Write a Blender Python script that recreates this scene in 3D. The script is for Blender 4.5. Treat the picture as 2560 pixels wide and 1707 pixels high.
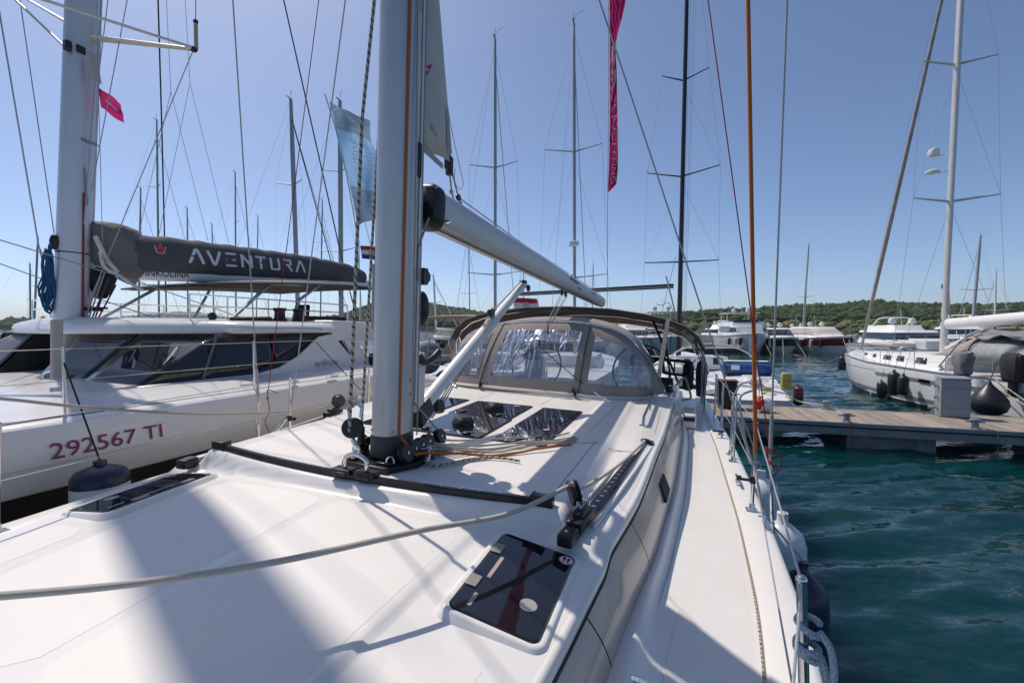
import bpy, bmesh, math, random
import numpy as np
from mathutils import Vector, Matrix
random.seed(7); RNG = np.random.default_rng(7)
for o in list(bpy.data.objects): bpy.data.objects.remove(o)
S = bpy.context.scene
COL = S.collection
R = math.radians

# ------------------------------------------------------------------ camera
CAM_H = 2.70                       # metres above the water
FPX, CX, CY, HOR = 1138.0, 1280.0, 853.5, 820.0   # 16 mm lens, horizon row
PITCH = math.atan((CY - HOR) / FPX)
cam = bpy.data.cameras.new('camera'); camo = bpy.data.objects.new('camera', cam); COL.objects.link(camo)
cam.sensor_width = 36.0; cam.lens = 36.0 * FPX / 2560.0
cam.clip_start = 0.05; cam.clip_end = 9000
camo.location = (0, 0, CAM_H); camo.rotation_euler = (math.pi / 2 - PITCH, 0, 0)
S.camera = camo

# ------------------------------------------------------------------ sky, sun, exposure
SUN_TO = Vector((-0.447, 0.480, 1.0)).normalized()        # from the deck towards the sun
EL = math.asin(SUN_TO.z); AZ = math.atan2(SUN_TO.x, SUN_TO.y)
W = bpy.data.worlds.new('World'); S.world = W; W.use_nodes = True
wn = W.node_tree.nodes; wl = W.node_tree.links
bg = wn['Background']; sky = wn.new('ShaderNodeTexSky'); sky.sky_type = 'NISHITA'; sky.sun_disc = False
sky.sun_elevation = EL; sky.sun_rotation = AZ
sky.altitude = 0; sky.air_density = 0.65; sky.dust_density = 0.9; sky.ozone_density = 3.6
wl.new(sky.outputs[0], bg.inputs[0]); bg.inputs[1].default_value = 0.115
sun = bpy.data.lights.new('sun', 'SUN'); suno = bpy.data.objects.new('sun', sun); COL.objects.link(suno)
sun.energy = 3.25; sun.angle = R(0.55); sun.color = (1.0, 0.90, 0.79)
suno.rotation_euler = SUN_TO.to_track_quat('Z', 'Y').to_euler(); suno.location = (-20, 20, 40)
S.view_settings.view_transform = 'Standard'; S.view_settings.look = 'None'
S.view_settings.exposure = 0.27; S.view_settings.gamma = 1.0
S.render.engine = 'CYCLES'
S.cycles.max_bounces = 8; S.cycles.transparent_max_bounces = 12; S.cycles.caustics_reflective = False; S.cycles.caustics_refractive = False

# ------------------------------------------------------------------ frames: local axes x right, y aft/away, z up
_c, _s = math.cos(PITCH), math.sin(PITCH)
CAMV = Vector((0, 0, CAM_H))
def ray(px, py):
    a = (px - CX) / FPX; b = (CY - py) / FPX
    return Vector((a, _c + b * _s, -_s + b * _c))
class Frame:
    """A boat's own axes; turns a sight line into a point of one of its planes."""
    def __init__(s, origin, yaw=0.0, heel=0.0):
        s.M = Matrix.Translation(Vector(origin)) @ Matrix.Rotation(-R(yaw), 4, 'Z') @ Matrix.Rotation(R(heel), 4, 'Y')
        s.I = s.M.inverted()
    def _p(s, px, py, ax, v):
        c = s.I @ CAMV; d = s.I.to_3x3() @ ray(px, py)
        t = (v - c[ax]) / d[ax]; return c + d * t
    def X(s, px, py, v=0.0): return s._p(px, py, 0, v)
    def Y(s, px, py, v=0.0): return s._p(px, py, 1, v)
    def Z(s, px, py, v=0.0): return s._p(px, py, 2, v)
    def plane(s, px, py, p0, n):
        c = s.I @ CAMV; d = s.I.to_3x3() @ ray(px, py); p0 = Vector(p0); n = Vector(n)
        return c + d * ((p0 - c).dot(n) / d.dot(n))
    def w(s, p): return s.M @ Vector(p)
WORLD = Frame((0, 0, 0))

# ------------------------------------------------------------------ materials
MATS = {}
def newmat(name):
    m = bpy.data.materials.new(name); m.use_nodes = True
    return m, m.node_tree.nodes, m.node_tree.links, m.node_tree.nodes['Principled BSDF']
def mat(name, col, rough=0.5, metal=0.0, var=0.06, vscale=6.0, bump=0.0, bscale=60.0, spec=0.5, coat=0.0, sheen=0.0, bdetail=3.0, rvar=0.12, stain=None):
    """Plain procedural surface: base colour with slow variation, roughness variation, fine relief."""
    if name in MATS: return MATS[name]
    m, n, l, b = newmat(name)
    tc = n.new('ShaderNodeTexCoord'); no = n.new('ShaderNodeTexNoise'); no.inputs['Scale'].default_value = vscale; no.inputs['Detail'].default_value = 5
    l.new(tc.outputs['Object'], no.inputs['Vector'])
    rp = n.new('ShaderNodeValToRGB'); c = col
    rp.color_ramp.elements[0].color = (c[0] * (1 - var), c[1] * (1 - var), c[2] * (1 - var), 1)
    rp.color_ramp.elements[1].color = (min(1, c[0] * (1 + var)), min(1, c[1] * (1 + var)), min(1, c[2] * (1 + var)), 1)
    rp.color_ramp.elements[0].position = 0.3; rp.color_ramp.elements[1].position = 0.7
    l.new(no.outputs['Fac'], rp.inputs['Fac'])
    out = rp.outputs['Color']
    if stain:
        n2 = n.new('ShaderNodeTexNoise'); n2.inputs['Scale'].default_value = stain[1]; n2.inputs['Detail'].default_value = 8; n2.inputs['Roughness'].default_value = 0.7
        l.new(tc.outputs['Object'], n2.inputs['Vector'])
        r2 = n.new('ShaderNodeValToRGB'); r2.color_ramp.elements[0].position = stain[2]; r2.color_ramp.elements[1].position = min(1, stain[2] + 0.18)
        l.new(n2.outputs['Fac'], r2.inputs['Fac'])
        mx = n.new('ShaderNodeMix'); mx.data_type = 'RGBA'; mx.inputs[7].default_value = (*stain[0], 1)
        sc = n.new('ShaderNodeMath'); sc.operation = 'MULTIPLY'; sc.inputs[1].default_value = stain[3]; l.new(r2.outputs[0], sc.inputs[0])
        l.new(sc.outputs[0], mx.inputs[0]); l.new(out, mx.inputs[6]); out = mx.outputs[2]
    l.new(out, b.inputs['Base Color'])
    mr = n.new('ShaderNodeMapRange'); mr.inputs[3].default_value = max(0.02, rough * (1 - rvar)); mr.inputs[4].default_value = min(1, rough * (1 + rvar))
    l.new(no.outputs['Fac'], mr.inputs[0]); l.new(mr.outputs[0], b.inputs['Roughness'])
    b.inputs['Metallic'].default_value = metal; b.inputs['Specular IOR Level'].default_value = spec
    b.inputs['Coat Weight'].default_value = coat; b.inputs['Coat Roughness'].default_value = 0.05
    if bump:
        nb = n.new('ShaderNodeTexNoise'); nb.inputs['Scale'].default_value = bscale; nb.inputs['Detail'].default_value = bdetail
        l.new(tc.outputs['Object'], nb.inputs['Vector'])
        bu = n.new('ShaderNodeBump'); bu.inputs['Strength'].default_value = min(1, bump); bu.inputs['Distance'].default_value = 0.01
        l.new(nb.outputs['Fac'], bu.inputs['Height']); l.new(bu.outputs[0], b.inputs['Normal'])
    MATS[name] = m; return m
def ropemat(name, col, fleck=None, scale=1.0, ffrac=0.62, stripe=None):
    """Braided rope: diagonal braid relief along the UV, coloured flecks."""
    if name in MATS: return MATS[name]
    m, n, l, b = newmat(name)
    uv = n.new('ShaderNodeUVMap'); mp = n.new('ShaderNodeMapping'); mp.inputs['Scale'].default_value = (1, 1, 1)
    l.new(uv.outputs[0], mp.inputs[0])
    w = n.new('ShaderNodeTexWave'); w.wave_type = 'BANDS'; w.bands_direction = 'DIAGONAL'; w.inputs['Scale'].default_value = 1.6 * scale; w.inputs['Distortion'].default_value = 1.0
    l.new(mp.outputs[0], w.inputs['Vector'])
    bu = n.new('ShaderNodeBump'); bu.inputs['Strength'].default_value = 0.6; bu.inputs['Distance'].default_value = 0.004
    l.new(w.outputs['Fac'], bu.inputs['Height']); l.new(bu.outputs[0], b.inputs['Normal'])
    mx0 = n.new('ShaderNodeMix'); mx0.data_type = 'RGBA'
    mx0.inputs[6].default_value = (col[0] * .72, col[1] * .72, col[2] * .7, 1); mx0.inputs[7].default_value = (*col, 1)
    l.new(w.outputs['Fac'], mx0.inputs[0]); out = mx0.outputs[2]
    if fleck:
        v = n.new('ShaderNodeTexNoise'); v.inputs['Scale'].default_value = 2.3 * scale; v.inputs['Detail'].default_value = 2
        if stripe:
            v = n.new('ShaderNodeTexWave'); v.wave_type = 'BANDS'; v.bands_direction = 'DIAGONAL'; v.inputs['Scale'].default_value = stripe; v.inputs['Distortion'].default_value = 3.0
        l.new(mp.outputs[0], v.inputs['Vector'])
        rp = n.new('ShaderNodeValToRGB'); rp.color_ramp.elements[0].position = ffrac; rp.color_ramp.elements[1].position = ffrac + .03
        l.new(v.outputs['Fac'], rp.inputs[0])
        mx = n.new('ShaderNodeMix'); mx.data_type = 'RGBA'; mx.inputs[7].default_value = (*fleck, 1)
        l.new(rp.outputs[0], mx.inputs[0]); l.new(out, mx.inputs[6]); out = mx.outputs[2]
    l.new(out, b.inputs['Base Color']); b.inputs['Roughness'].default_value = 0.85
    MATS[name] = m; return m

# ------------------------------------------------------------------ mesh building
LIFT = {}      # things whose own axes start above their base
class MB:
    def __init__(s): s.v = []; s.f = []; s.uv = {}
    def add(s, vs, fs):
        o = len(s.v); s.v += [tuple(p) for p in vs]; s.f += [tuple(i + o for i in f) for f in fs]; return s
    def box(s, c, size, rot=None):
        hx, hy, hz = size[0] / 2, size[1] / 2, size[2] / 2
        vs = [Vector((x, y, z)) for z in (-hz, hz) for y in (-hy, hy) for x in (-hx, hx)]
        if rot is not None: vs = [rot @ p for p in vs]
        c = Vector(c); return s.add([p + c for p in vs], [(0, 2, 3, 1), (4, 5, 7, 6), (0, 1, 5, 4), (2, 6, 7, 3), (0, 4, 6, 2), (1, 3, 7, 5)])
    def bar(s, a, b, w, h, up=(0, 0, 1)):
        a = Vector(a); b = Vector(b); d = b - a; L = d.length
        if L < 1e-6: return s
        d.normalize(); u = Vector(up); sd = d.cross(u)
        if sd.length < 1e-4: sd = d.cross(Vector((1, 0, 0)))
        sd.normalize(); u = sd.cross(d).normalized()
        M = Matrix((sd, d, u)).transposed()
        return s.box((a + b) / 2, (w, L, h), M)
    def tube(s, pts, r, seg=8, cap=True, closed=False):
        P = [Vector(p) for p in pts]; n = len(P)
        rr = r if hasattr(r, '__len__') else [r] * n
        T = []
        for i in range(n):
            if closed: t = P[(i + 1) % n] - P[i - 1]
            else: t = P[min(i + 1, n - 1)] - P[max(i - 1, 0)]
            if t.length < 1e-9: t = Vector((0, 0, 1))
            T.append(t.normalized())
        ref = Vector((0, 0, 1)) if abs(T[0].z) < 0.9 else Vector((1, 0, 0))
        N = (ref - T[0] * ref.dot(T[0])).normalized()
        vs = []; o = len(s.v); L = 0.0; uvs = []
        for i in range(n):
            if i:
                N = N - T[i] * N.dot(T[i])
                if N.length < 1e-6: N = T[i].orthogonal()
                N.normalize(); L += (P[i] - P[i - 1]).length
            B = T[i].cross(N)
            for k in range(seg):
                a = 2 * math.pi * k / seg
                vs.append(P[i] + (N * math.cos(a) + B * math.sin(a)) * rr[i]); uvs.append((k / seg * 4.0, L / (2 * math.pi * max(rr[i], 1e-4)) * 4.0))
        fs = []
        m = n if closed else n - 1
        for i in range(m):
            j = (i + 1) % n
            for k in range(seg):
                k2 = (k + 1) % seg
                fs.append((i * seg + k, i * seg + k2, j * seg + k2, j * seg + k))
                f = fs[-1]; u0 = k / seg * 4; u1 = (k + 1) / seg * 4; v0 = uvs[i * seg][1]; v1 = uvs[j * seg][1] if j else v0 + 1
                s.uv[tuple(q + o for q in f)] = ((u0, v0), (u1, v0), (u1, v1), (u0, v1))
        if cap and not closed:
            fs.append(tuple(reversed(range(seg)))); fs.append(tuple(range((n - 1) * seg, n * seg)))
        return s.add(vs, fs)
    def cyl(s, a, b, r, seg=14): return s.tube([a, b], r, seg)
    def lathe(s, prof, c=(0, 0, 0), seg=20, M=None, sx=1.0, sy=1.0):
        """prof: list of (radius, height) turned round z."""
        c = Vector(c); vs = []; n = len(prof)
        for r, h in prof:
            for k in range(seg):
                a = 2 * math.pi * k / seg; p = Vector((r * math.cos(a) * sx, r * math.sin(a) * sy, h))
                if M is not None: p = M @ p
                vs.append(p + c)
        fs = [(i * seg + k, i * seg + (k + 1) % seg, (i + 1) * seg + (k + 1) % seg, (i + 1) * seg + k) for i in range(n - 1) for k in range(seg)]
        fs.append(tuple(reversed(range(seg)))); fs.append(tuple(range((n - 1) * seg, n * seg)))
        return s.add(vs, fs)
    def ell(s, c, r, seg=14, rings=8, M=None):
        pr = [(max(1e-3, math.sin(math.pi * i / rings)), -math.cos(math.pi * i / rings)) for i in range(rings + 1)]
        c = Vector(c); vs = []
        for a_, h in pr:
            for k in range(seg):
                a = 2 * math.pi * k / seg; p = Vector((a_ * math.cos(a) * r[0], a_ * math.sin(a) * r[1], h * r[2]))
                vs.append((M @ p if M is not None else p) + c)
        fs = [(i * seg + k, i * seg + (k + 1) % seg, (i + 1) * seg + (k + 1) % seg, (i + 1) * seg + k) for i in range(rings) for k in range(seg)]
        return s.add(vs, fs)
    def prism(s, poly, d):
        """poly: 3D loop, d: extrusion vector."""
        P = [Vector(p) for p in poly]; d = Vector(d); n = len(P)
        fs = [tuple(reversed(range(n))), tuple(range(n, 2 * n))] + [(i, (i + 1) % n, n + (i + 1) % n, n + i) for i in range(n)]
        return s.add(P + [p + d for p in P], fs)
    def loft(s, secs, cap=True, closed=True):
        n = len(secs[0]); vs = [p for q in secs for p in q]; fs = []
        for i in range(len(secs) - 1):
            for k in range(n if closed else n - 1):
                k2 = (k + 1) % n; fs.append((i * n + k, i * n + k2, (i + 1) * n + k2, (i + 1) * n + k))
        if cap and closed: fs.append(tuple(reversed(range(n)))); fs.append(tuple(range((len(secs) - 1) * n, len(secs) * n)))
        return s.add(vs, fs)
    def grid(s, fn, us, vs_):
        a = [[fn(u, v) for v in vs_] for u in us]; m = len(vs_)
        return s.add([p for r in a for p in r], [(i * m + j, i * m + j + 1, (i + 1) * m + j + 1, (i + 1) * m + j) for i in range(len(us) - 1) for j in range(m - 1)])
    def build(s, name, m, parent=None, smooth=True, bevel=0, thick=0, auto=40, seg=2, sub=0):
        me = bpy.data.meshes.new(name); me.from_pydata([tuple(p) for p in s.v], [], s.f); me.update()
        bm = bmesh.new(); bm.from_mesh(me); bmesh.ops.recalc_face_normals(bm, faces=bm.faces) if not s.uv else None
        bm.to_mesh(me); bm.free()
        if s.uv:
            ul = me.uv_layers.new(name='UVMap')
            for p in me.polygons:
                q = s.uv.get(tuple(p.vertices))
                if q:
                    for li, u in zip(p.loop_indices, q): ul.data[li].uv = u
        if smooth:
            me.polygons.foreach_set('use_smooth', [True] * len(me.polygons))
            if auto < 180: me.set_sharp_from_angle(angle=R(auto))
        for mm in (m if isinstance(m, (list, tuple)) else [m]): me.materials.append(mm)
        o = bpy.data.objects.new(name, me); COL.objects.link(o)
        if parent:
            o.parent = parent
            if 'lift' in LIFT.get(parent.name, {}): o.matrix_parent_inverse = Matrix.Translation((0, 0, LIFT[parent.name]['lift']))
        if thick:
            md = o.modifiers.new('solid', 'SOLIDIFY'); md.thickness = thick; md.offset = 0
        if bevel:
            md = o.modifiers.new('bevel', 'BEVEL'); md.width = bevel; md.segments = seg; md.limit_method = 'ANGLE'; md.angle_limit = R(35); md.harden_normals = False
        if sub:
            md = o.modifiers.new('sub', 'SUBSURF'); md.levels = sub; md.render_levels = sub
        return o
def tag(o, label=None, cat=None, group=None, kind=None):
    if label: o['label'] = label
    if cat: o['category'] = cat
    if group: o['group'] = group
    if kind: o['kind'] = kind
    return o
def empty(name, M, label=None, cat=None, group=None):
    o = bpy.data.objects.new(name, None); COL.objects.link(o); o.empty_display_size = 0.3
    o.matrix_world = M if isinstance(M, Matrix) else Matrix.Translation(Vector(M))
    return tag(o, label, cat, group)
def copy_tree(o, parent=None):
    c = o.copy(); COL.objects.link(c)
    if parent: c.parent = parent
    for ch in [x for x in o.children]: copy_tree(ch, c)
    return c
def lerp(a, b, t): return a + (b - a) * t
def interp(x, xs, ys): return float(np.interp(x, xs, ys))
def spline(pts, n=8):
    """Catmull-Rom through pts."""
    P = [Vector(p) for p in pts]; P = [P[0] * 2 - P[1]] + P + [P[-1] * 2 - P[-2]]; out = []
    for i in range(1, len(P) - 2):
        for k in range(n):
            t = k / n; a, b, c, d = P[i - 1], P[i], P[i + 1], P[i + 2]
            out.append(0.5 * ((2 * b) + (c - a) * t + (2 * a - 5 * b + 4 * c - d) * t * t + (3 * b - a - 3 * c + d) * t ** 3))
    out.append(P[-2]); return out
def sag(a, b, d, n=14):
    a = Vector(a); b = Vector(b)
    return [a.lerp(b, i / n) - Vector((0, 0, 4 * d * (i / n) * (1 - i / n))) for i in range(n + 1)]
def text_faces(txt, size=1.0, bold=0.0, ext=0.0, align='LEFT'):
    """Built-in lettering as flat mesh data in the xy plane."""
    cu = bpy.data.curves.new('lettering', 'FONT'); cu.body = txt; cu.size = size; cu.offset = bold; cu.extrude = ext; cu.align_x = align; cu.resolution_u = 3
    o = bpy.data.objects.new('lettering', cu); COL.objects.link(o)
    dg = bpy.context.evaluated_depsgraph_get(); me = o.evaluated_get(dg).to_mesh()
    vs = [tuple(v.co) for v in me.vertices]; fs = [tuple(p.vertices) for p in me.polygons]
    o.evaluated_get(dg).to_mesh_clear(); bpy.data.objects.remove(o); bpy.data.curves.remove(cu)
    return vs, fs
def strokes(mb, lines, w, fn):
    """Flat bar strokes for drawn letters; fn maps (x, y) to a point."""
    for (x0, y0, x1, y1) in lines:
        d = Vector((x1 - x0, y1 - y0)); L = d.length; d /= L; n = Vector((-d.y, d.x)) * w / 2; k = max(1, int(L / 0.12))
        for i in range(k):
            a = Vector((x0, y0)) + d * L * i / k; b = Vector((x0, y0)) + d * L * (i + 1) / k
            mb.add([fn(*(a - n)), fn(*(b - n)), fn(*(b + n)), fn(*(a + n))], [(0, 1, 2, 3)])

# ================================================================== water
def water_material():
    m, n, l, b = newmat('sea_water')
    tc = n.new('ShaderNodeTexCoord')
    b.inputs['Base Color'].default_value = (0.0012, 0.040, 0.044, 1); b.inputs['Roughness'].default_value = 0.04
    b.inputs['IOR'].default_value = 1.333; b.inputs['Specular IOR Level'].default_value = 0.5
    # body colour: slow drift between greener and bluer water
    nc = n.new('ShaderNodeTexNoise'); nc.inputs['Scale'].default_value = 0.05; nc.inputs['Detail'].default_value = 3
    l.new(tc.outputs['Object'], nc.inputs['Vector'])
    rc = n.new('ShaderNodeValToRGB'); rc.color_ramp.elements[0].color = (0.0008, 0.026, 0.029, 1); rc.color_ramp.elements[1].color = (0.0012, 0.038, 0.046, 1)
    rc.color_ramp.elements[0].position = .35; rc.color_ramp.elements[1].position = .65
    l.new(nc.outputs['Fac'], rc.inputs[0]); l.new(rc.outputs[0], b.inputs['Base Color'])
    b.inputs['Subsurface Weight'].default_value = 1.0; b.inputs['Subsurface Radius'].default_value = (0.6, 1.6, 1.8); b.inputs['Subsurface Scale'].default_value = 1.2; b.subsurface_method = 'BURLEY'
    mp = n.new('ShaderNodeMapping'); mp.inputs['Rotation'].default_value = (0, 0, R(12)); mp.inputs['Scale'].default_value = (0.38, 1.0, 1.0)
    l.new(tc.outputs['Object'], mp.inputs[0])
    # wavelet slopes: noise vectors tilt the normal, so ripples keep their slope at any distance
    g = n.new('ShaderNodeNewGeometry'); acc = g.outputs['Normal']
    for sc, st, det in ((0.55, .09, 3.0), (1.8, .18, 3.0), (6.5, .22, 3.0), (24.0, .12, 2.0)):
        t = n.new('ShaderNodeTexNoise'); t.inputs['Scale'].default_value = sc; t.inputs['Detail'].default_value = det; t.inputs['Roughness'].default_value = .5; t.inputs['Distortion'].default_value = .4
        l.new(mp.outputs[0], t.inputs['Vector'])
        q = n.new('ShaderNodeVectorMath'); q.operation = 'MULTIPLY_ADD'
        q.inputs[1].default_value = (st * 1.1, st * 2.2, 0); q.inputs[2].default_value = (-st * .55, -st * 1.1, 0)
        l.new(t.outputs['Color'], q.inputs[0])
        ad = n.new('ShaderNodeVectorMath'); ad.operation = 'ADD'; l.new(acc, ad.inputs[0]); l.new(q.outputs[0], ad.inputs[1]); acc = ad.outputs[0]
    nm = n.new('ShaderNodeVectorMath'); nm.operation = 'NORMALIZE'; l.new(acc, nm.inputs[0]); l.new(nm.outputs[0], b.inputs['Normal'])
    return m
def make_water():
    def axis(lo, a, b, hi, d, g=1.16):
        mid = list(np.arange(a, b, d)); up = []; x, s_ = b, d
        while x < hi: up.append(x); s_ *= g; x += s_
        up.append(hi); dn = []; x, s_ = a - d, d
        while x > lo: dn.append(x); s_ *= g; x -= s_
        dn.append(lo); return np.array(dn[::-1] + mid + up)
    xs = axis(-4000, -4, 22, 4000, 0.11); ys = axis(-300, 2.0, 26, 6000, 0.11)
    Xg, Yg = np.meshgrid(xs, ys, indexing='ij'); Zg = np.zeros_like(Xg)
    rr = np.hypot(Xg - 6, Yg - 6); fade = np.clip(1.25 - rr / 40.0, 0, 1)
    for k in range(34):
        lam = float(RNG.uniform(0.30, 1.25)); ang = R(float(RNG.normal(99, 13))); ph = float(RNG.uniform(0, 6.28)); amp = 0.0078 * lam ** 0.9
        Zg += amp * np.sin((Xg * math.cos(ang) + Yg * math.sin(ang)) * 2 * math.pi / lam + ph + 0.9 * np.sin(Xg * .35 + Yg * .21 + k))
    Zg *= fade
    nx, ny = Xg.shape
    v = np.stack([Xg, Yg, Zg], -1).reshape(-1, 3)
    i, j = np.meshgrid(np.arange(nx - 1), np.arange(ny - 1), indexing='ij'); a = (i * ny + j).ravel()
    f = np.stack([a, a + ny, a + ny + 1, a + 1], -1)
    me = bpy.data.meshes.new('water'); me.vertices.add(len(v)); me.vertices.foreach_set('co', v.ravel())
    me.loops.add(f.size); me.loops.foreach_set('vertex_index', f.ravel().astype(np.int32)); me.polygons.add(len(f))
    me.polygons.foreach_set('loop_start', np.arange(0, f.size, 4, dtype=np.int32))
    me.update(); me.validate(); me.polygons.foreach_set('use_smooth', [True] * len(f))
    me.materials.append(water_material())
    o = bpy.data.objects.new('water', me); COL.objects.link(o); tag(o, 'teal rippled harbour water', kind='structure')
make_water()

# ================================================================== hills and the wood on them
GROUND = mat('hill_ground', (0.13, 0.125, 0.065), 0.95, var=.35, vscale=.05, bump=.5, bscale=.6)
SHORE = mat('shore_rock', (0.17, 0.15, 0.11), 0.9, var=.25, vscale=.4, bump=.6, bscale=1.5)
def foliage_mat(name, c1, c2, c3):
    m, n, l, b = newmat(name)
    g = n.new('ShaderNodeNewGeometry'); t = n.new('ShaderNodeTexNoise'); t.inputs['Scale'].default_value = .16; t.inputs['Detail'].default_value = 4
    l.new(g.outputs['Position'], t.inputs['Vector'])
    r = n.new('ShaderNodeValToRGB'); r.color_ramp.elements[0].position = .33; r.color_ramp.elements[1].position = .68
    r.color_ramp.elements[0].color = (*c1, 1); r.color_ramp.elements[1].color = (*c3, 1); e = r.color_ramp.elements.new(.5); e.color = (*c2, 1)
    l.new(t.outputs['Fac'], r.inputs[0]); l.new(r.outputs[0], b.inputs['Base Color']); b.inputs['Roughness'].default_value = .85
    b.inputs['Specular IOR Level'].default_value = .2
    t2 = n.new('ShaderNodeTexNoise'); t2.inputs['Scale'].default_value = 2.2; t2.inputs['Detail'].default_value = 5; l.new(g.outputs['Position'], t2.inputs['Vector'])
    bu = n.new('ShaderNodeBump'); bu.inputs['Strength'].default_value = .9; bu.inputs['Distance'].default_value = .6; l.new(t2.outputs['Fac'], bu.inputs['Height']); l.new(bu.outputs[0], b.inputs['Normal'])
    return m
PINE = foliage_mat('wood_foliage', (0.022, 0.040, 0.014), (0.040, 0.066, 0.022), (0.075, 0.105, 0.036))
SCRUB = foliage_mat('scrub_foliage', (0.07, 0.095, 0.03), (0.13, 0.15, 0.055), (0.20, 0.20, 0.09))
class Hill:
    """Rises from a shore line to a crest whose skyline is read in the photograph."""
    def __init__(s, sky, y0, y1, yb, base=0.6, rough=0.05):
        s.px = [p[0] for p in sky]; s.h = [CAM_H + (HOR - p[1]) / FPX * y1 for p in sky]; s.y0, s.y1, s.yb, s.base, s.rough = y0, y1, yb, base, rough
    def z(s, x, y):
        px = CX + FPX * x / max(y, 1); top = interp(px, s.px, s.h)
        t = (y - s.y0) / (s.y1 - s.y0)
        if t <= 1: k = max(0, t) ** .75
        else: k = max(0, 1 - ((y - s.y1) / (s.yb - s.y1)) ** 2)
        n = math.sin(x * .045 + y * .03) * math.cos(y * .05 - x * .021) + .5 * math.sin(x * .13 + 2) * math.sin(y * .11)
        return s.base * min(1, max(0, t * 20)) + (top - s.base) * k * (1 + s.rough * n * (1 if t < .85 else .2)) - (2 if t < 0 else 0)
    def mesh(s, name, pxs, ny=34):
        mb = MB(); ys = [s.y0 - 6] + [lerp(s.y0, s.yb, (i / ny) ** 1.25) for i in range(ny + 1)]
        xs_ = [(p - CX) / FPX for p in pxs]
        mb.grid(lambda a, y: (a * y, y, s.z(a * y, y)), xs_, ys)
        o = mb.build(name, GROUND, smooth=True, auto=180); tag(o, kind='structure'); return o
def crowns(name, hill, n, pxr, yr, rad, m, label, cat='trees', flat=.8, sub=1, ybias=1.0):
    bm = bmesh.new(); bmesh.ops.create_icosphere(bm, subdivisions=sub, radius=1); base = np.array([v.co[:] for v in bm.verts]); fb = np.array([[v.index for v in f.verts] for f in bm.faces]); bm.free()
    nv, nf = len(base), len(fb); V = np.zeros((n * nv, 3)); Fa = np.zeros((n * nf, 3), np.int32)
    for i in range(n):
        y = lerp(yr[0], yr[1], RNG.random() ** ybias); px = RNG.uniform(*pxr); x = (px - CX) / FPX * y
        r = rad[0] + (rad[1] - rad[0]) * RNG.random() ** 1.6; z = hill.z(x, y)
        d = 1 + RNG.uniform(-.33, .33, nv)[:, None]
        V[i * nv:(i + 1) * nv] = base * d * np.array([r, r, r * flat * RNG.uniform(.8, 1.35)]) + np.array([x, y, z + r * flat * .55])
        Fa[i * nf:(i + 1) * nf] = fb + i * nv
    me = bpy.data.meshes.new(name); me.from_pydata(V, [], Fa.tolist()); me.materials.append(m)
    o = bpy.data.objects.new(name, me); COL.objects.link(o); tag(o, label, cat, kind='stuff'); return o
hr = Hill([(1200, 806), (1500, 803), (1650, 797), (1720, 789), (1800, 783), (1900, 779), (2000, 771), (2080, 770), (2150, 763), (2200, 762), (2290, 766), (2400, 770), (2480, 769), (2560, 765), (2900, 757), (3600, 770)], 152, 330, 460, 1.2)
hr.mesh('hill', range(1150, 3400, 30))
crowns('hillside_wood', hr, 8000, (1180, 3300), (176, 350), (1.2, 2.9), PINE, 'dark green pine wood covering the hill behind the harbour')
crowns('shore_scrub', hr, 1700, (1180, 3300), (151.5, 186), (.7, 2.0), SCRUB, 'pale yellow green scrub along the far shore', 'bushes', .6)
def shore_strip():
    mb = MB(); xs_ = [(p - CX) / FPX for p in range(1150, 3400, 14)]
    prof = [(150.0, -.3), (150.4, .12), (151.4, .3), (155, 1.3)]
    mb.grid(lambda a, k: (a * prof[int(k)][0] + 0, prof[int(k)][0] + 1.2 * math.sin(a * 190) + .6 * math.sin(a * 530), prof[int(k)][1] * (1 + .3 * math.sin(a * 300))), xs_, range(4))
    tag(mb.build('shore', SHORE, auto=180), kind='structure')
shore_strip()
hm = Hill([(780, 806), (860, 792), (930, 768), (960, 764), (1040, 763), (1100, 770), (1180, 784), (1260, 793), (1400, 800), (1500, 806)], 330, 640, 860, 1.5)
hm.mesh('hill', range(760, 1520, 20))
crowns('hillside_wood', hm, 4200, (770, 1500), (340, 680), (2.2, 4.6), PINE, 'grey green scrubby wood on the hill behind the silver mast', sub=1)
hl = Hill([(-500, 803), (-300, 800), (0, 806), (60, 804), (140, 806), (230, 801), (330, 794), (400, 786), (450, 782), (500, 785), (570, 797), (640, 803), (700, 799), (760, 795), (830, 800), (900, 806), (1000, 812)], 1500, 2300, 3000, 4, .03)
hl.mesh('far_hill', range(-500, 1020, 16))
crowns('far_hillside_wood', hl, 3000, (-480, 1000), (1520, 2350), (7, 15), PINE, 'distant wooded hill beyond the catamaran roof', sub=1, flat=.5)
hl2 = Hill([(-600, 800), (-200, 803), (0, 806), (90, 803), (160, 806), (240, 812)], 420, 520, 620, 1.5)
hl2.mesh('headland', range(-600, 250, 16), 12)
crowns('headland_trees', hl2, 900, (-580, 230), (425, 540), (2.0, 4.2), PINE, 'low line of trees on the headland at the far left', sub=1)

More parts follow.
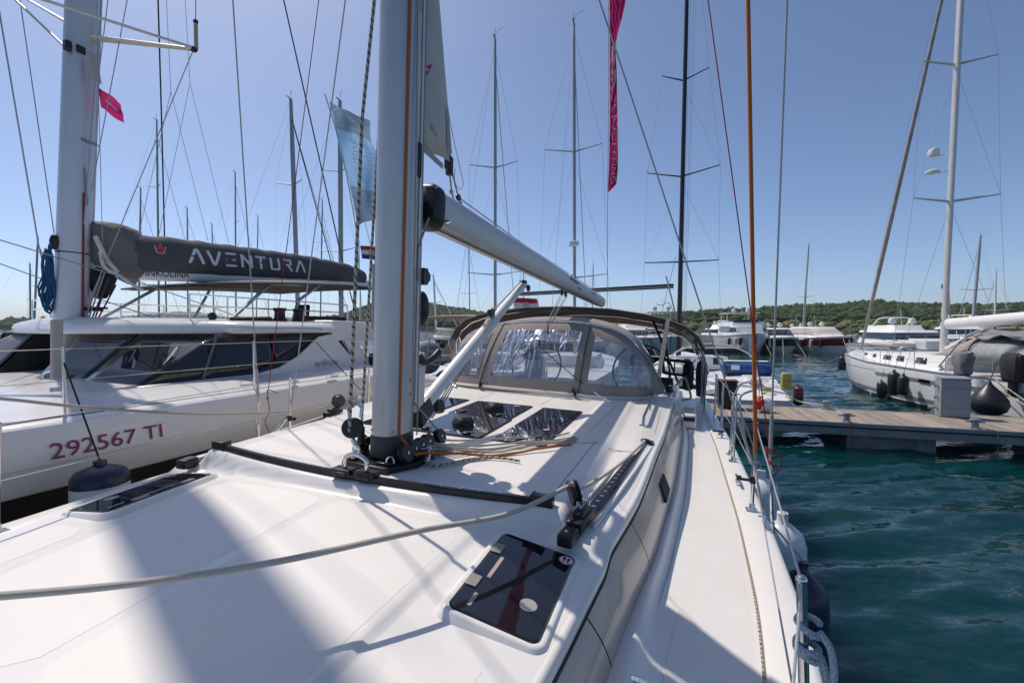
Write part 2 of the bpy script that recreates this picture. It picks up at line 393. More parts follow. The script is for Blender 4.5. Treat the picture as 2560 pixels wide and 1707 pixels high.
# ================================================================== the foreground yacht
YAW = 20.3
M0 = Vector((-0.6935, 2.5665, 1.95))                  # mast foot
YF = Frame(M0, YAW, 1.9)
def gelcoat(name, col=(0.745, 0.73, 0.705), rough=.28, nonskid=0.0):
    m, n, l, b = newmat(name)
    tc = n.new('ShaderNodeTexCoord'); t = n.new('ShaderNodeTexNoise'); t.inputs['Scale'].default_value = 2.4; t.inputs['Detail'].default_value = 7; t.inputs['Roughness'].default_value = .65
    l.new(tc.outputs['Object'], t.inputs[0])
    r = n.new('ShaderNodeValToRGB'); r.color_ramp.elements[0].position = .28; r.color_ramp.elements[1].position = .72
    r.color_ramp.elements[0].color = (col[0] * .955, col[1] * .945, col[2] * .93, 1); r.color_ramp.elements[1].color = (*col, 1)
    l.new(t.outputs[0], r.inputs[0])
    # faint water marks and scuffs
    wm = n.new('ShaderNodeTexNoise'); wm.inputs['Scale'].default_value = 5.5; wm.inputs['Detail'].default_value = 9; wm.inputs['Roughness'].default_value = .72; wm.inputs['Distortion'].default_value = .8; l.new(tc.outputs['Object'], wm.inputs[0])
    wr = n.new('ShaderNodeValToRGB'); wr.color_ramp.elements[0].position = .52; wr.color_ramp.elements[1].position = .75; wr.color_ramp.elements[0].color = (0, 0, 0, 1); wr.color_ramp.elements[1].color = (.16, .16, .16, 1); l.new(wm.outputs[0], wr.inputs[0])
    wx = n.new('ShaderNodeMix'); wx.data_type = 'RGBA'; wx.inputs[7].default_value = (.52, .47, .40, 1); l.new(wr.outputs[0], wx.inputs[0]); l.new(r.outputs[0], wx.inputs[6]); base_out = wx.outputs[2]
    # small specks of grime
    sp = n.new('ShaderNodeTexNoise'); sp.inputs['Scale'].default_value = 34; sp.inputs['Detail'].default_value = 3; l.new(tc.outputs['Object'], sp.inputs[0])
    sr = n.new('ShaderNodeValToRGB'); sr.color_ramp.elements[0].position = .73; sr.color_ramp.elements[1].position = .80; l.new(sp.outputs[0], sr.inputs[0])
    mx = n.new('ShaderNodeMix'); mx.data_type = 'RGBA'; mx.inputs[7].default_value = (.48, .44, .38, 1)
    k = n.new('ShaderNodeMath'); k.operation = 'MULTIPLY'; k.inputs[1].default_value = .35; l.new(sr.outputs[0], k.inputs[0]); l.new(k.outputs[0], mx.inputs[0])
    l.new(base_out, mx.inputs[6]); l.new(mx.outputs[2], b.inputs['Base Color'])
    mr = n.new('ShaderNodeMapRange'); mr.inputs[3].default_value = rough * .8; mr.inputs[4].default_value = rough * 1.3; l.new(t.outputs[0], mr.inputs[0]); l.new(mr.outputs[0], b.inputs['Roughness'])
    b.inputs['Specular IOR Level'].default_value = .45
    if nonskid:
        v = n.new('ShaderNodeTexVoronoi'); v.inputs['Scale'].default_value = 190; v.inputs['Randomness'].default_value = .12
        mp = n.new('ShaderNodeMapping'); mp.inputs['Rotation'].default_value = (0, 0, R(45)); mp.inputs['Scale'].default_value = (1, 1, .02)
        l.new(tc.outputs['Object'], mp.inputs[0]); l.new(mp.outputs[0], v.inputs[0])
        bu = n.new('ShaderNodeBump'); bu.inputs['Strength'].default_value = nonskid; bu.inputs['Distance'].default_value = .0035; bu.invert = True
        l.new(v.outputs['Distance'], bu.inputs['Height']); l.new(bu.outputs[0], b.inputs['Normal'])
    MATS[name] = m; return m
GEL = gelcoat('white_gelcoat'); DECK = gelcoat('deck_nonskid', (0.73, 0.71, 0.685), .5, .30)
HULLW = gelcoat('hull_white', (0.72, 0.72, 0.71), .16)
ALU = mat('anodised_mast', (0.56, 0.565, 0.575), .40, .45, var=.05, vscale=3, bump=.03, bscale=40)
BOOMALU = mat('anodised_boom', (0.58, 0.575, 0.57), .42, .30, var=.05, vscale=3)
WHITEALU = mat('white_spar', (0.70, 0.70, 0.69), .35, .1, var=.05)
STEEL = mat('stainless', (0.68, 0.68, 0.68), .14, 1.0, var=.08, vscale=14, bump=.04, bscale=30)
WIRE = mat('wire_rope', (0.40, 0.40, 0.41), .4, .35, var=.12, vscale=60)
BLACK = mat('black_plastic', (0.012, 0.012, 0.013), .42, var=.3, vscale=20, bump=.05, bscale=200)
BLACKA = mat('black_anodised', (0.018, 0.018, 0.02), .32, .4, var=.2, vscale=18)
DGREY = mat('dark_grey_plastic', (0.05, 0.05, 0.055), .5, var=.2, vscale=12)
RUBBER = mat('black_rubber', (0.014, 0.014, 0.015), .75, var=.2)
HATCHG = mat('hatch_glass', (0.010, 0.011, 0.016), .03, spec=.8, var=.2, rvar=.4)
SIDEG = mat('cabin_side_panel', (0.50, 0.42, 0.345), .30, spec=.5, var=.06, vscale=3, coat=.5)  # dark glass; the sunlit deck it mirrors is put into the beige colour
TAUPE = mat('taupe_canvas', (0.285, 0.252, 0.23), .88, var=.10, vscale=5, bump=.25, bscale=500)
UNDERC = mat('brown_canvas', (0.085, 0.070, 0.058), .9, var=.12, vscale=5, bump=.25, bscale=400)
SAILC = mat('sail_cloth', (0.58, 0.56, 0.52), .75, var=.08, vscale=4, bump=.15, bscale=12)
SAILP = mat('sail_patch', (0.44, 0.42, 0.39), .8, var=.1, vscale=9)
MAGENTA = mat('magenta_print', (0.50, 0.012, 0.13), .7, var=.12, vscale=8)
WHITEP = mat('white_print', (0.76, 0.75, 0.74), .6, var=.05)
BLUEP = mat('blue_print', (0.02, 0.03, 0.16), .6)
REDP = mat('red_print', (0.55, 0.02, 0.03), .6)
SEAL = mat('sealant_line', (0.33, 0.30, 0.26), .8, var=.2, vscale=30)
NAVY = mat('navy_vinyl', (0.010, 0.014, 0.045), .38, var=.2)
FENDW = mat('fender_white', (0.62, 0.66, 0.68), .42, var=.10, vscale=7, stain=((.3, .29, .26), 5, .6, .5))
FENDB = mat('fender_black', (0.016, 0.017, 0.022), .40, var=.3, vscale=9)
ROPEW = ropemat('rope_white', (0.72, 0.67, 0.59), (0.06, 0.18, 0.26), 1.5, .70)
ROPEF = ropemat('rope_flecked', (0.60, 0.56, 0.48), (0.035, 0.035, 0.03), 1.0, .80, stripe=.20)
ROPEO = ropemat('rope_orange', (0.68, 0.19, 0.035), (0.22, 0.07, 0.03), 1.6, .68)
ROPEP = ropemat('rope_plain', (0.58, 0.53, 0.45)); ROPER = ropemat('rope_red', (0.42, 0.012, 0.03)); ROPEB = ropemat('rope_blue', (0.26, 0.42, 0.55), (0.60, 0.66, 0.70), 1.3, .5)
ROPEK = ropemat('rope_black', (0.016, 0.016, 0.017)); ROPECY = ropemat('rope_bright_blue', (0.01, 0.13, 0.30), (.02, .04, .1), 1.2, .6); ROPEG = ropemat('rope_green', (.02, .25, .12)); ROPEY = ropemat('rope_yellow', (.55, .52, .22), (.1, .2, .2), 1.0, .7)
def vinyl():
    m = bpy.data.materials.new('clear_vinyl'); m.use_nodes = True; n = m.node_tree.nodes; l = m.node_tree.links
    n.remove(n['Principled BSDF']); out = n['Material Output']
    tr = n.new('ShaderNodeBsdfTransparent'); tr.inputs[0].default_value = (.72, .74, .76, 1)
    gl = n.new('ShaderNodeBsdfGlossy'); gl.inputs['Roughness'].default_value = .09; gl.inputs[0].default_value = (.95, .96, 1, 1)
    df = n.new('ShaderNodeBsdfDiffuse'); df.inputs[0].default_value = (.55, .56, .58, 1)
    tc = n.new('ShaderNodeTexCoord'); mp = n.new('ShaderNodeMapping'); mp.inputs['Scale'].default_value = (7.0, 2.0, 1.6); mp.inputs['Rotation'].default_value = (0, R(8), R(14)); l.new(tc.outputs['Object'], mp.inputs[0])
    t = n.new('ShaderNodeTexNoise'); t.inputs['Scale'].default_value = 1.5; t.inputs['Detail'].default_value = 4; t.inputs['Distortion'].default_value = 1.2; l.new(mp.outputs[0], t.inputs[0])
    bu = n.new('ShaderNodeBump'); bu.inputs['Strength'].default_value = 1.0; bu.inputs['Distance'].default_value = .05; l.new(t.outputs[0], bu.inputs['Height']); l.new(bu.outputs[0], gl.inputs['Normal'])
    m1 = n.new('ShaderNodeMixShader'); lw = n.new('ShaderNodeLayerWeight'); lw.inputs[0].default_value = .28; l.new(bu.outputs[0], lw.inputs['Normal'])
    mr = n.new('ShaderNodeMapRange'); mr.inputs[3].default_value = .16; mr.inputs[4].default_value = .95; l.new(lw.outputs['Fresnel'], mr.inputs[0])
    l.new(mr.outputs[0], m1.inputs[0]); l.new(tr.outputs[0], m1.inputs[1]); l.new(gl.outputs[0], m1.inputs[2])
    m2 = n.new('ShaderNodeMixShader'); m2.inputs[0].default_value = .10; l.new(m1.outputs[0], m2.inputs[1]); l.new(df.outputs[0], m2.inputs[2]); l.new(m2.outputs[0], out.inputs[0])
    return m
VINYL = vinyl()

yacht = empty('sailing_yacht', YF.M @ Matrix.Translation((0, 0, -1.95)), 'white sailing yacht in the foreground with silver mast and taupe spray hood', 'sailing yacht')
LIFT['sailing_yacht'] = {'lift': 1.95}
def sm(a, b, x):
    t = min(1, max(0, (x - a) / (b - a))); return t * t * (3 - 2 * t)
def HB(y): return _hb(y)
def smooth_curve(xs, ys, width=.45):
    t = np.linspace(xs[0] - 2, xs[-1] + 2, 900); v = np.interp(t, xs, ys); h = int(width / (t[1] - t[0])); k = np.hanning(2 * h + 1); k /= k.sum(); v = np.convolve(np.pad(v, h, mode='edge'), k, mode='valid'); return lambda x: float(np.interp(x, t, v))
_ce = smooth_curve([-4.3, -3.6, -2.6, -2, -1, -.5, .26, 1.6, 2.5, 3.8], [.12, .50, .88, 1.04, 1.185, 1.235, 1.318, 1.40, 1.43, 1.45])
_cb = smooth_curve([-4.3, -2, -1.2, -.64, -.16, .12, 1.34, 2.87], [.17, 1.10, 1.28, 1.345, 1.39, 1.44, 1.53, 1.58])
_hb = smooth_curve([-5.4, -5, -4, -3, -2, -1, 0, 1, 3, 5, 7.6], [.05, .35, .98, 1.42, 1.74, 1.97, 2.07, 2.10, 2.10, 2.04, 1.94])
def CE(y): return _ce(y)
def CB(y): return max(CE(y) + .045, _cb(y))
def YT(x): return -.335 + .09 * x * x
def ztop(x, y):
    a = abs(x)
    zf = -.05 + .060 * (y + .42) - .050 * a * a - .014 * sm(.73 + .06 * max(-1, y + .5), .755 + .06 * max(-1, y + .5), a)
    za = .010 * max(y, 0) - (.085 - .06 * sm(.2, 1.4, y)) * sm(1.06, 1.13, a) - .05 * sm(1.22, 1.46, a)
    t = sm(YT(min(a, 1.05)) - .085, YT(min(a, 1.05)) - .035, y)
    if a > 1.02:
        k = sm(1.02, 1.12, a); t = lerp(t, sm(-.40, -.27, y), k)
    return lerp(zf, za, t)
DZ = -.42
def make_hulldeck():
    ys = sorted(set([round(lerp(-4.3, -1.4, i / 30), 4) for i in range(31)] + [round(lerp(-1.4, .3, i / 85), 4) for i in range(86)] + [round(lerp(.3, 3.7, i / 40), 4) for i in range(41)]))
    ss = [i / 80 for i in range(-80, 81)]
    mb = MB(); mb.grid(lambda y, s: (s * CE(y), y, ztop(s * CE(y), y)), ys, ss)
    cr = mb.build('coachroof', GEL, yacht, auto=60)
    # moulded non-skid panels standing a millimetre proud, smooth borders between them
    def pad(x0, x1, ya, yb_, nm='nonskid_panel'):
        n, m_ = 14, max(4, int((yb_ - ya) / .05)); mb = MB(); r_ = .05
        def f(i, j):
            y = lerp(ya, yb_, j / m_); a = x0(y) if callable(x0) else x0; b = x1(y) if callable(x1) else x1; e = min(y - ya, yb_ - y); k = 0 if e > r_ else r_ - math.sqrt(max(0, r_ * r_ - (r_ - e) ** 2)); s_ = 1 if b > a else -1
            x = lerp(a + s_ * k, b - s_ * k, i / n); return (x, y, ztop(x, y) + .0006)
        mb.grid(f, range(n + 1), range(m_ + 1)); mb.build(nm, DECK, cr, auto=180)
    rid = lambda y: .70 + .06 * max(-1, y + .5)
    for sd in (1, -1):
        pad(lambda y: sd * .025, lambda y: sd * rid(y), -1.55, -.47); pad(lambda y: sd * .025, lambda y: sd * min(rid(y), CE(y) - .2), -3.3, -1.60)
        pad(sd * .80, lambda y: sd * (CE(y) - .13), -1.75, -1.0); pad(sd * .78, sd * .97, .92, 2.40); pad(sd * .30, sd * .96, -.18, .50)
    for sd in (1, -1):
        # rounded white edge, black seal line, side panel with the deck's reflection in its colour, white foot moulding
        mb = MB(); prof = [(0, 0.0), (.012, .002), (.024, -.006), (.030, -.022), (.031, -.040)]
        mb.grid(lambda y, k: (sd * (CE(y) + prof[k][0]), y, ztop(CE(y), y) + prof[k][1]), ys, range(5)); mb.build('roof_edge', GEL, cr, auto=70)
        mb = MB(); prof2 = [(.029, -.039), (.034, -.041), (.034, -.062), (.029, -.064)]
        mb.grid(lambda y, k: (sd * (CE(y) + prof2[k][0]), y, ztop(CE(y), y) + prof2[k][1]), ys, range(4)); mb.build('seal_line', RUBBER, cr, auto=70)
        cuts = [-3.6, -.62, .10, 3.7]
        for a, b in zip(cuts[:-1], cuts[1:]):
            yy = [y for y in ys if a + .004 < y < b - .004]; yy = [a + .004] + yy + [b - .004]; mb = MB()
            def pan(y, k):
                z0 = ztop(CE(y), y) - .062; x0 = CE(y) + .031; x1 = CB(y); t = k / 6; return (sd * (lerp(x0, x1, t) + .012 * math.sin(math.pi * t)), y, lerp(z0, -.365, t))
            mb.grid(pan, yy, range(7)); mb.build('cabin_side_panel', SIDEG, cr, auto=180)
        mb = MB(); prof3 = [(-.012, -.372), (.0, -.362), (.012, -.352), (.024, -.350), (.034, -.358), (.044, -.385), (.060, -.408), (.085, -.4185)]
        def foot(y, k):
            g = 1 + 1.6 * (1 - sm(-1.0, .1, y)); q = prof3[k]; return (sd * (CB(y) + q[0] * g), y, q[1] if k < 3 else lerp(q[1], q[1] + .02 * (1 - sm(-1.0, .1, y)), .5))
        mb.grid(foot, ys, range(8)); mb.build('foot_moulding', GEL, cr, auto=180)
        # diamond port light in the panel
        if sd == 1:
            mb = MB(); pts = [YF.plane(px, py, (CE(.6) + .034, .6, ztop(CE(.6), .6) - .055), (.195, -.012, CB(.6) - CE(.6) - .03)) for px, py in ((1654, 1184), (1669, 1222), (1661, 1257), (1645, 1212))]
            mb.prism(pts, (.016, 0, .006)); mb.build('diamond_port', RUBBER, cr, smooth=False)
    # side decks and foredeck
    yd = [lerp(-5.35, 7.5, i / 90) for i in range(91)]
    mb = MB()
    def dk(y, s):
        inner = (CB(y) + .075) if -4.2 < y < 3.8 else (0 if y <= -4.2 else 1.30)
        x = lerp(inner, max(HB(y) - .175, inner + .005), abs(s)); return (x, y, DZ + .012 * (1 - abs(s)) + (.03 if y < -4.2 else 0) * (1 - abs(s)))
    mb.grid(dk, yd, [0, .25, .5, .75, 1]); mb2 = MB(); mb2.grid(lambda y, s: (-dk(y, s)[0], y, dk(y, s)[2]), yd, [0, .25, .5, .75, 1])
    mb.build('side_deck', GEL, yacht, auto=180); mb2.build('side_deck', GEL, yacht, auto=180)
    for sd in (1, -1):
        mb = MB(); mb.grid(lambda y, t: (sd * lerp(CB(y) + .16, HB(y) - .215, t), y, DZ + .0135 - .012 * t), [lerp(-3.6, 2.9, i / 60) for i in range(61)], [0, .33, .66, 1]); mb.build('nonskid_panel', DECK, yacht, auto=180)
    for sd in (1, -1):
        mb = MB(); prof = [(-.185, DZ - .01), (-.178, DZ + .012), (-.165, DZ + .020), (-.03, DZ + .018), (-.008, DZ + .012), (.004, DZ - .008), (.006, DZ - .05)]
        mb.grid(lambda y, k: (sd * (HB(y) + prof[k][0]), y, prof[k][1]), yd, range(7)); mb.build('gunwale', GEL, yacht, auto=70)
    mb = MB()
    def hs(y):
        h = HB(y); dr = interp(y, [-5.4, -4, -2, 2, 7.6], [.6, .38, .22, .12, .18])
        return [(h + .004, DZ - .045), (h + .006, DZ - .2), (h - dr * .25, -1.1), (h - dr * .7, -1.6), (max(.01, h - dr * 1.3), -1.96), (max(.01, h * .6), -2.25), (0, -2.4)]
    secs = []
    for y in yd:
        q = hs(y); secs.append([(a, y, z) for a, z in q] + [(-a, y, z) for a, z in q[::-1][1:]])
    mb.loft(secs, cap=True, closed=False); mb.add(secs[-1], [tuple(range(len(secs[-1])))])
    mb.build('hull', HULLW, yacht, auto=50)
    mb = MB()
    for sd in (1, -1): mb.grid(lambda y, k: (sd * (hs(y)[1][0] + .006 - .001 * k), y, DZ - .07 - .035 * k), yd, range(2))
    mb.build('rubbing_strake', DGREY, yacht)
    # cockpit: coamings, sole, transom seats
    mb = MB(); mb.box((0, 5.6, -.80), (3.0, 4.0, .06))
    for sd in (1, -1):
        poly = [(sd * 1.02, 3.66, -.80), (sd * 1.02, 3.66, -.02), (sd * 1.30, 3.66, .0), (sd * 1.47, 3.66, -.10), (sd * 1.56, 3.66, -.44), (sd * 1.56, 3.66, -.80)]
        poly2 = [(sd * 1.10, 7.2, -.80), (sd * 1.10, 7.2, -.20), (sd * 1.32, 7.2, -.18), (sd * 1.50, 7.2, -.25), (sd * 1.56, 7.2, -.44), (sd * 1.56, 7.2, -.80)]
        mb.loft([poly, poly2])
    mb.build('cockpit', GEL, yacht, bevel=.02, auto=40)
make_hulldeck()

def slab(name, pts, th, m, parent, bev=.004, lift=0):
    """Glass or panel slab on the deck: outline in (x, y), following the roof."""
    mb = MB(); P = [(x, y, ztop(x, y) + .002 + lift) for x, y in pts]; mb.prism(P, (0, 0, th)); return mb.build(name, m, parent, bevel=bev, auto=30)
def roundrect(x0, y0, x1, y1, r, n=5):
    out = []
    for cx_, cy_, a0 in ((x1 - r, y1 - r, 0), (x0 + r, y1 - r, 90), (x0 + r, y0 + r, 180), (x1 - r, y0 + r, 270)):
        for k in range(n + 1): a = R(a0 + 90 * k / n); out.append((cx_ + r * math.cos(a), cy_ + r * math.sin(a)))
    return out
def sticker(parent, x, y, z, r, M=None):
    """Round no-step sign: white disc, red ring and bar, two footprints."""
    def put(dx, dy, h): 
        p = Vector((dx, dy, h)); return (M @ p if M else p) + Vector((x, y, z))
    def disc(rr, h, cx_=0, cy_=0, sx=1, sy=1, n=18): return [put(cx_ + rr * sx * math.cos(2 * math.pi * k / n), cy_ + rr * sy * math.sin(2 * math.pi * k / n), h) for k in range(n)]
    mb = MB(); mb.add(disc(r, .0008), [tuple(range(18))]); st = mb.build('no_step_sticker', WHITEP, parent, smooth=False)
    mb = MB(); a = disc(r * .98, .0014); b = disc(r * .84, .0014); mb.add(a + b, [(k, (k + 1) % 18, 18 + (k + 1) % 18, 18 + k) for k in range(18)])
    mb.add([put(-r * .55, r * .62, .0014), put(-r * .62, r * .55, .0014), put(r * .55, -r * .62, .0014), put(r * .62, -r * .55, .0014)], [(0, 1, 2, 3)]); mb.build('ring', REDP, st, smooth=False)
    mb = MB()
    for q in (-1, 1):
        mb.add(disc(r * .3, .0018, q * r * .28, r * .22, .6, 1.2), [tuple(range(18))]); mb.add(disc(r * .2, .0018, q * r * .28, -r * .42, .7, .9), [tuple(range(18))])
    mb.build('footprint', NAVY, st, smooth=False)
def dome_vent(parent, x, y, z, r=.085):
    mb = MB(); mb.lathe([(r, 0), (r, .018), (r * .97, .026), (r * .62, .055), (r * .56, .060), (0.001, .062)], (x, y, z), 28); d = mb.build('dome_vent', BLACK, parent, auto=35)
    mb = MB()
    for k in range(8):
        a = 2 * math.pi * k / 8 + .2; c = Vector((x + r * .80 * math.cos(a), y + r * .80 * math.sin(a), z + .041)); mb.box(c, (.016, .020, .010), Matrix.Rotation(a, 3, 'Z') @ Matrix.Rotation(R(38), 3, 'Y'))
    mb.build('vent_slot', RUBBER, d)['kind'] = 'stuff'
def deck_hatches():
    zb = .004
    for nm, (x0, y0, x1, y1), vents, stk in (('roof_hatch', (-.285, .63, .265, 1.268), [(.0, .93)], (-.02, .70)), ('roof_hatch', (-.31, 1.285, .245, 1.88), [(.0, 1.55)], (.12, 1.80)),
                                             ('roof_window', (.36, .64, .72, 1.86), [], (.62, 1.05)), ('roof_window', (-.72, .64, -.42, 1.90), [], None)):
        h = slab(nm, roundrect(x0, y0, x1, y1, .012, 3), .010, HATCHG, yacht, .003)
        mb = MB(); zz = ztop((x0 + x1) / 2, y0) + .0005
        for a, b in (((x0, y0), (x1, y0)), ((x1, y0), (x1, y1)), ((x1, y1), (x0, y1)), ((x0, y1), (x0, y0))):
            mb.bar((a[0], a[1], ztop(*a) + .003), (b[0], b[1], ztop(*b) + .003), .012, .008)
        mb.build('hatch_gasket', RUBBER, h)
        for vx, vy in vents: dome_vent(h, vx, vy, ztop(vx, vy) + .012)
        if stk: sticker(h, stk[0], stk[1], ztop(*stk) + .013, .026)
        if nm == 'roof_hatch':
            for hx in (x0 + .10, x1 - .12):
                mb = MB(); mb.lathe([(.030, 0), (.030, .010), (.022, .014), (.001, .015)], (hx, y0 + .06, ztop(hx, y0) + .012), 16); mb.bar((hx, y0 + .06, ztop(hx, y0) + .026), (hx + .06, y0 + .05, ztop(hx, y0) + .026), .018, .008); mb.build('hatch_handle', BLACK, h, bevel=.002)
        else:
            for hx in (lerp(x0, x1, .25), lerp(x0, x1, .75)):
                mb = MB(); mb.box((hx, y0 + .20, ztop(hx, y0) + .016), (.03, .05, .008)); mb.build('hatch_latch', DGREY, h, bevel=.002)
    # forward hatches each side, tilted with the crown of the roof
    for sd in (1, -1):
        c = Vector((sd * 1.01, -.655, -.118)); n = Vector((sd * .15, -.05, 1)).normalized(); M = n.to_track_quat('Z', 'Y').to_matrix(); 
        xa = Vector((1, 0, -sd * .15)).normalized(); ya = n.cross(xa); M = Matrix((xa, ya, n)).transposed()
        hx, hy = .150, .246
        def L(u, v, w): return M @ Vector((u, v, w)) + c
        mb = MB(); o1 = roundrect(-hx - .026, -hy - .026, hx + .026, hy + .026, .045, 6); o2 = roundrect(-hx - .006, -hy - .006, hx + .006, hy + .006, .030, 6); o3 = roundrect(-hx - .06, -hy - .055, hx + .05, hy + .05, .065, 6); N = len(o1)
        ring = [[L(*p, -.05) for p in o3], [L(*p, .002) for p in o1], [L(*p, .007) for p in [(lerp(a[0], b[0], .35), lerp(a[1], b[1], .35)) for a, b in zip(o1, o2)]], [L(*p, .004) for p in o2], [L(*p, -.02) for p in o2]]
        mb.loft(ring, cap=False); fr = mb.build('deck_hatch', GEL, yacht, auto=50)
        mb = MB(); mb.prism([L(*p, -.004) for p in roundrect(-hx, -hy, hx, hy, .026, 6)], n * .012); gl = mb.build('hatch_glass', HATCHG, fr, bevel=.003)
        for v in (-.10, .12):
            mb = MB(); mb.box(L(-sd * (hx - .020), v, .011), (.040, .062, .006), M); mb.build('hinge', mat('satin_hinge', (.30, .285, .255), .5, .5), fr, bevel=.002)
        mb = MB(); mb.lathe([(.030, .0085), (.030, .0095), (.001, .0096)], c, 20, M=Matrix.Translation((0, 0, 0)).to_3x3() @ M); 
        o = mb.build('lock_button', mat('satin_disc', (.36, .35, .33), .45), fr); o.location = M @ Vector((sd * .075, -.11, 0))
        for v0, v1 in ((-.215, -.15), (-.06, .08)):
            mb = MB(); mb.box(L(-sd * (hx - .055), (v0 + v1) / 2, .0088), (.014, v1 - v0, .0008), M); mb.build('label_strip', mat('label_strip', (.42, .32, .30), .6), gl)
        p = L(sd * .125, .205, .0088); sticker(gl, p.x, p.y, p.z, .030, M)
        mb = MB(); mb.tube([L(-hx * .9, -hy * .3 * sd, .0), L(hx * .1, -hy * .3 * sd, .0)], .001, 4)
deck_hatches()

def screw_row(mb, pts, r=.0055):
    for p in pts: mb.lathe([(r, 0), (r, .0015), (r * .5, .002)], p, 8)
def tracks():
    # self-tacking track across the roof
    xs = [lerp(-1.0, .95, i / 26) for i in range(27)]; mb = MB(); secs = []
    for x in xs:
        z = .026; y = YT(x); secs.append([(x, y - .015, z - .026), (x, y - .015, z + .000), (x, y - .010, z + .005), (x, y + .010, z + .005), (x, y + .015, z + .000), (x, y + .015, z - .026)])
    mb.loft(secs); tr = mb.build('jib_track', BLACKA, yacht, auto=30)
    mb = MB(); screw_row(mb, [(x, YT(x), .0315) for x in [lerp(-.93, .88, i / 19) for i in range(20)] if abs(x - .04) > .13]); mb.build('track_screws', STEEL, tr)['kind'] = 'stuff'
    for x in (-1.02, .975):
        mb = MB(); mb.box((x, YT(x), .022), (.10, .054, .046)); mb.box((x - .045 * (1 if x > 0 else -1), YT(x), .024), (.012, .058, .050)); mb.build('end_stop', BLACK, tr, bevel=.010, seg=3)
    # traveller car: two sliders, steel bridge, shackle and block
    for x in (-.035, .105):
        mb = MB(); mb.box((x, YT(x) - .004, .038), (.115, .068, .026)); mb.box((x, YT(x) - .037, .028), (.085, .016, .022)); mb.build('car_slider', BLACK, tr, bevel=.006)
    mb = MB()
    mb.tube(spline([(-.03, YT(0), .055), (-.025, YT(0), .105), (.035, YT(0), .125), (.095, YT(0), .105), (.10, YT(0), .055)], 5), .011, 10)
    mb.tube([(.035 + .018 * math.cos(a), YT(0), .150 + .022 * math.sin(a)) for a in [k * math.pi / 6 for k in range(12)]], .006, 8, closed=True)
    mb.cyl((.01, YT(0), .128), (.06, YT(0), .128), .010); mb.build('car_bridge', STEEL, tr)
    c = Vector((-.005, YT(0) + .02, .250)); Mx = Matrix.Rotation(R(28), 3, 'Z') @ Matrix.Rotation(R(78), 3, 'X')
    mb = MB()
    for q in (-1, 1): mb.lathe([(.001, q * .020), (.046, q * .020), (.052, q * .014), (.050, q * .010), (.001, q * .010)], c, 24, M=Mx)
    mb.lathe([(.040, -.009), (.032, 0), (.040, .009)], c, 22, M=Mx); blk = mb.build('jib_block', BLACK, tr, auto=40)
    mb = MB(); mb.tube([c + Vector((0, 0, -.055)), c + Vector((.02, 0, -.085))], .012, 8); mb.build('swivel', STEEL, blk); mb = MB(); mb.tube([c + Vector((.03, .02, .05)), c + Vector((.03, .03, .10)), c + Vector((-.02, .03, .13)), c + Vector((-.05, .02, .10)), c + Vector((-.02, 0, .05))], .008, 8); mb.build('shackle', STEEL, blk)
    # genoa tracks each side
    for sd in (1, -1):
        a = Vector((sd * 1.120, -.39, -.082)); b = Vector((sd * 1.300, 1.20, -.052)); d = (b - a).normalized(); mb = MB()
        mb.bar(a, b, .052, .030); tr = mb.build('genoa_track', BLACKA, yacht, bevel=.004)
        mb = MB()
        for i in range(20):
            p = a.lerp(b, .10 + .85 * i / 19) + Vector((0, 0, .0155)); mb.lathe([(.011, 0), (.011, .001), (.006, .0015)], p, 10)
        mb.build('track_pins', STEEL, tr)['kind'] = 'stuff'
        mb = MB(); sdv = d.cross(Vector((0, 0, 1)))
        for q in (-.062, .058): mb.bar(a.lerp(b, .12) + sdv * q, b + sdv * q, .020, .018)
        mb.build('track_rebate', GEL, tr, bevel=.006)
        mb = MB(); Md = Matrix((sdv, d, Vector((0, 0, 1)))).transposed(); mb.box(a + d * .02 + Vector((0, 0, .018)), (.066, .095, .052), Md); mb.build('end_stop', BLACK, tr, bevel=.010, seg=3)
        mb = MB(); mb.lathe([(.012, 0), (.012, .002), (.006, .003)], a + d * .01 + Vector((0, 0, .045)), 12); mb.build('stop_bolt', STEEL, tr)
        k0 = .115 if sd > 0 else .86
        mb = MB(); mb.box(a.lerp(b, k0) + Vector((0, 0, .030)), (.072, .190, .045), Md); mb.box(a.lerp(b, k0) + Vector((0, 0, .060)), (.050, .110, .030), Md); car = mb.build('lead_car', BLACK, tr, bevel=.008, seg=3)
        c = a.lerp(b, k0) + Vector((sd * -.035, .02, .135)); ax = Vector((sd * .80, .42, .22)).normalized(); Mx = ax.to_track_quat('Z', 'Y').to_matrix()
        mb = MB(); mb.lathe([(.030, -.026), (.056, -.024), (.056, -.012), (.040, -.006), (.040, .004), (.056, .010), (.054, .014)], c, 26, M=Mx); mb.build('sheave', BLACK, car, auto=35)
        mb = MB(); mb.lathe([(.001, .016), (.052, .016), (.055, .019), (.054, .022), (.001, .024)], c, 26, M=Mx); mb.bar(c + ax * .019 + Vector((0, 0, -.03)), a.lerp(b, k0) + Vector((0, 0, .05)), .030, .008, up=ax); mb.build('cheek_plate', STEEL, car, auto=35)
        mb = MB(); mb.tube([a.lerp(b, k0) + Vector((sd * .0, .0, .06)), a.lerp(b, k0) + Vector((0, .04, .085)), a.lerp(b, k0) + Vector((0, .075, .06))], .008, 8); mb.cyl(a.lerp(b, k0 + .05) + Vector((0, 0, .04)), a.lerp(b, k0 + .05) + Vector((0, 0, .085)), .014); mb.build('plunger', STEEL, car)
        # fairlead at the aft end where the sheet dives below
        mb = MB(); mb.box((sd * 1.312, 1.27, -.045), (.11, .085, .030)); mb.lathe([(.030, 0), (.036, .01), (.030, .02)], (sd * 1.312, 1.24, -.030), 16); mb.build('sheet_fairlead', BLACK, yacht, bevel=.006)
tracks()

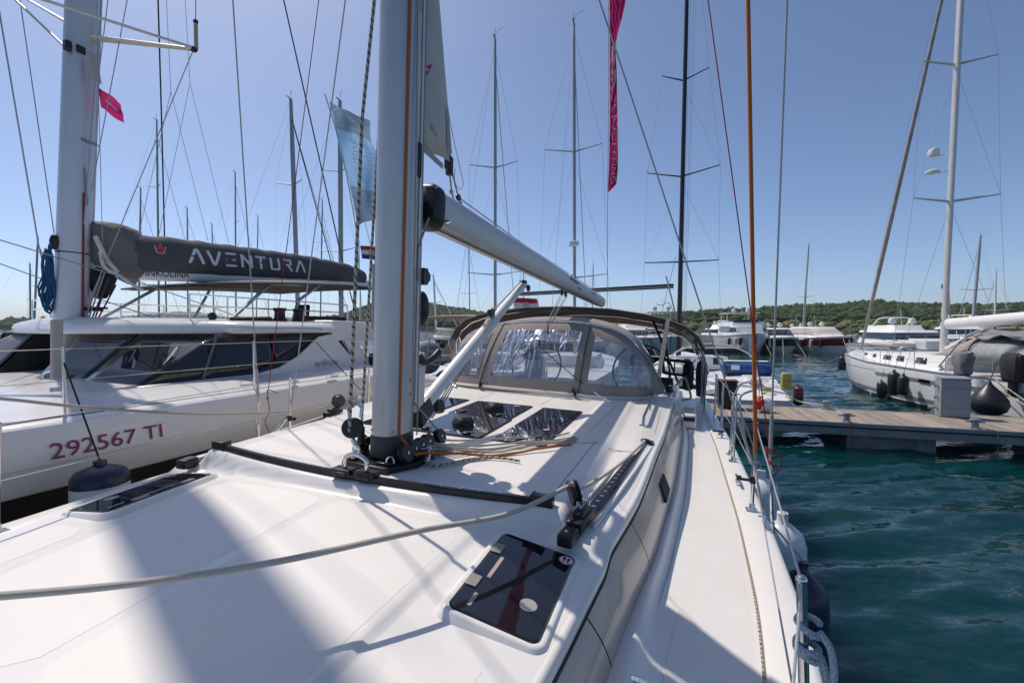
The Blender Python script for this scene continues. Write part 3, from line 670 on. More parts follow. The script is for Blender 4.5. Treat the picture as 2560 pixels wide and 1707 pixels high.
def mast_and_boom():
    # mast
    def msec(z): return [(.092 * math.copysign(abs(math.cos(a)) ** .82, math.cos(a)), .02 + .135 * math.copysign(abs(math.sin(a)) ** .9, math.sin(a)), z) for a in [2 * math.pi * k / 40 for k in range(40)]]
    mb = MB(); mb.loft([msec(z) for z in (.155, 1, 3, 6, 16.5)]); ms = mb.build('mast', ALU, yacht, auto=60)
    mb = MB(); mb.box((.0, .175, 8.3), (.050, .05, 16.0)); mb.build('sail_track', BOOMALU, ms, bevel=.004)
    mb = MB(); mb.box((.055, .165, 8.2), (.012, .028, 15.8)); mb.build('track_lip', WHITEALU, ms)
    mb = MB()
    def bsec(z, k): return [(p[0] * k, .02 + (p[1] - .02) * k, z) for p in msec(z)]
    mb.loft([bsec(.045, 1.06), bsec(.150, 1.05), bsec(.162, 1.0)]); mb.build('mast_collar', DGREY, ms, auto=40)
    mb = MB(); P = [(-.17, -.20), (.13, -.22), (.22, -.06), (.20, .36), (-.17, .36)]
    mb.prism([(x, y, .002) for x, y in P], (0, 0, .030)); mb.box((-.12, -.13, .036), (.05, .11, .022)); mb.box((.08, -.16, .036), (.09, .05, .022)); mb.build('mast_step', BLACKA, ms, bevel=.006)
    for (x, y, rz) in ((.115, -.165, 20), (-.135, -.12, -30), (-.13, .25, 60)):
        mb = MB(); Q = Matrix.Rotation(R(rz), 3, 'Z'); mb.tube([Vector((x, y, .03)) + Q @ Vector((.020 * math.cos(a), 0, .015 + .034 * math.sin(a))) for a in [math.pi * k / 8 for k in range(9)]], .006, 8); mb.build('shackle', STEEL, ms)
    # turning blocks at the foot
    for i, (x, y, r) in enumerate(((.165, -.095, .046), (.158, -.005, .046), (.150, .080, .046), (.142, .165, .046), (.148, .300, .046), (-.17, -.02, .044), (-.17, .10, .044))):
        mb = MB(); c = Vector((x, y, .085)); Mx = Matrix.Rotation(R(72 if x > 0 else 110), 3, 'Y') @ Matrix.Rotation(R(6), 3, 'Z')
        mb.lathe([(.001, -.020), (r, -.020), (r * 1.03, -.013), (r * .8, -.006), (r * .8, .006), (r * 1.03, .013), (r, .020), (.001, .021)], c, 26, M=Mx); mb.box(c + Vector((0, .01, -.045)), (.03, .05, .05)); bk = mb.build('turning_block', BLACK, ms, auto=40)
        mb = MB(); mb.lathe([(.009, .020), (.009, .0225), (.004, .024)], c, 10, M=Mx); mb.build('block_pin', STEEL, bk)
    mb = MB()
    for (x, y, z) in ((.083, -.045, .185), (.070, -.075, .19), (-.05, -.105, .19), (.092, .05, .46), (.092, .05, .38), (.090, .08, .42)):
        mb.lathe([(.006, 0), (.006, .002)], (x, y, z), 8, M=Matrix.Rotation(R(90), 3, 'Y') if x > .08 else Matrix.Rotation(R(90), 3, 'X'))
    mb.build('mast_screws', DGREY, ms)['kind'] = 'stuff'
    # exit slots, plate, light block on the starboard-aft flank
    mb = MB(); mb.box((.072, .105, 1.71), (.035, .050, .20)); mb.build('exit_plate', BLACK, ms, bevel=.015, seg=3)
    mb = MB(); mb.box((.080, .085, 2.16), (.012, .028, .26)); mb.build('halyard_slot', WHITEALU, ms, bevel=.006)
    mb = MB(); mb.box((-.075, -.06, .92), (.02, .05, .36)); mb.build('mast_label', mat('grey_label', (.33, .35, .36), .4), ms, bevel=.006)
    vs, fs = text_faces('SELDEN', .035, .0); mb = MB(); mb.add([(.0915, .06 + y, 2.62 - x) for x, y, z in vs], fs); mb.build('maker_lettering', DGREY, ms, smooth=False)
    mb = MB(); mb.box((.06, .205, 1.06), (.05, .06, .10)); mb.lathe([(.036, -.02), (.040, 0), (.036, .02)], (.06, .235, 1.06), 16, M=Matrix.Rotation(R(90), 3, 'Y')); mb.build('cheek_block', BLACK, ms, bevel=.008)
    mb = MB(); mb.ell((.045, .225, .87), (.045, .055, .105), 14, 10); mb.build('deck_light', BLACK, ms)
    # winch handle pocket-like bracket with rolled line below the goose neck
    mb = MB(); mb.tube(spline([(.05, .19, .60), (.055, .25, .545), (.06, .34, .56), (.06, .42, .60)], 5), .022, 10); mb.build('padded_handle', BLACK, ms)
    mb = MB(); mb.box((.0, .235, .42), (.085, .12, .36)); mb.build('furler_box', WHITEALU, ms, bevel=.01)
    mb = MB()
    for sd in (1, -1):
        for z, w in ((5.3, 1.45), (10.2, 1.1)):
            mb.loft([[(sd * .05 + 0, .06 + .05 * math.cos(a), z + .018 * math.sin(a)) for a in [2 * math.pi * k / 10 for k in range(10)]], [(sd * w, .42 + .03 * math.cos(a), z + .08 + .012 * math.sin(a)) for a in [2 * math.pi * k / 10 for k in range(10)]]])
    mb.build('spreader', ALU, ms)
    # boom
    A = Vector((0, .40, 1.505)); B = Vector((.18, 6.0, 1.215)); d = (B - A).normalized(); sd = d.cross(Vector((0, 0, 1))).normalized(); up = sd.cross(d)
    def bo(t):
        h = lerp(.132, .098, t) * (1 if t < .93 else lerp(1, .86, (t - .93) / .07)); w = lerp(.085, .068, t)
        q = []
        for k in range(28):
            a = 2 * math.pi * k / 28; ca, sa = math.cos(a), math.sin(a); q.append(A.lerp(B, t) + sd * (w * math.copysign(abs(ca) ** .75, ca)) + up * (h * math.copysign(abs(sa) ** .8, sa)))
        return q
    mb = MB(); mb.loft([bo(t) for t in (0, .25, .5, .75, .93, .97, 1)]); bm_ = mb.build('boom', BOOMALU, yacht, auto=60)
    mb = MB(); mb.bar(A + up * -.134 + sd * .05, B - d * .15 + up * -.10 + sd * .04, .012, .008); mb.build('boom_groove', DGREY, bm_)
    mb = MB()
    s0 = [A + d * .005 + sd * (.093 * math.copysign(abs(math.cos(a)) ** .6, math.cos(a))) + up * (.142 * math.copysign(abs(math.sin(a)) ** .6, math.sin(a))) for a in [2 * math.pi * k / 28 for k in range(28)]]
    s1 = [p - d * .075 for p in s0]; s2 = [A - d * .10 + (p - A - d * .005) * .82 for p in s0]
    mb.loft([s0, s1, s2]); gc = mb.build('goose_neck_cap', BLACK, bm_, auto=50)
    mb = MB()
    for k in range(3): mb.bar(A - d * .082 + up * (.085 - .012 * k) + sd * (.055 - .035 * k), A - d * .082 + up * (.118) + sd * (.086 - .035 * k), .006, .006)
    mb.build('cap_rib', STEEL, gc)
    mb = MB(); mb.box((.0, .245, 1.47), (.045, .16, .10)); mb.cyl((0, .26, 1.38), (0, .26, 1.56), .018); mb.build('goose_neck', BLACKA, bm_, bevel=.008)
    mb = MB(); mb.cyl(A + sd * .085 - up * .075 + d * .03, A + sd * .115 - up * .075 + d * .03, .012); mb.tube([A + sd * .10 - up * .075 + d * .03, A + sd * .118 - up * .08 + d * .06], .006, 6); mb.build('cleat_pin', STEEL, bm_)
    # printed address near the outer end
    for txt, t0, up0, sz, m_ in (('www.sail.com', .56, .028, .085, BLUEP), ('yacht charter', .635, -.028, .036, BLUEP), ('sailing  yachting', .79, .012, .040, DGREY)):
        vs, fs = text_faces(txt, sz, .0015); mb = MB()
        w0 = lambda t: lerp(.085, .068, t)
        mb.add([A.lerp(B, t0) + d * x + sd * (w0(t0) * (1 - .18 * abs((up0 + y) / .12) ** 2.4) + .003) + up * (up0 + y) for x, y, z in vs], fs); 
        mb.build('boom_lettering', m_, bm_, smooth=False)
    mb = MB(); p = A.lerp(B, .62) + up * .125; mb.lathe([(.024, -.02), (.03, 0), (.024, .02)], p, 14, M=Matrix.Rotation(R(90), 3, 'Y')); mb.build('boom_sheave', STEEL, bm_)
    # mainsheet blocks under the boom
    mb = MB()
    for t in (.545, .575):
        p = A.lerp(B, t) - up * .15; mb.lathe([(.030, -.012), (.034, 0), (.030, .012)], p, 16, M=Matrix.Rotation(R(90), 3, 'Y')); mb.box(p + up * .04, (.02, .03, .05))
    mb.build('mainsheet_block', BLACK, bm_)
    hub = YF.Y(1348, 866, 2.62)
    mb = MB()
    for t, o in ((.545, -.012), (.553, .0), (.570, .012), (.578, .02)): mb.tube([A.lerp(B, t) - up * .16 + sd * o, hub + Vector((o, 0, .06))], .0045, 6)
    mb.build('mainsheet', ROPEP, bm_)
    mb = MB(); mb.bar(hub + Vector((0, 0, .075)), hub + Vector((0, 0, -.0)), .022, .018); mb.build('mainsheet_tackle', BLACK, bm_, bevel=.004)
    mb = MB(); mb.tube([hub, YF.Z(1180, 955, .07), YF.Z(1158, 962, .05)], .0045, 6); mb.tube([hub, YF.Z(1445, 950, .22), YF.Z(1500, 985, .06)], .0045, 6); mb.build('mainsheet_bridle', ROPEK, bm_)
    # rod kicker
    a = Vector((0, .33, .25)); b = YF.X(1308, 712, .045); dk = (b - a).normalized(); sv = dk.cross(Vector((1, 0, 0))).normalized()
    mb = MB(); mb.tube([a, a.lerp(b, .62)], .047, 20); vg = mb.build('kicker', WHITEALU, yacht, auto=50)
    mb = MB(); mb.tube([a.lerp(b, .60), b], .037, 18); mb.build('kicker_rod', WHITEALU, vg, auto=50)
    mb = MB(); mb.prism([a - dk * .12 + sv * .075 + Vector((-.055, 0, 0)), a + dk * .05 + sv * .065 + Vector((-.055, 0, 0)), a + dk * .04 - sv * .055 + Vector((-.055, 0, 0)), a - dk * .09 - sv * .055 + Vector((-.055, 0, 0))], (.11, 0, 0)); mb.build('kicker_fitting', DGREY, vg, bevel=.012, seg=3)
    mb = MB(); mb.box(b + Vector((0, 0, .01)), (.06, .08, .07)); mb.lathe([(.03, -.015), (.034, 0), (.03, .015)], b + Vector((.045, .03, -.03)), 14, M=Matrix.Rotation(R(90), 3, 'Y')); mb.build('kicker_end', BLACK, vg, bevel=.01)
    c = a + Vector((.03, .16, -.02))
    mb = MB(); mb.lathe([(.001, -.022), (.046, -.022), (.048, 0), (.046, .022), (.001, .022)], c, 22, M=Matrix.Rotation(R(75), 3, 'Y')); mb.build('kicker_block', BLACK, vg, auto=40)
    mb = MB(); mb.tube([c + Vector((0, -.04, -.03)), c + Vector((0, -.08, -.055)), a + Vector((.02, .0, -.06))], .010, 8); mb.build('shackle', STEEL, vg)
    c2 = a.lerp(b, .60) - sv * .085
    mb = MB(); mb.lathe([(.001, -.02), (.036, -.02), (.040, 0), (.036, .02), (.001, .02)], c2, 20, M=Matrix.Rotation(R(80), 3, 'Y')); mb.build('kicker_block', BLACK, vg, auto=40)
    mb = MB()
    for o in (-.014, .004, .022): mb.tube([c + Vector((o, .03, .02)), c2 + Vector((o, -.01, -.02))], .0048, 6)
    mb.build('kicker_line', ROPEP, vg)
    mb = MB(); mb.tube([b - sv * .05, c2], .006, 6); mb.build('kicker_strop', ROPEP, vg)
    # clew of the furled mainsail
    mb = MB(); P = [YF.X(px, py, 0) for px, py in ((1048, -420), (1080, -420), (1098, 0), (1108, 120), (1119, 262), (1131, 395), (1110, 424), (1050, 376))]
    lu = [YF.X(1048, py, 0) for py in (-420, -150, 0, 100, 200, 300, 376)]; le = [YF.X(px, py, 0) for px, py in ((1070, -420), (1086, -150), (1098, 0), (1106, 100), (1114, 200), (1123, 300), (1129, 410))]
    mb.grid(lambda i, t: lu[i].lerp(le[i], t) + Vector((.018 * math.sin(math.pi * t) * (1 + i * .2), 0, 0)), range(7), [k / 8 for k in range(9)]); sl = mb.build('mainsail', SAILC, yacht, thick=.002, auto=180)
    mb = MB(); mb.add([YF.X(px, py, .034) for px, py in ((1060, 136), (1064, 166), (1082, 161), (1068, 189), (1058, 180))], [(0, 1, 4), (1, 2, 3, 4)]); lg = mb.build('sail_emblem', MAGENTA, sl, smooth=False)
    mb = MB(); strokes(mb, [(0, 0, .02, .012), (.008, -.01, .03, .004)], .006, lambda x, y: YF.X(1060 + x * 420, 175 - y * 420, .036)); mb.build('emblem_lettering', WHITEP, lg, smooth=False)
    for quad in (((1117, 270), (1121, 268), (1130, 385), (1118, 385)), ((1077, 312), (1082, 310), (1114, 380), (1108, 384)), ((1060, 366), (1072, 374), (1108, 410), (1107, 424), (1058, 380))):
        mb = MB(); mb.add([YF.X(px, py, .036) for px, py in quad], [tuple(range(len(quad)))]); mb.build('clew_patch', SAILP, sl, smooth=False)
    cb = YF.X(1122, 408, .0)
    mb = MB(); mb.box(cb, (.050, .055, .085)); mb.box(cb + Vector((.0, .012, -.055)), (.044, .045, .05)); mb.lathe([(.030, -.018), (.030, .018)], cb + Vector((0, 0, -.03)), 16, M=Matrix.Rotation(R(90), 3, 'Y')); mb.build('clew_block', BLACK, sl, bevel=.01)
    b1 = YF.X(1146, 494, .02); b0 = YF.X(1128, 480, .02)
    mb = MB(); mb.tube([cb, b0 + Vector((0, 0, .02)), YF.X(1136, 510, .02)], .006, 7); mb.tube([cb + Vector((0, .02, 0)), b1, ], .006, 7); mb.tube([b1] + [A.lerp(B, t) + up * .14 for t in (.30, .6, .95)], .005, 6); mb.ell(b0, (.014, .014, .016)); mb.ell(YF.X(1150, 508, .02), (.016, .016, .012)); mb.build('outhaul', ROPEP, sl)
    mb = MB(); mb.lathe([(.024, -.010), (.026, 0), (.024, .010)], b1, 16, M=Matrix.Rotation(R(80), 3, 'Y')); mb.build('outhaul_block', BLACK, sl)
    mb = MB(); mb.tube(spline([YF.X(1118, 262, .0), YF.X(1130, 330, 0), YF.X(1150, 420, .01), YF.X(1158, 460, .0), YF.X(1150, 473, .0), YF.X(1137, 455, .0), YF.X(1138, 420, 0)], 6), .0025, 5); mb.build('leech_line', ropemat('leech_cord', (.6, .42, .36)), sl)
mast_and_boom()

# ------------------------------------------------------------------ spray hood, bimini, cockpit
def spray_hood():
    base = spline([(-1.36, 3.62, .0), (-1.20, 2.98, .03), (-.95, 2.70, .06), (-.57, 2.60, .07), (0, 2.555, .075), (.51, 2.56, .07), (.92, 2.68, .055), (1.18, 2.98, .035), (1.36, 3.62, .0)], 10)
    hoop = spline([(-1.37, 3.72, .03), (-1.16, 3.16, .46), (-.92, 3.06, .68), (-.42, 2.97, .80), (.02, 2.94, .835), (.54, 2.96, .82), (.92, 3.06, .705), (1.12, 3.17, .50), (1.37, 3.72, .03)], 10)
    def srf(s, t, off=0):
        i = min(int(s), 79); f = s - i; b = base[i].lerp(base[min(i + 1, 80)], f); h = hoop[i].lerp(hoop[min(i + 1, 80)], f)
        p = b.lerp(h, t); p.y -= .05 * math.sin(math.pi * t) ; p.z += .03 * math.sin(math.pi * t); p.y -= off; return p
    # windows as (s0, s1): left, centre, right;   t bounds
    wins = [(8.0, 27.0), (30.7, 49.0), (52.3, 73.5)]
    t0 = lambda s: .145 + (.10 * ((abs(s - 40) - 13) / 20) ** 2 if abs(s - 40) > 13 else 0)
    t1 = lambda s: .84 + (-.06 if abs(s - 40) > 13 else 0)
    ss = sorted(set([k * 1.0 for k in range(81)] + [w for q in wins for w in q]))
    fab = MB()
    for a, b in zip(ss[:-1], ss[1:]):
        m = (a + b) / 2; inw = any(w0 <= m <= w1 for w0, w1 in wins)
        for lo, hi in (((0, 1),) if not inw else ((0, 2), (2, 3))):
            if not inw:
                rows = [k / 8 for k in range(9)]
                for r0, r1 in zip(rows[:-1], rows[1:]): fab.add([srf(a, r0), srf(b, r0), srf(b, r1), srf(a, r1)], [(0, 1, 2, 3)])
            elif lo == 0: fab.add([srf(a, 0), srf(b, 0), srf(b, t0(b)), srf(a, t0(a))], [(0, 1, 2, 3)])
            else: fab.add([srf(a, t1(a)), srf(b, t1(b)), srf(b, 1), srf(a, 1)], [(0, 1, 2, 3)])
    # top between the two hoops
    for i in range(80):
        for k in range(6):
            def tp(i, t):
                p = hoop[i].copy(); w = max(0, math.sin(math.pi * min(1, max(0, i / 80)))); p.y += .78 * t * (.25 + .75 * w); p.z += (.10 * t - .05 * t * t + .02 * math.sin(math.pi * t)) * w; return p
            fab.add([tp(i, k / 6), tp(i + 1, k / 6), tp(i + 1, (k + 1) / 6), tp(i, (k + 1) / 6)], [(0, 1, 2, 3)])
    bmv = fab; sh = bmv.build('spray_hood', TAUPE, yacht, auto=180)
    bmm = bmesh.new(); bmm.from_mesh(sh.data); bmesh.ops.remove_doubles(bmm, verts=bmm.verts, dist=.0008); bmesh.ops.recalc_face_normals(bmm, faces=bmm.faces); bmm.to_mesh(sh.data); bmm.free()
    for w0, w1 in wins:
        mb = MB(); sw = [w0] + [k for k in range(81) if w0 < k < w1] + [w1]
        mb.grid(lambda s, t: srf(s, lerp(t0(s) - .012, t1(s) + .012, t), .004 + .012 * math.sin(s * 1.9 + t * 3) * math.sin(math.pi * t) * .5), sw, [k / 14 for k in range(15)]); w = mb.build('vinyl_window', VINYL, sh, auto=180)
    mb = MB()
    for s in (28.6, 50.6): mb.tube([srf(s, t / 8, .006) for t in range(9)], .006, 6)
    mb.build('zip', DGREY, sh)
    mb = MB(); mb.tube([p + Vector((0, -.012, -.006)) for p in base[4:77]], .016, 8); mb.build('base_rail', mat('cream_rail', (.62, .58, .50), .5), sh)
    mb = MB(); mb.tube(hoop, .013, 8); mb.tube([p + Vector((0, .60, .02)) for p in hoop[6:75]], .012, 8); mb.build('hood_frame', STEEL, sh)
    for x, y in ((.505, 2.53), (-.60, 2.57)):
        mb = MB(); mb.box((x, y, .085), (.03, .03, .05)); mb.tube(spline([(x, y - .01, .09), (x + .02, y - .04, .045), (x + .09, y - .08, .022), (x + .18, y - .07, .02)], 5), .009, 6); mb.build('hood_strap', BLACK, sh)
    for x, y in ((.86, 2.50), (-.9, 2.55)):
        mb = MB(); mb.tube([(x, y, .045), (x - .08, y + .04, .06), (x - .16, y + .07, .11)], .005, 6); mb.lathe([(.022, 0), (.016, .03), (.001, .032)], (x, y, .02), 10); mb.build('deck_eye', STEEL, sh)
spray_hood()
def bimini():
    prx = [0, .6, 1.05, 1.35, 1.58, 1.74, 1.83]; prz = [1.045, 1.025, .965, .90, .82, .69, .52]
    def cz(x, y): return interp(abs(x), prx, prz) - .062 * (y - 4.15) + .03 * math.sin(math.pi * (y - 4.15) / 2.6) - (.02 * math.sin((y - 4.15) * 7.2) ** 2)
    xs = [-1.83, -1.79, -1.74, -1.66, -1.58, -1.46, -1.35, -1.2, -1.05, -.8, -.6, -.3, 0, .3, .6, .8, 1.05, 1.2, 1.35, 1.46, 1.58, 1.66, 1.74, 1.79, 1.83]
    mb = MB(); mb.grid(lambda x, y: (x, y, cz(x, y)), xs, [4.15 + .1 * k for k in range(27)]); bi = mb.build('bimini', UNDERC, yacht, thick=.006, auto=180)
    mb = MB(); mb.grid(lambda x, k: (x, 4.148 - .012 * k, cz(x, 4.15) + .004 - .055 * k), xs, range(2)); mb.build('front_valance', UNDERC, bi, thick=.006)
    mb = MB(); mb.tube([(x, 4.142, cz(x, 4.15) + .006) for x in xs], .009, 6); mb.build('front_hem', TAUPE, bi)
    for y, lean in ((4.30, .25), (5.35, 0), (6.55, -.3)):
        mb = MB(); pts = [(-1.86, y + lean, -.36), (-1.86, y + lean * .5, .25)] + [(x * .985, y, cz(x, y) - .016) for x in xs] + [(1.86, y + lean * .5, .25), (1.86, y + lean, -.36)]; mb.tube(spline(pts, 2), .0125, 8); mb.build('bimini_tube', STEEL, bi)
    mb = MB(); mb.tube([(1.80, 4.33, .60), (1.86, 5.1, -.30)], .011, 8); mb.tube([(-1.80, 4.33, .60), (-1.86, 5.1, -.30)], .011, 8); mb.build('brace', STEEL, bi)
    mb = MB(); mb.bar((1.36, 4.10, .92), (1.265, 3.62, -.06), .050, .004, up=(0, 1, 0)); mb.build('canvas_strap', mat('pale_strap', (.42, .38, .33), .8), bi)
    mb = MB(); mb.bar((1.30, 4.0, .90), (1.44, 4.6, -.02), .014, .004, up=(0, 1, 0)); mb.bar((1.15, 4.2, .93), (1.52, 4.9, .0), .022, .022); mb.build('dark_strut', BLACK, bi)
    mb = MB(); mb.box((1.0, 4.6, .955), (.62, .30, .004), Matrix.Rotation(R(7), 3, 'Y')); mb.build('clear_panel', mat('milky_panel', (.55, .55, .56), .3), bi)
bimini()
def cockpit():
    for sd in (1, -1):
        mb = MB(); mb.lathe([(.075, 0), (.070, .02), (.050, .05), (.046, .10), (.060, .115), (.060, .135), (.030, .145), (.001, .146)], (sd * 1.40, 4.35, -.07), 22); w = mb.build('sheet_winch', BLACK, yacht, auto=35)
        mb = MB(); mb.lathe([(.047, .05), (.047, .10)], (sd * 1.40, 4.35, -.07), 22); mb.build('winch_drum', STEEL, w)
        mb = MB(); mb.box((sd * 1.22, 4.05, -.005), (.26, .28, .07)); mb.build('clutch_bank', BLACK, yacht, bevel=.015)
        # steering wheel on its pedestal
        c = Vector((sd * .92, 5.75, .05)); M = Matrix.Rotation(R(72), 3, 'X'); mb = MB()
        mb.tube([c + M @ Vector((.46 * math.cos(a), .46 * math.sin(a), 0)) for a in [2 * math.pi * k / 36 for k in range(36)]], .016, 8, closed=True); wh = mb.build('steering_wheel', BLACK, yacht)
        for k in range(3):
            a = 2 * math.pi * k / 3 + .5; mb = MB(); mb.tube([c, c + M @ Vector((.46 * math.cos(a), .46 * math.sin(a), 0))], .010, 6); mb.build('spoke', STEEL, wh)
        mb = MB(); mb.prism([(sd * .92 - .16, 5.48, -.78), (sd * .92 - .16, 5.78, -.78), (sd * .92 - .12, 5.70, .18), (sd * .92 - .12, 5.46, .26)], (.32, 0, 0)); mb.build('helm_pedestal', GEL, yacht, bevel=.02)
        mb = MB(); mb.box((sd * .92, 5.50, .26), (.30, .06, .20), Matrix.Rotation(R(-20), 3, 'X')); mb.build('chart_plotter', BLACK, yacht, bevel=.01)
    # padded push-pit seat ring and covered gear on the quarter
    P = [(1.30, 5.35, .30), (1.66, 5.35, .28), (1.69, 5.35, .25), (1.69, 5.35, .10), (1.66, 5.35, .07), (1.34, 5.35, .09), (1.30, 5.35, .12), (1.28, 5.35, .27)]
    mb = MB(); mb.tube([Vector(p) for p in spline(P + [P[0]], 4)[:-1]], .024, 10, closed=True); mb.bar((1.45, 5.35, .30), (1.46, 5.35, .08), .02, .02); st = mb.build('padded_rail_seat', BLACK, yacht)
    mb = MB(); mb.tube([(.86, 5.35, .31), (1.22, 5.35, .30)], .034, 10); mb.build('padded_rail', BLACK, yacht)
    mb = MB(); mb.lathe([(.02, -.30), (.12, -.28), (.15, -.1), (.165, .12), (.13, .24), (.03, .29)], (1.86, 5.6, .02), 16, sx=.55, sy=1.1); mb.build('covered_outboard', mat('slate_cover', (.055, .065, .085), .8, var=.2, vscale=8, bump=.6, bscale=14), yacht)
    mb = MB(); mb.lathe([(.02, -.22), (.09, -.2), (.11, 0), (.10, .18), (.03, .22)], (1.66, 5.5, .04), 14, sx=.8); mb.build('covered_grill', mat('charcoal_cover', (.03, .03, .035), .8, var=.2, vscale=8, bump=.6, bscale=14), yacht)
    mb = MB(); mb.box((1.30, 4.75, -.03), (.30, .34, .20)); mb.build('cockpit_cushion', mat('dark_cushion', (.025, .027, .032), .85), yacht, bevel=.04, seg=3)
    mb = MB(); mb.tube(spline([(1.50, 4.5, .02), (1.60, 4.7, .10), (1.66, 4.9, -.05), (1.70, 5.0, -.22), (1.58, 4.9, -.25)], 5), .016, 7); mb.build('coiled_line', ROPEP, yacht)
    # moulded step at the aft end of the coachroof, vent grille
    mb = MB(); mb.box((1.66, 3.95, -.32), (.17, .55, .17)); mb.build('deck_step', GEL, yacht, bevel=.03, seg=3)
    mb = MB(); mb.box((1.66, 3.672, -.29), (.13, .006, .05)); mb.build('step_vent', BLACK, yacht)
    mb = MB(); mb.box((0, 5.1, -.45), (.62, 1.1, .05)); mb.box((0, 5.1, -.62), (.2, .8, .36)); mb.build('cockpit_table', GEL, yacht, bevel=.015)
    # transom and pushpit
    mb = MB()
    for z in (-.06, .22): mb.tube(spline([(1.93, 6.2, z), (1.93, 7.1, z), (1.55, 7.35, z), (.9, 7.4, z)], 5), .0125, 8); mb.tube(spline([(-1.93, 6.2, z), (-1.93, 7.1, z), (-1.55, 7.35, z), (-.9, 7.4, z)], 5), .0125, 8)
    for x in (-1.93, 1.93):
        for y in (6.2, 7.0): mb.tube([(x, y, -.42), (x, y, .22)], .0125, 8)
    mb.build('pushpit', STEEL, yacht)
cockpit()

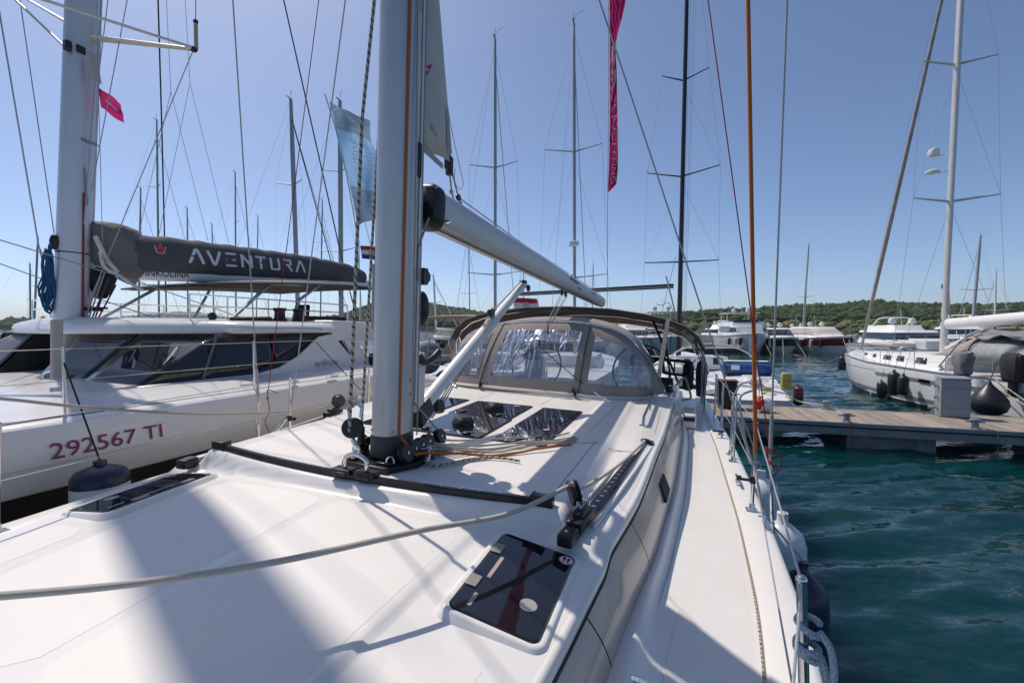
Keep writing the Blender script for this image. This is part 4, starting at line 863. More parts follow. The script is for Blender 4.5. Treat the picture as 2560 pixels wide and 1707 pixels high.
# ------------------------------------------------------------------ deck fittings, stanchions and rigging
def fittings():
    for sd in (1, -1):
        mb = MB(); a, b = (sd * 1.262, 1.70), (sd * 1.275, 3.20); za, zb = ztop(*a) + .003, ztop(*b) + .003
        mb.tube(spline([(a[0], a[1], za), (a[0], a[1] + .03, za + .05), (a[0], a[1] + .10, za + .062), ((a[0] + b[0]) / 2, 2.45, (za + zb) / 2 + .062), (b[0], b[1] - .10, zb + .062), (b[0], b[1] - .03, zb + .05), (b[0], b[1], zb)], 5), .0125, 10)
        mb.tube([((a[0] + b[0]) / 2, 2.45, (za + zb) / 2), ((a[0] + b[0]) / 2, 2.45, (za + zb) / 2 + .062)], .010, 8); mb.box((a[0], a[1], za), (.06, .05, .006)); mb.build('grab_rail', STEEL, yacht)
    def seam(pts, w=.006, m=SEAL, nm='deck_seam', lift=.0012):
        mb = MB(); P = [Vector((x, y, ztop(x, y) + lift)) for x, y in pts]
        for a, b in zip(P[:-1], P[1:]): mb.bar(a, b, w, .002)
        mb.build(nm, m, yacht)
    seam([(x, .84 + .24 * max(0, (x - .87)) ** 1 * 1.2) for x in (.87, .95, 1.03, 1.10, 1.18, 1.24)], .010)
    seam([(.92, 1.15), (.96, 2.45)], .005, mat('sealant_tan', (.45, .38, .22), .7)); seam([(.28, 2.05), (.30, 2.5)], .005, MATS['sealant_tan']); seam([(-.36, 2.0), (-.38, 2.52)], .005, MATS['sealant_tan'])
    seam([(1.005, .95), (.985, -.1)], .004); seam([(1.345, .5), (1.36, 1.6), (1.365, 2.6)], .004)
    # stanchions
    posts = [(1.865, -.87), (2.015, 1.22), (2.02, 2.42), (2.02, 2.66), (2.00, 3.52), (2.0, 4.55)]
    for sd in (1, -1):
        tops = []
        for i, (x, y) in enumerate(posts):
            lean = .03; top = Vector((sd * (x - (.04 if y < 0 else -.0)), y, .185)); ba = Vector((sd * x, y, -.405)); mb = MB(); mb.tube([ba, top], .0125, 10); mb.ell(top, (.014, .014, .012)); st = mb.build('stanchion', STEEL, yacht); tops.append(top)
            mb = MB(); mb.lathe([(.026, 0), (.024, .012), (.017, .05)], ba - Vector((0, 0, .005)), 14); mb.box(ba, (.07, .09, .010)); mb.build('stanchion_base', STEEL, st)
            if i in (2, 3, 4): 
                mb = MB(); mb.tube([Vector((sd * x, y, .02)), Vector((sd * x, y + (.16 if i == 2 else -.16), -.40))], .010, 8); mb.build('gate_brace', STEEL, st)
        fwd = Vector((sd * 1.15, -3.6, .22))
        for z in (.18, -.12):
            mb = MB(); mb.tube([Vector((fwd.x, fwd.y, z + .03))] + [Vector((t.x, t.y, z)) for t in tops[:3]], .0032, 6); mb.build('lifeline', WIRE, yacht)
            mb = MB(); mb.tube([Vector((t.x, t.y, z)) for t in tops[3:]] + [Vector((sd * 1.93, 6.2, z + .04))], .0032, 6); mb.build('lifeline', WIRE, yacht)
        # jackstay lying along the side deck
        mb = MB(); mb.tube([Vector((sd * (HB(y) - .188), y, DZ + .012)) for y in [-3 + .12 * k for k in range(56)]], .0055, 6); mb.build('jackstay', ROPEF, yacht)
        # fairlead cleat amidships
        mb = MB(); c = Vector((sd * 1.985, 1.75, -.37)); mb.tube([c + Vector((0, -.11, .01)), c + Vector((0, .11, .01))], .011, 8); mb.box(c + Vector((0, -.03, -.015)), (.025, .03, .03)); mb.box(c + Vector((0, .03, -.015)), (.025, .03, .03)); mb.build('mooring_cleat', STEEL, yacht, bevel=.004)
        # clamp with plastic hook on the post
        mb = MB(); mb.lathe([(.020, 0), (.020, .05)], (sd * 2.012, 1.22, -.22), 10); mb.box((sd * 1.96, 1.20, -.195), (.08, .022, .016)); mb.box((sd * 1.925, 1.19, -.185), (.03, .018, .03)); mb.build('post_clamp', BLACK, yacht, bevel=.004)
        mb = MB(); mb.box((sd * 1.96, 3.35, -.33), (.12, .03, .02)); mb.build('gate_hook', BLACK, yacht, bevel=.004)
        # chainplates, bottle screws and shrouds
        def screw(a, b, par_name):
            a = Vector(a); b = Vector(b); d = (b - a); mb = MB()
            mb.tube([a, a + d * .16], .010, 8); mb.tube([a + d * .84, b], .008, 8); e = d.cross(Vector((1, 0, 0))).normalized() * .017
            for q in (-1, 1): mb.tube([a + d * .14 + e * q * .5, a + d * .22 + e * q, a + d * .78 + e * q, a + d * .86 + e * q * .5], .006, 6)
            mb.tube([a + d * .1, a + d * .38], .007, 8); mb.tube([a + d * .62, a + d * .9], .007, 8); mb.tube([a - d * .06 + e, a + d * .02 + e * 1.2, a + d * .02 - e * 1.2, a - d * .06 - e], .007, 6)
            return mb.build(par_name, STEEL, yacht)
        cap0, cap1 = Vector((sd * 2.085, .93, -.36)), Vector((sd * 2.05, .895, .06)); q = YF.Y(1968, 0, .62); 
        capT = Vector((sd * q.x, q.y, q.z)); 
        screw(cap0, cap1, 'bottle_screw'); mb = MB(); mb.tube([cap1, cap1.lerp(capT, .10)], .011, 8); mb.tube([cap1.lerp(capT, .09), cap1.lerp(capT, 2.4)], .0055, 8); mb.build('cap_shroud', WIRE, yacht)
        l0, l1 = Vector((sd * 2.06, 1.02, -.37)), Vector((sd * 2.02, 1.24, -.12)); lt = Vector((sd * .06, .10, 5.25))
        screw(l0, l1, 'bottle_screw'); mb = MB(); mb.tube([l1, l1.lerp(lt, .06)], .010, 8); mb.tube([l1.lerp(lt, .05), lt], .0048, 8); mb.build('lower_shroud', WIRE, yacht)
        mb = MB(); mb.box((sd * 2.075, .98, -.40), (.05, .16, .012)); mb.box((sd * 2.09, .93, -.37), (.012, .05, .06)); mb.build('chainplate', STEEL, yacht, bevel=.003)
    # right-hand running lines by the shrouds
    def line(name, pts, r, m, sg=8): mb = MB(); mb.tube(pts, r, sg); return mb.build(name, m, yacht)
    a = Vector((2.0, 1.08, .02)); b = YF.Y(1870, 0, 1.02); line('spinnaker_halyard', [a, a.lerp(b, .5), a.lerp(b, 2.0)], .0125, ROPEO, 10)
    mb = MB(); mb.tube([a, a + Vector((0, 0, -.05))], .014, 8); mb.tube([a + Vector((.012 * math.cos(t), 0, -.075 + .022 * math.sin(t))) for t in [k * math.pi / 5 for k in range(10)]], .004, 6, closed=True); mb.tube([a + Vector((0, 0, -.09)), Vector((2.02, 1.10, -.18))], .006, 6); mb.build('snap_shackle', STEEL, yacht)
    a = Vector((2.045, .90, .10)); b = YF.Y(1770, 0, 1.0); line('flag_halyard', [a, a.lerp(b, 2.0)], .0035, ROPER)
    mb = MB()
    for k in range(5): mb.tube([a + Vector((.022 * math.cos(t) + (.02 if k > 2 else 0), .02 * math.sin(t), -.012 * k + (-.07 * (t / 6.28) if k > 2 else 0))) for t in [i * 2 * math.pi / 9 for i in range(10)]], .0035, 5)
    mb.tube(spline([a, a + Vector((.05, -.02, -.02)), a + Vector((.06, -.02, -.10)), a + Vector((.02, 0, -.18)), a + Vector((.03, 0, -.24))], 4), .0033, 5); mb.build('red_lashing', ROPER, yacht)
    a = Vector((-2.02, .96, .02)); b = YF.Y(797, 0, 1.0); line('flag_halyard', [a, a.lerp(b, 1.8)], .0035, ROPER)
    mb = MB(); mb.tube(spline([a + Vector((.02, 0, .10)), a + Vector((.08, .02, .08)), a + Vector((.12, .02, .07))], 4), .004, 5); mb.tube(spline([a + Vector((0, 0, .10)), a + Vector((.03, 0, -.10)), a + Vector((-.02, 0, -.2)), a + Vector((.05, 0, -.32))], 4), .0036, 5); mb.build('red_lashing', ROPER, yacht)
    # mast-side lines
    line('jib_sheet', [(-.008, -.335, .235), YF.Y(905, 300, -.24), YF.Y(936, 0, -.20), YF.Y(936, 0, -.20) + (YF.Y(936, 0, -.20) - YF.Y(905, 300, -.24)) * 4], .0085, ROPEF, 10)
    q0, q1 = YF.Y(903, 1075, -.06), YF.Y(966, 0, -.09); line('topping_lift', [q0, q1, q1 + (q1 - q0) * 1.5], .0075, ROPEF, 10)
    mb = MB(); mb.box(q0 - Vector((0, 0, .03)), (.03, .03, .10)); mb.tube([q0 - Vector((0, 0, .08)), (-.135, -.12, .06)], .006, 6); mb.build('tack_fitting', BLACK, yacht, bevel=.006)
    o1, o0 = YF.Y(1026, 0, -.035), YF.Y(998, 1085, -.045); line('orange_halyard', [(.165, -.085, .13), o0, o1, o1 + (o1 - o0) * 1.5], .0078, ROPEO, 10)
    for px0, px1, yy, m_ in ((1037, 1030, .03, ROPEP), (1046, 1034, .12, ROPEP)):
        p1, p0 = YF.Y(px0, 0, yy), YF.Y(px1, 1060, yy); p1.x = max(p1.x, .098); p0.x = max(p0.x, .098); line('halyard', [p0 - Vector((0, 0, .06)), p0, p1, p1 + (p1 - p0)], .0042, m_)
    line('reef_line', [YF.X(1072, 545, .07), YF.X(1045, 620, .06), YF.X(1042, 700, .06)], .007, mat('grey_cord', (.30, .31, .33), .8))
    line('reef_line', [YF.X(1040, 700, .06), YF.X(1030, 1000, .06), (.14, .30, .12)], .006, ROPEP)
    # lines led aft over the roof
    sx = [(.19, -.06), (.185, .02), (.18, .10), (.18, .18), (.17, .30)]; ex = [(.885, .70), (.885, .80), (.885, .86), (.885, .92), (.80, 1.02)]
    for i, ((x0, y0), (x1, y1)) in enumerate(zip(sx, ex)):
        m_ = ROPEO if i == 0 else ROPEP; line('deck_line', [Vector((lerp(x0, x1, t), lerp(y0, y1, t), lerp(.075, .022, min(1, t * 2.2)) + .010 * math.sin(t * 9 + i))) for t in [k / 12 for k in range(13)]], .0062 if i else .0075, m_)
    line('deck_line', [Vector((lerp(.18, .86, t), lerp(.08, .96, t), .016)) for t in [k / 8 for k in range(9)]], .005, ROPEF)
    line('line_tail', [p + Vector((0, 0, .018)) for p in spline([(.20, .10, .05), (.205, .06, .02), (.235, .0, .0), (.30, -.03, 0), (.36, .05, 0), (.42, .16, 0), (.50, .24, .0), (.60, .265, 0), (.69, .26, .0)], 6)], .0075, ROPEF, 10)
    mb = MB(); mb.tube([(.20, .07, .085), (.215, .06, .05), (.22, .045, .01)], .012, 8); mb.lathe([(.016, 0), (.018, .012), (.012, .02)], (.215, .055, .075), 12); mb.build('line_guide', STEEL, yacht)
    # forestay well forward
    mb = MB(); mb.tube([(0, -4.9, -.2), (0, -.1, 15.5)], .03, 8); mb.build('furled_genoa', SAILC, yacht)
fittings()

# ------------------------------------------------------------------ loose sheets and fenders: things of their own
def free_tube(name, pts, r, m, label, cat='rope', seg=10, group=None):
    mb = MB(); mb.tube(pts, r, seg); o = mb.build(name, m); return tag(o, label, cat, group)
carR = YF.w((1.150, -.365, .082)); 
pts = [WORLD.Y(-160, 1500, .93), WORLD.Y(0, 1489, 1.0), WORLD.Y(350, 1456, 1.12), WORLD.Y(700, 1402, 1.29), WORLD.Y(1050, 1326, 1.5), WORLD.Y(1270, 1284, 1.72), YF.w((1.065, -.235, .082)), YF.w((1.10, -.175, .090)), YF.w((1.135, -.10, .058)), YF.w((1.22, .55, -.005)), YF.w((1.312, 1.24, -.02))]
free_tube('jib_sheet_rope', spline(pts, 8), .0095, ROPEW, 'thick white flecked rope crossing the foredeck to the sheet block', 'rope', 14)
pts = [WORLD.Y(-160, 990, 2.0), WORLD.Y(0, 996, 2.1), WORLD.Y(272, 1023, 2.45), WORLD.Y(544, 1035, 2.95), WORLD.Y(760, 1026, 3.5), YF.w((-1.275, .92, .045))]
free_tube('lazy_sheet_rope', spline(pts, 8), .0085, ROPEP, 'pale rope running left past the catamaran number to the far roof track', 'rope', 10)
FPROF = [(.010, -.36), (.045, -.35), (.10, -.31), (.118, -.24), (.120, 0), (.118, .24), (.10, .30), (.05, .345), (.028, .36), (.028, .41), (.010, .415)]
def fender(label, top, L, rad, m1, m2=None, split=.5, rope=None, group=None, name='fender', ropem=None, hang=None):
    top = Vector(top); k = L / .80; e = empty(name, top - Vector((0, 0, L)), label, 'fender', group)
    prof = [(r * rad / .12, h * k) for r, h in FPROF]; c = Vector((0, 0, .36 * k + .0))
    if m2:
        cut = lerp(prof[2][1], prof[7][1], split); lo = [q for q in prof if q[1] < cut] + [(rad, cut)]; hi = [(rad, cut)] + [q for q in prof if q[1] > cut]
        MB().lathe(lo, c, 22).build('fender_body', m2, e, auto=60); MB().lathe(hi, c, 22).build('fender_end', m1, e, auto=60)
    else: MB().lathe(prof, c, 22).build('fender_body', m1, e, auto=60)
    if hang is not None:
        mb = MB(); p = Vector((0, 0, L)); mb.tube([p - Vector((0, 0, .02)), Vector(hang) - (top - Vector((0, 0, L)))], .006, 6); mb.build('fender_rope', ropem or ROPEK, e)
    return e
fender('white fender with navy band against the yacht side below the shrouds', YF.w((2.235, 1.42, -.42)), 1.0, .15, FENDW, NAVY, .42, hang=YF.w((2.015, 1.22, .15)), ropem=ROPEB)
fender('plain white fender on the yacht side under the boarding gate', YF.w((2.24, 2.35, -.40)), .95, .15, FENDW, hang=YF.w((2.02, 2.42, .17)), ropem=ROPEB)
fender('dark blue fender low on the yacht side nearest the bow', YF.w((2.25, .92, -.52)), .95, .14, NAVY, hang=YF.w((2.05, .93, -.33)), ropem=ROPEB)
# blue mooring hitch on the nearest stanchion
def hitch():
    e = empty('rope_hitch', YF.M @ Matrix.Translation((1.845, -.87, YF.Y(2010, 1600, -.87).z - .05)), 'light blue rope hitched round the nearest stanchion', 'rope'); c = Vector((0, 0, 0)); mb = MB()
    pts = []
    for k in range(30):
        a = k * .62; pts.append(Vector((.024 * math.cos(a), .024 * math.sin(a), .10 - .0032 * k + .012 * math.sin(a * .5))))
    mb.tube(spline(pts, 2), .0085, 8); mb.build('hitch_turns', ROPEB, e)
    mb = MB(); mb.tube(spline([(.02, -.02, .09), (.045, -.02, .05), (.05, -.03, -.02), (.03, -.03, -.10), (-.02, -.02, -.16), (-.16, .02, -.20), (-.42, .05, -.215)], 6), .0085, 8); mb.tube(spline([(.03, 0, .02), (.055, -.02, -.06), (.10, -.04, -.14), (.15, -.1, -.26), (.18, -.16, -.5)], 6), .0085, 8); mb.build('rope_tail', ROPEB, e)
hitch()

# ================================================================== the catamaran alongside
CF = Frame((-5.70, 5.9, 0), YAW)
CATW = gelcoat('catamaran_gelcoat', (0.735, 0.735, 0.735), .20)
CATG = mat('tinted_glass', (0.006, 0.007, 0.011), .04, spec=.7, var=.3)
MESHC = mat('window_mesh_cover', (0.085, 0.090, 0.115), .55, var=.08, vscale=4)
BAGC = mat('charcoal_canvas', (0.088, 0.086, 0.092), .85, var=.12, vscale=3, bump=.5, bscale=5, bdetail=5)
BAGL = mat('grey_canvas', (0.165, 0.155, 0.150), .85, var=.12, vscale=3, bump=.6, bscale=6, bdetail=5)
CMAST = mat('painted_mast', (0.58, 0.60, 0.63), .32, .35, var=.04, vscale=2)
cat = empty('catamaran', CF.M, 'white catamaran moored on the left with charcoal sail bag and dark windows', 'catamaran')
def catamaran():
    ys = [-6.2, -5.6, -4.8, -3.8, -2.8, -1.5, 0, 1.5, 2.4, 3, 3.5, 4.0, 4.6]
    def hx(y): return interp(y, [-6.2, -5.0, -3.5, -2, 6], [2.55, 2.85, 3.0, 3.1, 3.1]), interp(y, [-6.2, -5.0, -3.5, -2, 6], [2.50, 2.2, 1.9, 1.75, 1.7])
    dz = lambda y: -.36 * sm(2.4, 4.6, y)
    for sd in (1, -1):
        secs = []
        for y in ys:
            o, i = hx(y); secs.append([(sd * (o - .10), y, 2.025), (sd * (o - .03), y, 2.015), (sd * o, y, 1.99), (sd * (o + .035), y, 1.74), (sd * (o + .030), y, 1.715), (sd * (o - .01), y, 1.70), (sd * (o - .05), y, 1.53), (sd * (o - .08), y, 1.50), (sd * (o - .40), y, 1.48), (sd * (i + .4), y, 1.3), (sd * i, y, 1.6), (sd * i, y, 2.025)]); secs[-1] = [(a_, b_, z_ + dz(y) * sm(1.3, 2.0, z_)) for a_, b_, z_ in secs[-1]]
        mb = MB(); mb.loft(secs); hu = mb.build('hull', CATW, cat, auto=35)
        secs = []
        for y in ys:
            o, i = hx(y); secs.append([(sd * (o - .42), y, 1.49), (sd * (o - .55), y, .6), (sd * (o - .75), y, -.3), (sd * (i + .15), y, -.3), (sd * (i + .1), y, .6), (sd * (i + .2), y, 1.49)])
        mb = MB(); mb.loft(secs); mb.build('lower_hull', mat('black_lower_hull', (.008, .009, .012), .6), cat, auto=40)  # lower hull black from the overhang down
    # bridge deck and cambered side decks
    mb = MB(); mb.grid(lambda y, x: (x, y, 2.03 + .05 * (1 - (x / 3.0) ** 2) + (.07 * sm(2.98, 2.55, abs(x)) if y > -2.2 else .02) + dz(y)), [-4.2, -3, -2.2, -1.4, -.7, 0, 1, 2, 2.6, 3, 3.5, 4, 4.55], [-2.99, -2.9, -2.7, -2.5, -2, -1, 0, 1, 2, 2.5, 2.7, 2.9, 2.99]); mb.build('deck', CATW, cat, auto=60)
    mb = MB(); mb.box((0, .2, 1.35), (4.2, 8, .3)); mb.build('bridge_deck', CATW, cat)
    # cabin: white sill, dark glazing, pillars, rounded roof
    sill = [(2.42, -.68), (2.44, .6), (2.46, 2.6), (-2.46, 2.6), (-2.44, .6), (-2.42, -.68), (-.5, -.72), (-.45, .22), (.45, .22), (.5, -.72)]
    mb = MB(); mb.prism([(x, y, 2.0) for x, y in sill], (0, 0, .125)); mb.build('cabin_sill', CATW, cat, bevel=.02)
    yf = lambda x: -.26 + .13 * x * x                      # rounded front edge of the roof in plan
    bx = [2.36, 1.9, 1.4, .9, .5]; core = [(x, -.55, 2.12) for x in bx] + [(.45, .25, 2.12), (-.45, .25, 2.12)] + [(-x, -.55, 2.12) for x in bx[::-1]] + [(-2.40, 2.45, 2.12), (2.40, 2.45, 2.12)]
    top = [(x * .935, yf(x * .935) + .10, 2.64) for x in bx] + [(.45, .30, 2.64), (-.45, .30, 2.64)] + [(-x * .935, yf(x * .935) + .10, 2.64) for x in bx[::-1]] + [(-2.26, 2.40, 2.64), (2.26, 2.40, 2.64)]
    mb = MB(); mb.loft([core, top]); mb.build('cabin_wall', mat('cabin_dark', (.012, .012, .016), .3), cat, smooth=False)
    # windscreen panes each side of the mast well; the far ones covered with grey mesh
    for nm, x0, x1, m_ in (('windscreen', .52, 1.38, CATG), ('windscreen', 1.40, 2.36, CATG), ('windscreen_cover', -1.38, -.52, MESHC), ('windscreen_cover', -2.36, -1.40, MESHC)):
        mb = MB(); mb.grid(lambda i, t: (lerp(x0, x1, i / 8) * lerp(1, .935, t), lerp(-.575, yf(lerp(x0, x1, i / 8) * .935) + .08, t), lerp(2.13, 2.645, t)), range(9), [0, .25, .5, .75, 1]); mb.build(nm, m_, cat, thick=.012, auto=180)
    mb = MB(); mb.prism([(-1.62, -.36, 2.30), (-1.05, -.36, 2.30), (-1.02, -.20, 2.42)], (0, -.014, .012)); mb.build('opening_port', CATG, cat)
    mb = MB(); mb.prism([(-.44, .215, 2.12), (.44, .215, 2.12), (.44, .26, 2.64), (-.44, .26, 2.64)], (0, .03, 0)); mb.build('mast_well', CATW, cat)
    # near side glazing with its swept lower edge, in three panes
    def sx(z): return lerp(2.405, 2.262, (z - 2.12) / .52) + .008
    low = lambda y: 2.13 if y < .45 else 2.13 + .47 * sm(.45, 2.05, y) ** .9
    for nm, y0, y1, m_ in (('side_window', -.60, -.02, CATG), ('side_window', 0.0, .98, CATG), ('side_window', 1.0, 2.02, CATG)):
        for sd in (1, -1):
            mb = MB(); n = 14
            def fn(u, v):
                y = lerp(y0, y1, u); z0 = low(y); z1 = 2.632; z = lerp(z0, z1, v); yy = y + (1.9 * max(0, (z - 2.13)) * (1 - u) + .55 * (z - 2.13) * u if y0 < -.1 else .55 * (z - 2.13) * (1 - u) if y0 < .5 else 0); return (sd * sx(z), yy, z)
            mb.grid(fn, [k / n for k in range(n + 1)], [0, .25, .5, .75, 1]); mb.build(nm, m_, cat, thick=.008, auto=180)
    mb = MB(); mb.bar((sx(2.14) + .006, -.01, 2.14), (sx(2.63) + .004, .265, 2.63), .035, .008, up=(1, 0, 0)); mb.build('window_pillar', mat('pillar_grey', (.10, .10, .12), .35), cat)
    # interior glimpses: bright far windows seen through the tint
    # white quarter panel with maker's name
    for sd in (1, -1):
        P = [(.50, 2.045), (.60, 2.125), (1.0, 2.18), (1.35, 2.31), (1.62, 2.46), (1.80, 2.565), (2.0, 2.60), (2.12, 2.60), (2.55, 2.05)]
        mb = MB(); mb.prism([(sd * (sx(z) + .010), y, z) for y, z in P], (sd * .04, 0, 0)); q = mb.build('quarter_panel', CATW, cat, bevel=.006)
        if sd == 1:
            aventura(q, DGREY, lambda x, y: Vector((sx(2.14) + .056, 1.60 + x * .42 / 6.4, 2.14 + y * .42 / 6.4)), .13)
            mb = MB(); strokes(mb, [(0, 0, .5, 1), (.5, 1, 1, 0), (.3, .1, .5, .5), (.5, .5, .7, .1)], .12, lambda x, y: Vector((sx(2.2) + .058, 1.79 + x * .035, 2.215 + y * .035))); mb.build('maker_emblem', DGREY, q, smooth=False)
            mb = MB(); mb.box((sx(2.5) + .052, 1.98, 2.06), (.01, .22, .02)); mb.build('panel_vent', DGREY, q)
    # roof
    def rsec(y, z0, inset):
        h = [(2.30, 2.628), (2.40, 2.635), (2.43, 2.66), (2.42, 2.71), (2.36, 2.755), (2.20, 2.785), (1.2, 2.83), (0, 2.845)]
        h = [(max(0, x - inset), z) for x, z in h]; return [(x, y, lerp(2.63, z, z0)) for x, z in h] + [(-x, y, lerp(2.63, z, z0)) for x, z in h[::-1][1:]]
    rs = []
    for y in (-.255, -.25, -.22, -.15, -.05, .1, .25, .4, .55, .7, .9, 1.2, 1.6, 2.0, 2.07, 2.10):
        hw = min(2.43, math.sqrt(max(.0004, (y + .26) / .13))) if y < .6 else 2.43 - max(0, y - 2.0) * .4; f = hw / 2.43; zk = min(1, .30 + (y + .255) * 5.0) if y < .5 else (1 if y < 2.0 else max(.1, 1 - (y - 2.0) * 9))
        h = [(2.30, 2.628), (2.40, 2.635), (2.43, 2.66), (2.42, 2.71), (2.36, 2.755), (2.20, 2.785), (1.2, 2.83), (0, 2.845)]
        q = [(max(0, hw - (2.43 - x)) if x > 2 else x * f, z) for x, z in h]; q = [(min(a, hw), z) for a, z in q]; rs.append([(x, y, lerp(2.63, z, zk)) for x, z in q] + [(-x, y, lerp(2.63, z, zk)) for x, z in q[::-1][1:]])
    mb = MB(); mb.loft(rs); mb.build('roof', CATW, cat, auto=50)
    mb = MB(); mb.tube([(2.455, .30, 2.675), (2.455, 1.75, 2.675)], .012, 8); mb.build('roof_rail', STEEL, cat)
    # cockpit and flybridge aft
    mb = MB(); mb.prism([(2.35, 2.1, 2.50), (2.35, 3.25, 2.50), (2.35, 3.10, 2.80), (2.35, 2.1, 2.82)], (-4.7, 0, 0)); mb.build('flybridge_base', CATW, cat, bevel=.03)
    for sd in (1, -1): mb = MB(); mb.prism([(sd * 2.42, 2.62, 2.0), (sd * 2.42, 2.95, 2.0), (sd * 2.38, 2.62, 2.52), (sd * 2.38, 2.32, 2.52)], (-sd * .10, 0, 0)); mb.build('cockpit_pillar', CATW, cat, bevel=.02)
    for y in (2.46, 2.82):
        mb = MB(); mb.lathe([(.105, 0), (.10, .03), (.075, .07), (.07, .15), (.095, .18), (.09, .205), (.02, .21)], (1.85, y - .9, 2.79), 20); mb.build('roof_winch', BLACK, cat, auto=35)
    mb = MB(); mb.tube([(1.9, .75, 2.80), (1.9, 1.35, 2.82)], .045, 8); mb.build('folded_cushion', RUBBER, cat); mb = MB(); mb.tube([(1.8, 2.0, 2.86), (1.8, 3.0, 2.86)], .035, 8); mb.build('folded_cushion', RUBBER, cat)
    for sd in (1, -1):
        mb = MB()
        for z in (2.98, 3.12): mb.tube([(sd * 1.7, .35, z), (sd * 1.7, 2.2, z), (sd * 1.6, 3.3, z)], .010, 6)
        for y in (.35, .85, 1.5, 2.2, 3.2): mb.tube([(sd * 1.7, y, 2.79), (sd * 1.7, y, 3.12)], .010, 6)
        mb.build('flybridge_rail', STEEL, cat)
    mb = MB(); mb.tube(spline([(-.9, .2, 2.8), (-.85, .2, 3.25), (-.80, .25, 3.30), (-.45, .25, 3.30), (-.40, .2, 3.25), (-.35, .2, 2.8)], 4), .014, 8); mb.build('boarding_hoop', STEEL, cat)
    mb = MB(); mb.lathe([(.05, -.02), (.055, 0), (.05, .02)], (1.72, .62, 2.85), 14, M=Matrix.Rotation(R(80), 3, 'Y')); mb.build('turning_block', BLACK, cat)
    # hard-top bimini on struts
    mb = MB()
    def bz(x, y): return 3.40 + .05 * (y - 1.5) + .11 * math.sin(math.pi * min(1, max(0, (y - 1.45) / 3.4))) * (1 - (x / 1.9) ** 2) - .03 * (x / 1.5) ** 2
    mb.grid(lambda x, y: (x, y, bz(x, y)), [-1.6 + .2 * k for k in range(17)], [1.45 + .2 * k for k in range(18)]); bi = mb.build('bimini_top', BAGL, cat, thick=.03, auto=180)
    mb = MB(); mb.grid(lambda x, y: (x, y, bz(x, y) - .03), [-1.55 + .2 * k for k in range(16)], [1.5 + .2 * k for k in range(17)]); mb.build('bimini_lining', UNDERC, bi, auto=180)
    for a, b in (((1.5, 1.05, 2.82), (1.35, 1.85, bz(1.35, 1.85) - .02)), ((1.5, 2.15, 2.85), (1.45, 2.3, 3.15)), ((1.45, 2.3, 3.15), (1.40, 2.85, bz(1.4, 2.85) - .02)), ((-1.5, 1.05, 2.82), (-1.35, 1.85, bz(1.35, 1.85) - .02)), ((-1.5, 2.6, 2.85), (-1.4, 2.9, bz(1.4, 2.9)))):
        mb = MB(); mb.tube([a, b], .026, 8); mb.build('bimini_strut', mat('strut_grey', (.40, .44, .50), .35, .5), bi)
    mb = MB(); mb.box((.6, 3.25, 3.0), (.30, .06, .30), Matrix.Rotation(R(-10), 3, 'X')); mb.build('helm_screen', BLACK, cat, bevel=.03)
    # rig
    rk = lambda z: (z - 2.05) * .052 - .05
    def msec(z, k=1): return [(.112 * k * math.copysign(abs(math.cos(a)) ** .85, math.cos(a)), rk(z) + .175 * k * math.copysign(abs(math.sin(a)) ** .9, math.sin(a)), z) for a in [2 * math.pi * i / 36 for i in range(36)]]
    mb = MB(); mb.loft([msec(z) for z in (2.03, 3, 5, 8, 12, 18.5)]); ms = mb.build('mast', CMAST, cat, auto=60)
    mb = MB(); mb.bar((0, rk(2.9) + .19, 2.9), (0, rk(18) + .19, 18), .045, .03, up=(0, 1, 0)); mb.build('sail_track', CMAST, ms)
    mb = MB(); mb.loft([msec(3.66, 1.02), msec(3.675, 1.02)]); mb.build('mast_strap', BLACK, ms)
    mb = MB(); mb.box((.03, rk(2.72) + .19, 2.95), (.16, .24, .05)); mb.box((.03, rk(2.72) + .24, 2.97), (.06, .30, .03)); mb.build('mast_bracket', BLACKA, ms, bevel=.01)
    mb = MB(); mb.box((.118, rk(2.75), 2.75), (.012, .14, .10)); mb.build('mast_plate', STEEL, ms); mb = MB(); mb.bar((.13, rk(2.7) + .16, 2.80), (.125, rk(2.5) + .08, 2.48), .035, .02); mb.build('mast_strut', STEEL, ms)
    mb = MB(); mb.box((.118, rk(6.4) - .06, 6.28), (.03, .10, .10)); mb.box((.10, rk(6.4) - .19, 6.26), (.08, .07, .12)); mb.build('deck_lamp', BLACK, ms, bevel=.015)
    mb = MB(); mb.ell((.0, rk(3.75) - .19, 3.78), (.05, .05, .10)); mb.build('mast_light', BLACK, ms)
    for z, m_, zb in ((4.78, mat('grey_cord', (.30, .31, .33), .8), 4.3), (4.45, ROPER, 2.72)):
        mb = MB(); mb.tube([(.118, rk(z) + .03, z), (.122, rk(zb) + .07, zb)], .010, 6); mb.build('mast_line', m_, ms)
    vs, fs = text_faces('SELDEN', .058, .001); mb = MB(); mb.add([(.1135 - .016 * abs((-.05 + x) / .28) ** 3, rk(5.12) - .02 + x, 5.12 + y - .10 * x) for x, y, z in vs], fs); mb.build('maker_lettering', DGREY, ms, smooth=False)
    tipN = CF.X(484, 124, 1.05); rN = Vector((.05, rk(6.45) + .06, 6.52)); tipF = CF.X(48, -12, -1.05); rF = Vector((-.05, rk(6.45) - .04, 6.62))
    def spr(a, b, n='spreader'):
        mb = MB(); d = (b - a).normalized(); u = Vector((0, 0, 1)); s_ = d.cross(u).normalized()
        mb.loft([[a + s_ * .07 * math.cos(t) + u * .024 * math.sin(t) for t in [2 * math.pi * k / 12 for k in range(12)]], [b + s_ * .04 * math.cos(t) + u * .016 * math.sin(t) for t in [2 * math.pi * k / 12 for k in range(12)]]]); mb.build(n, mat('cream_spar', (.68, .66, .60), .4), ms)
    spr(rN, tipN); spr(rF, tipF)
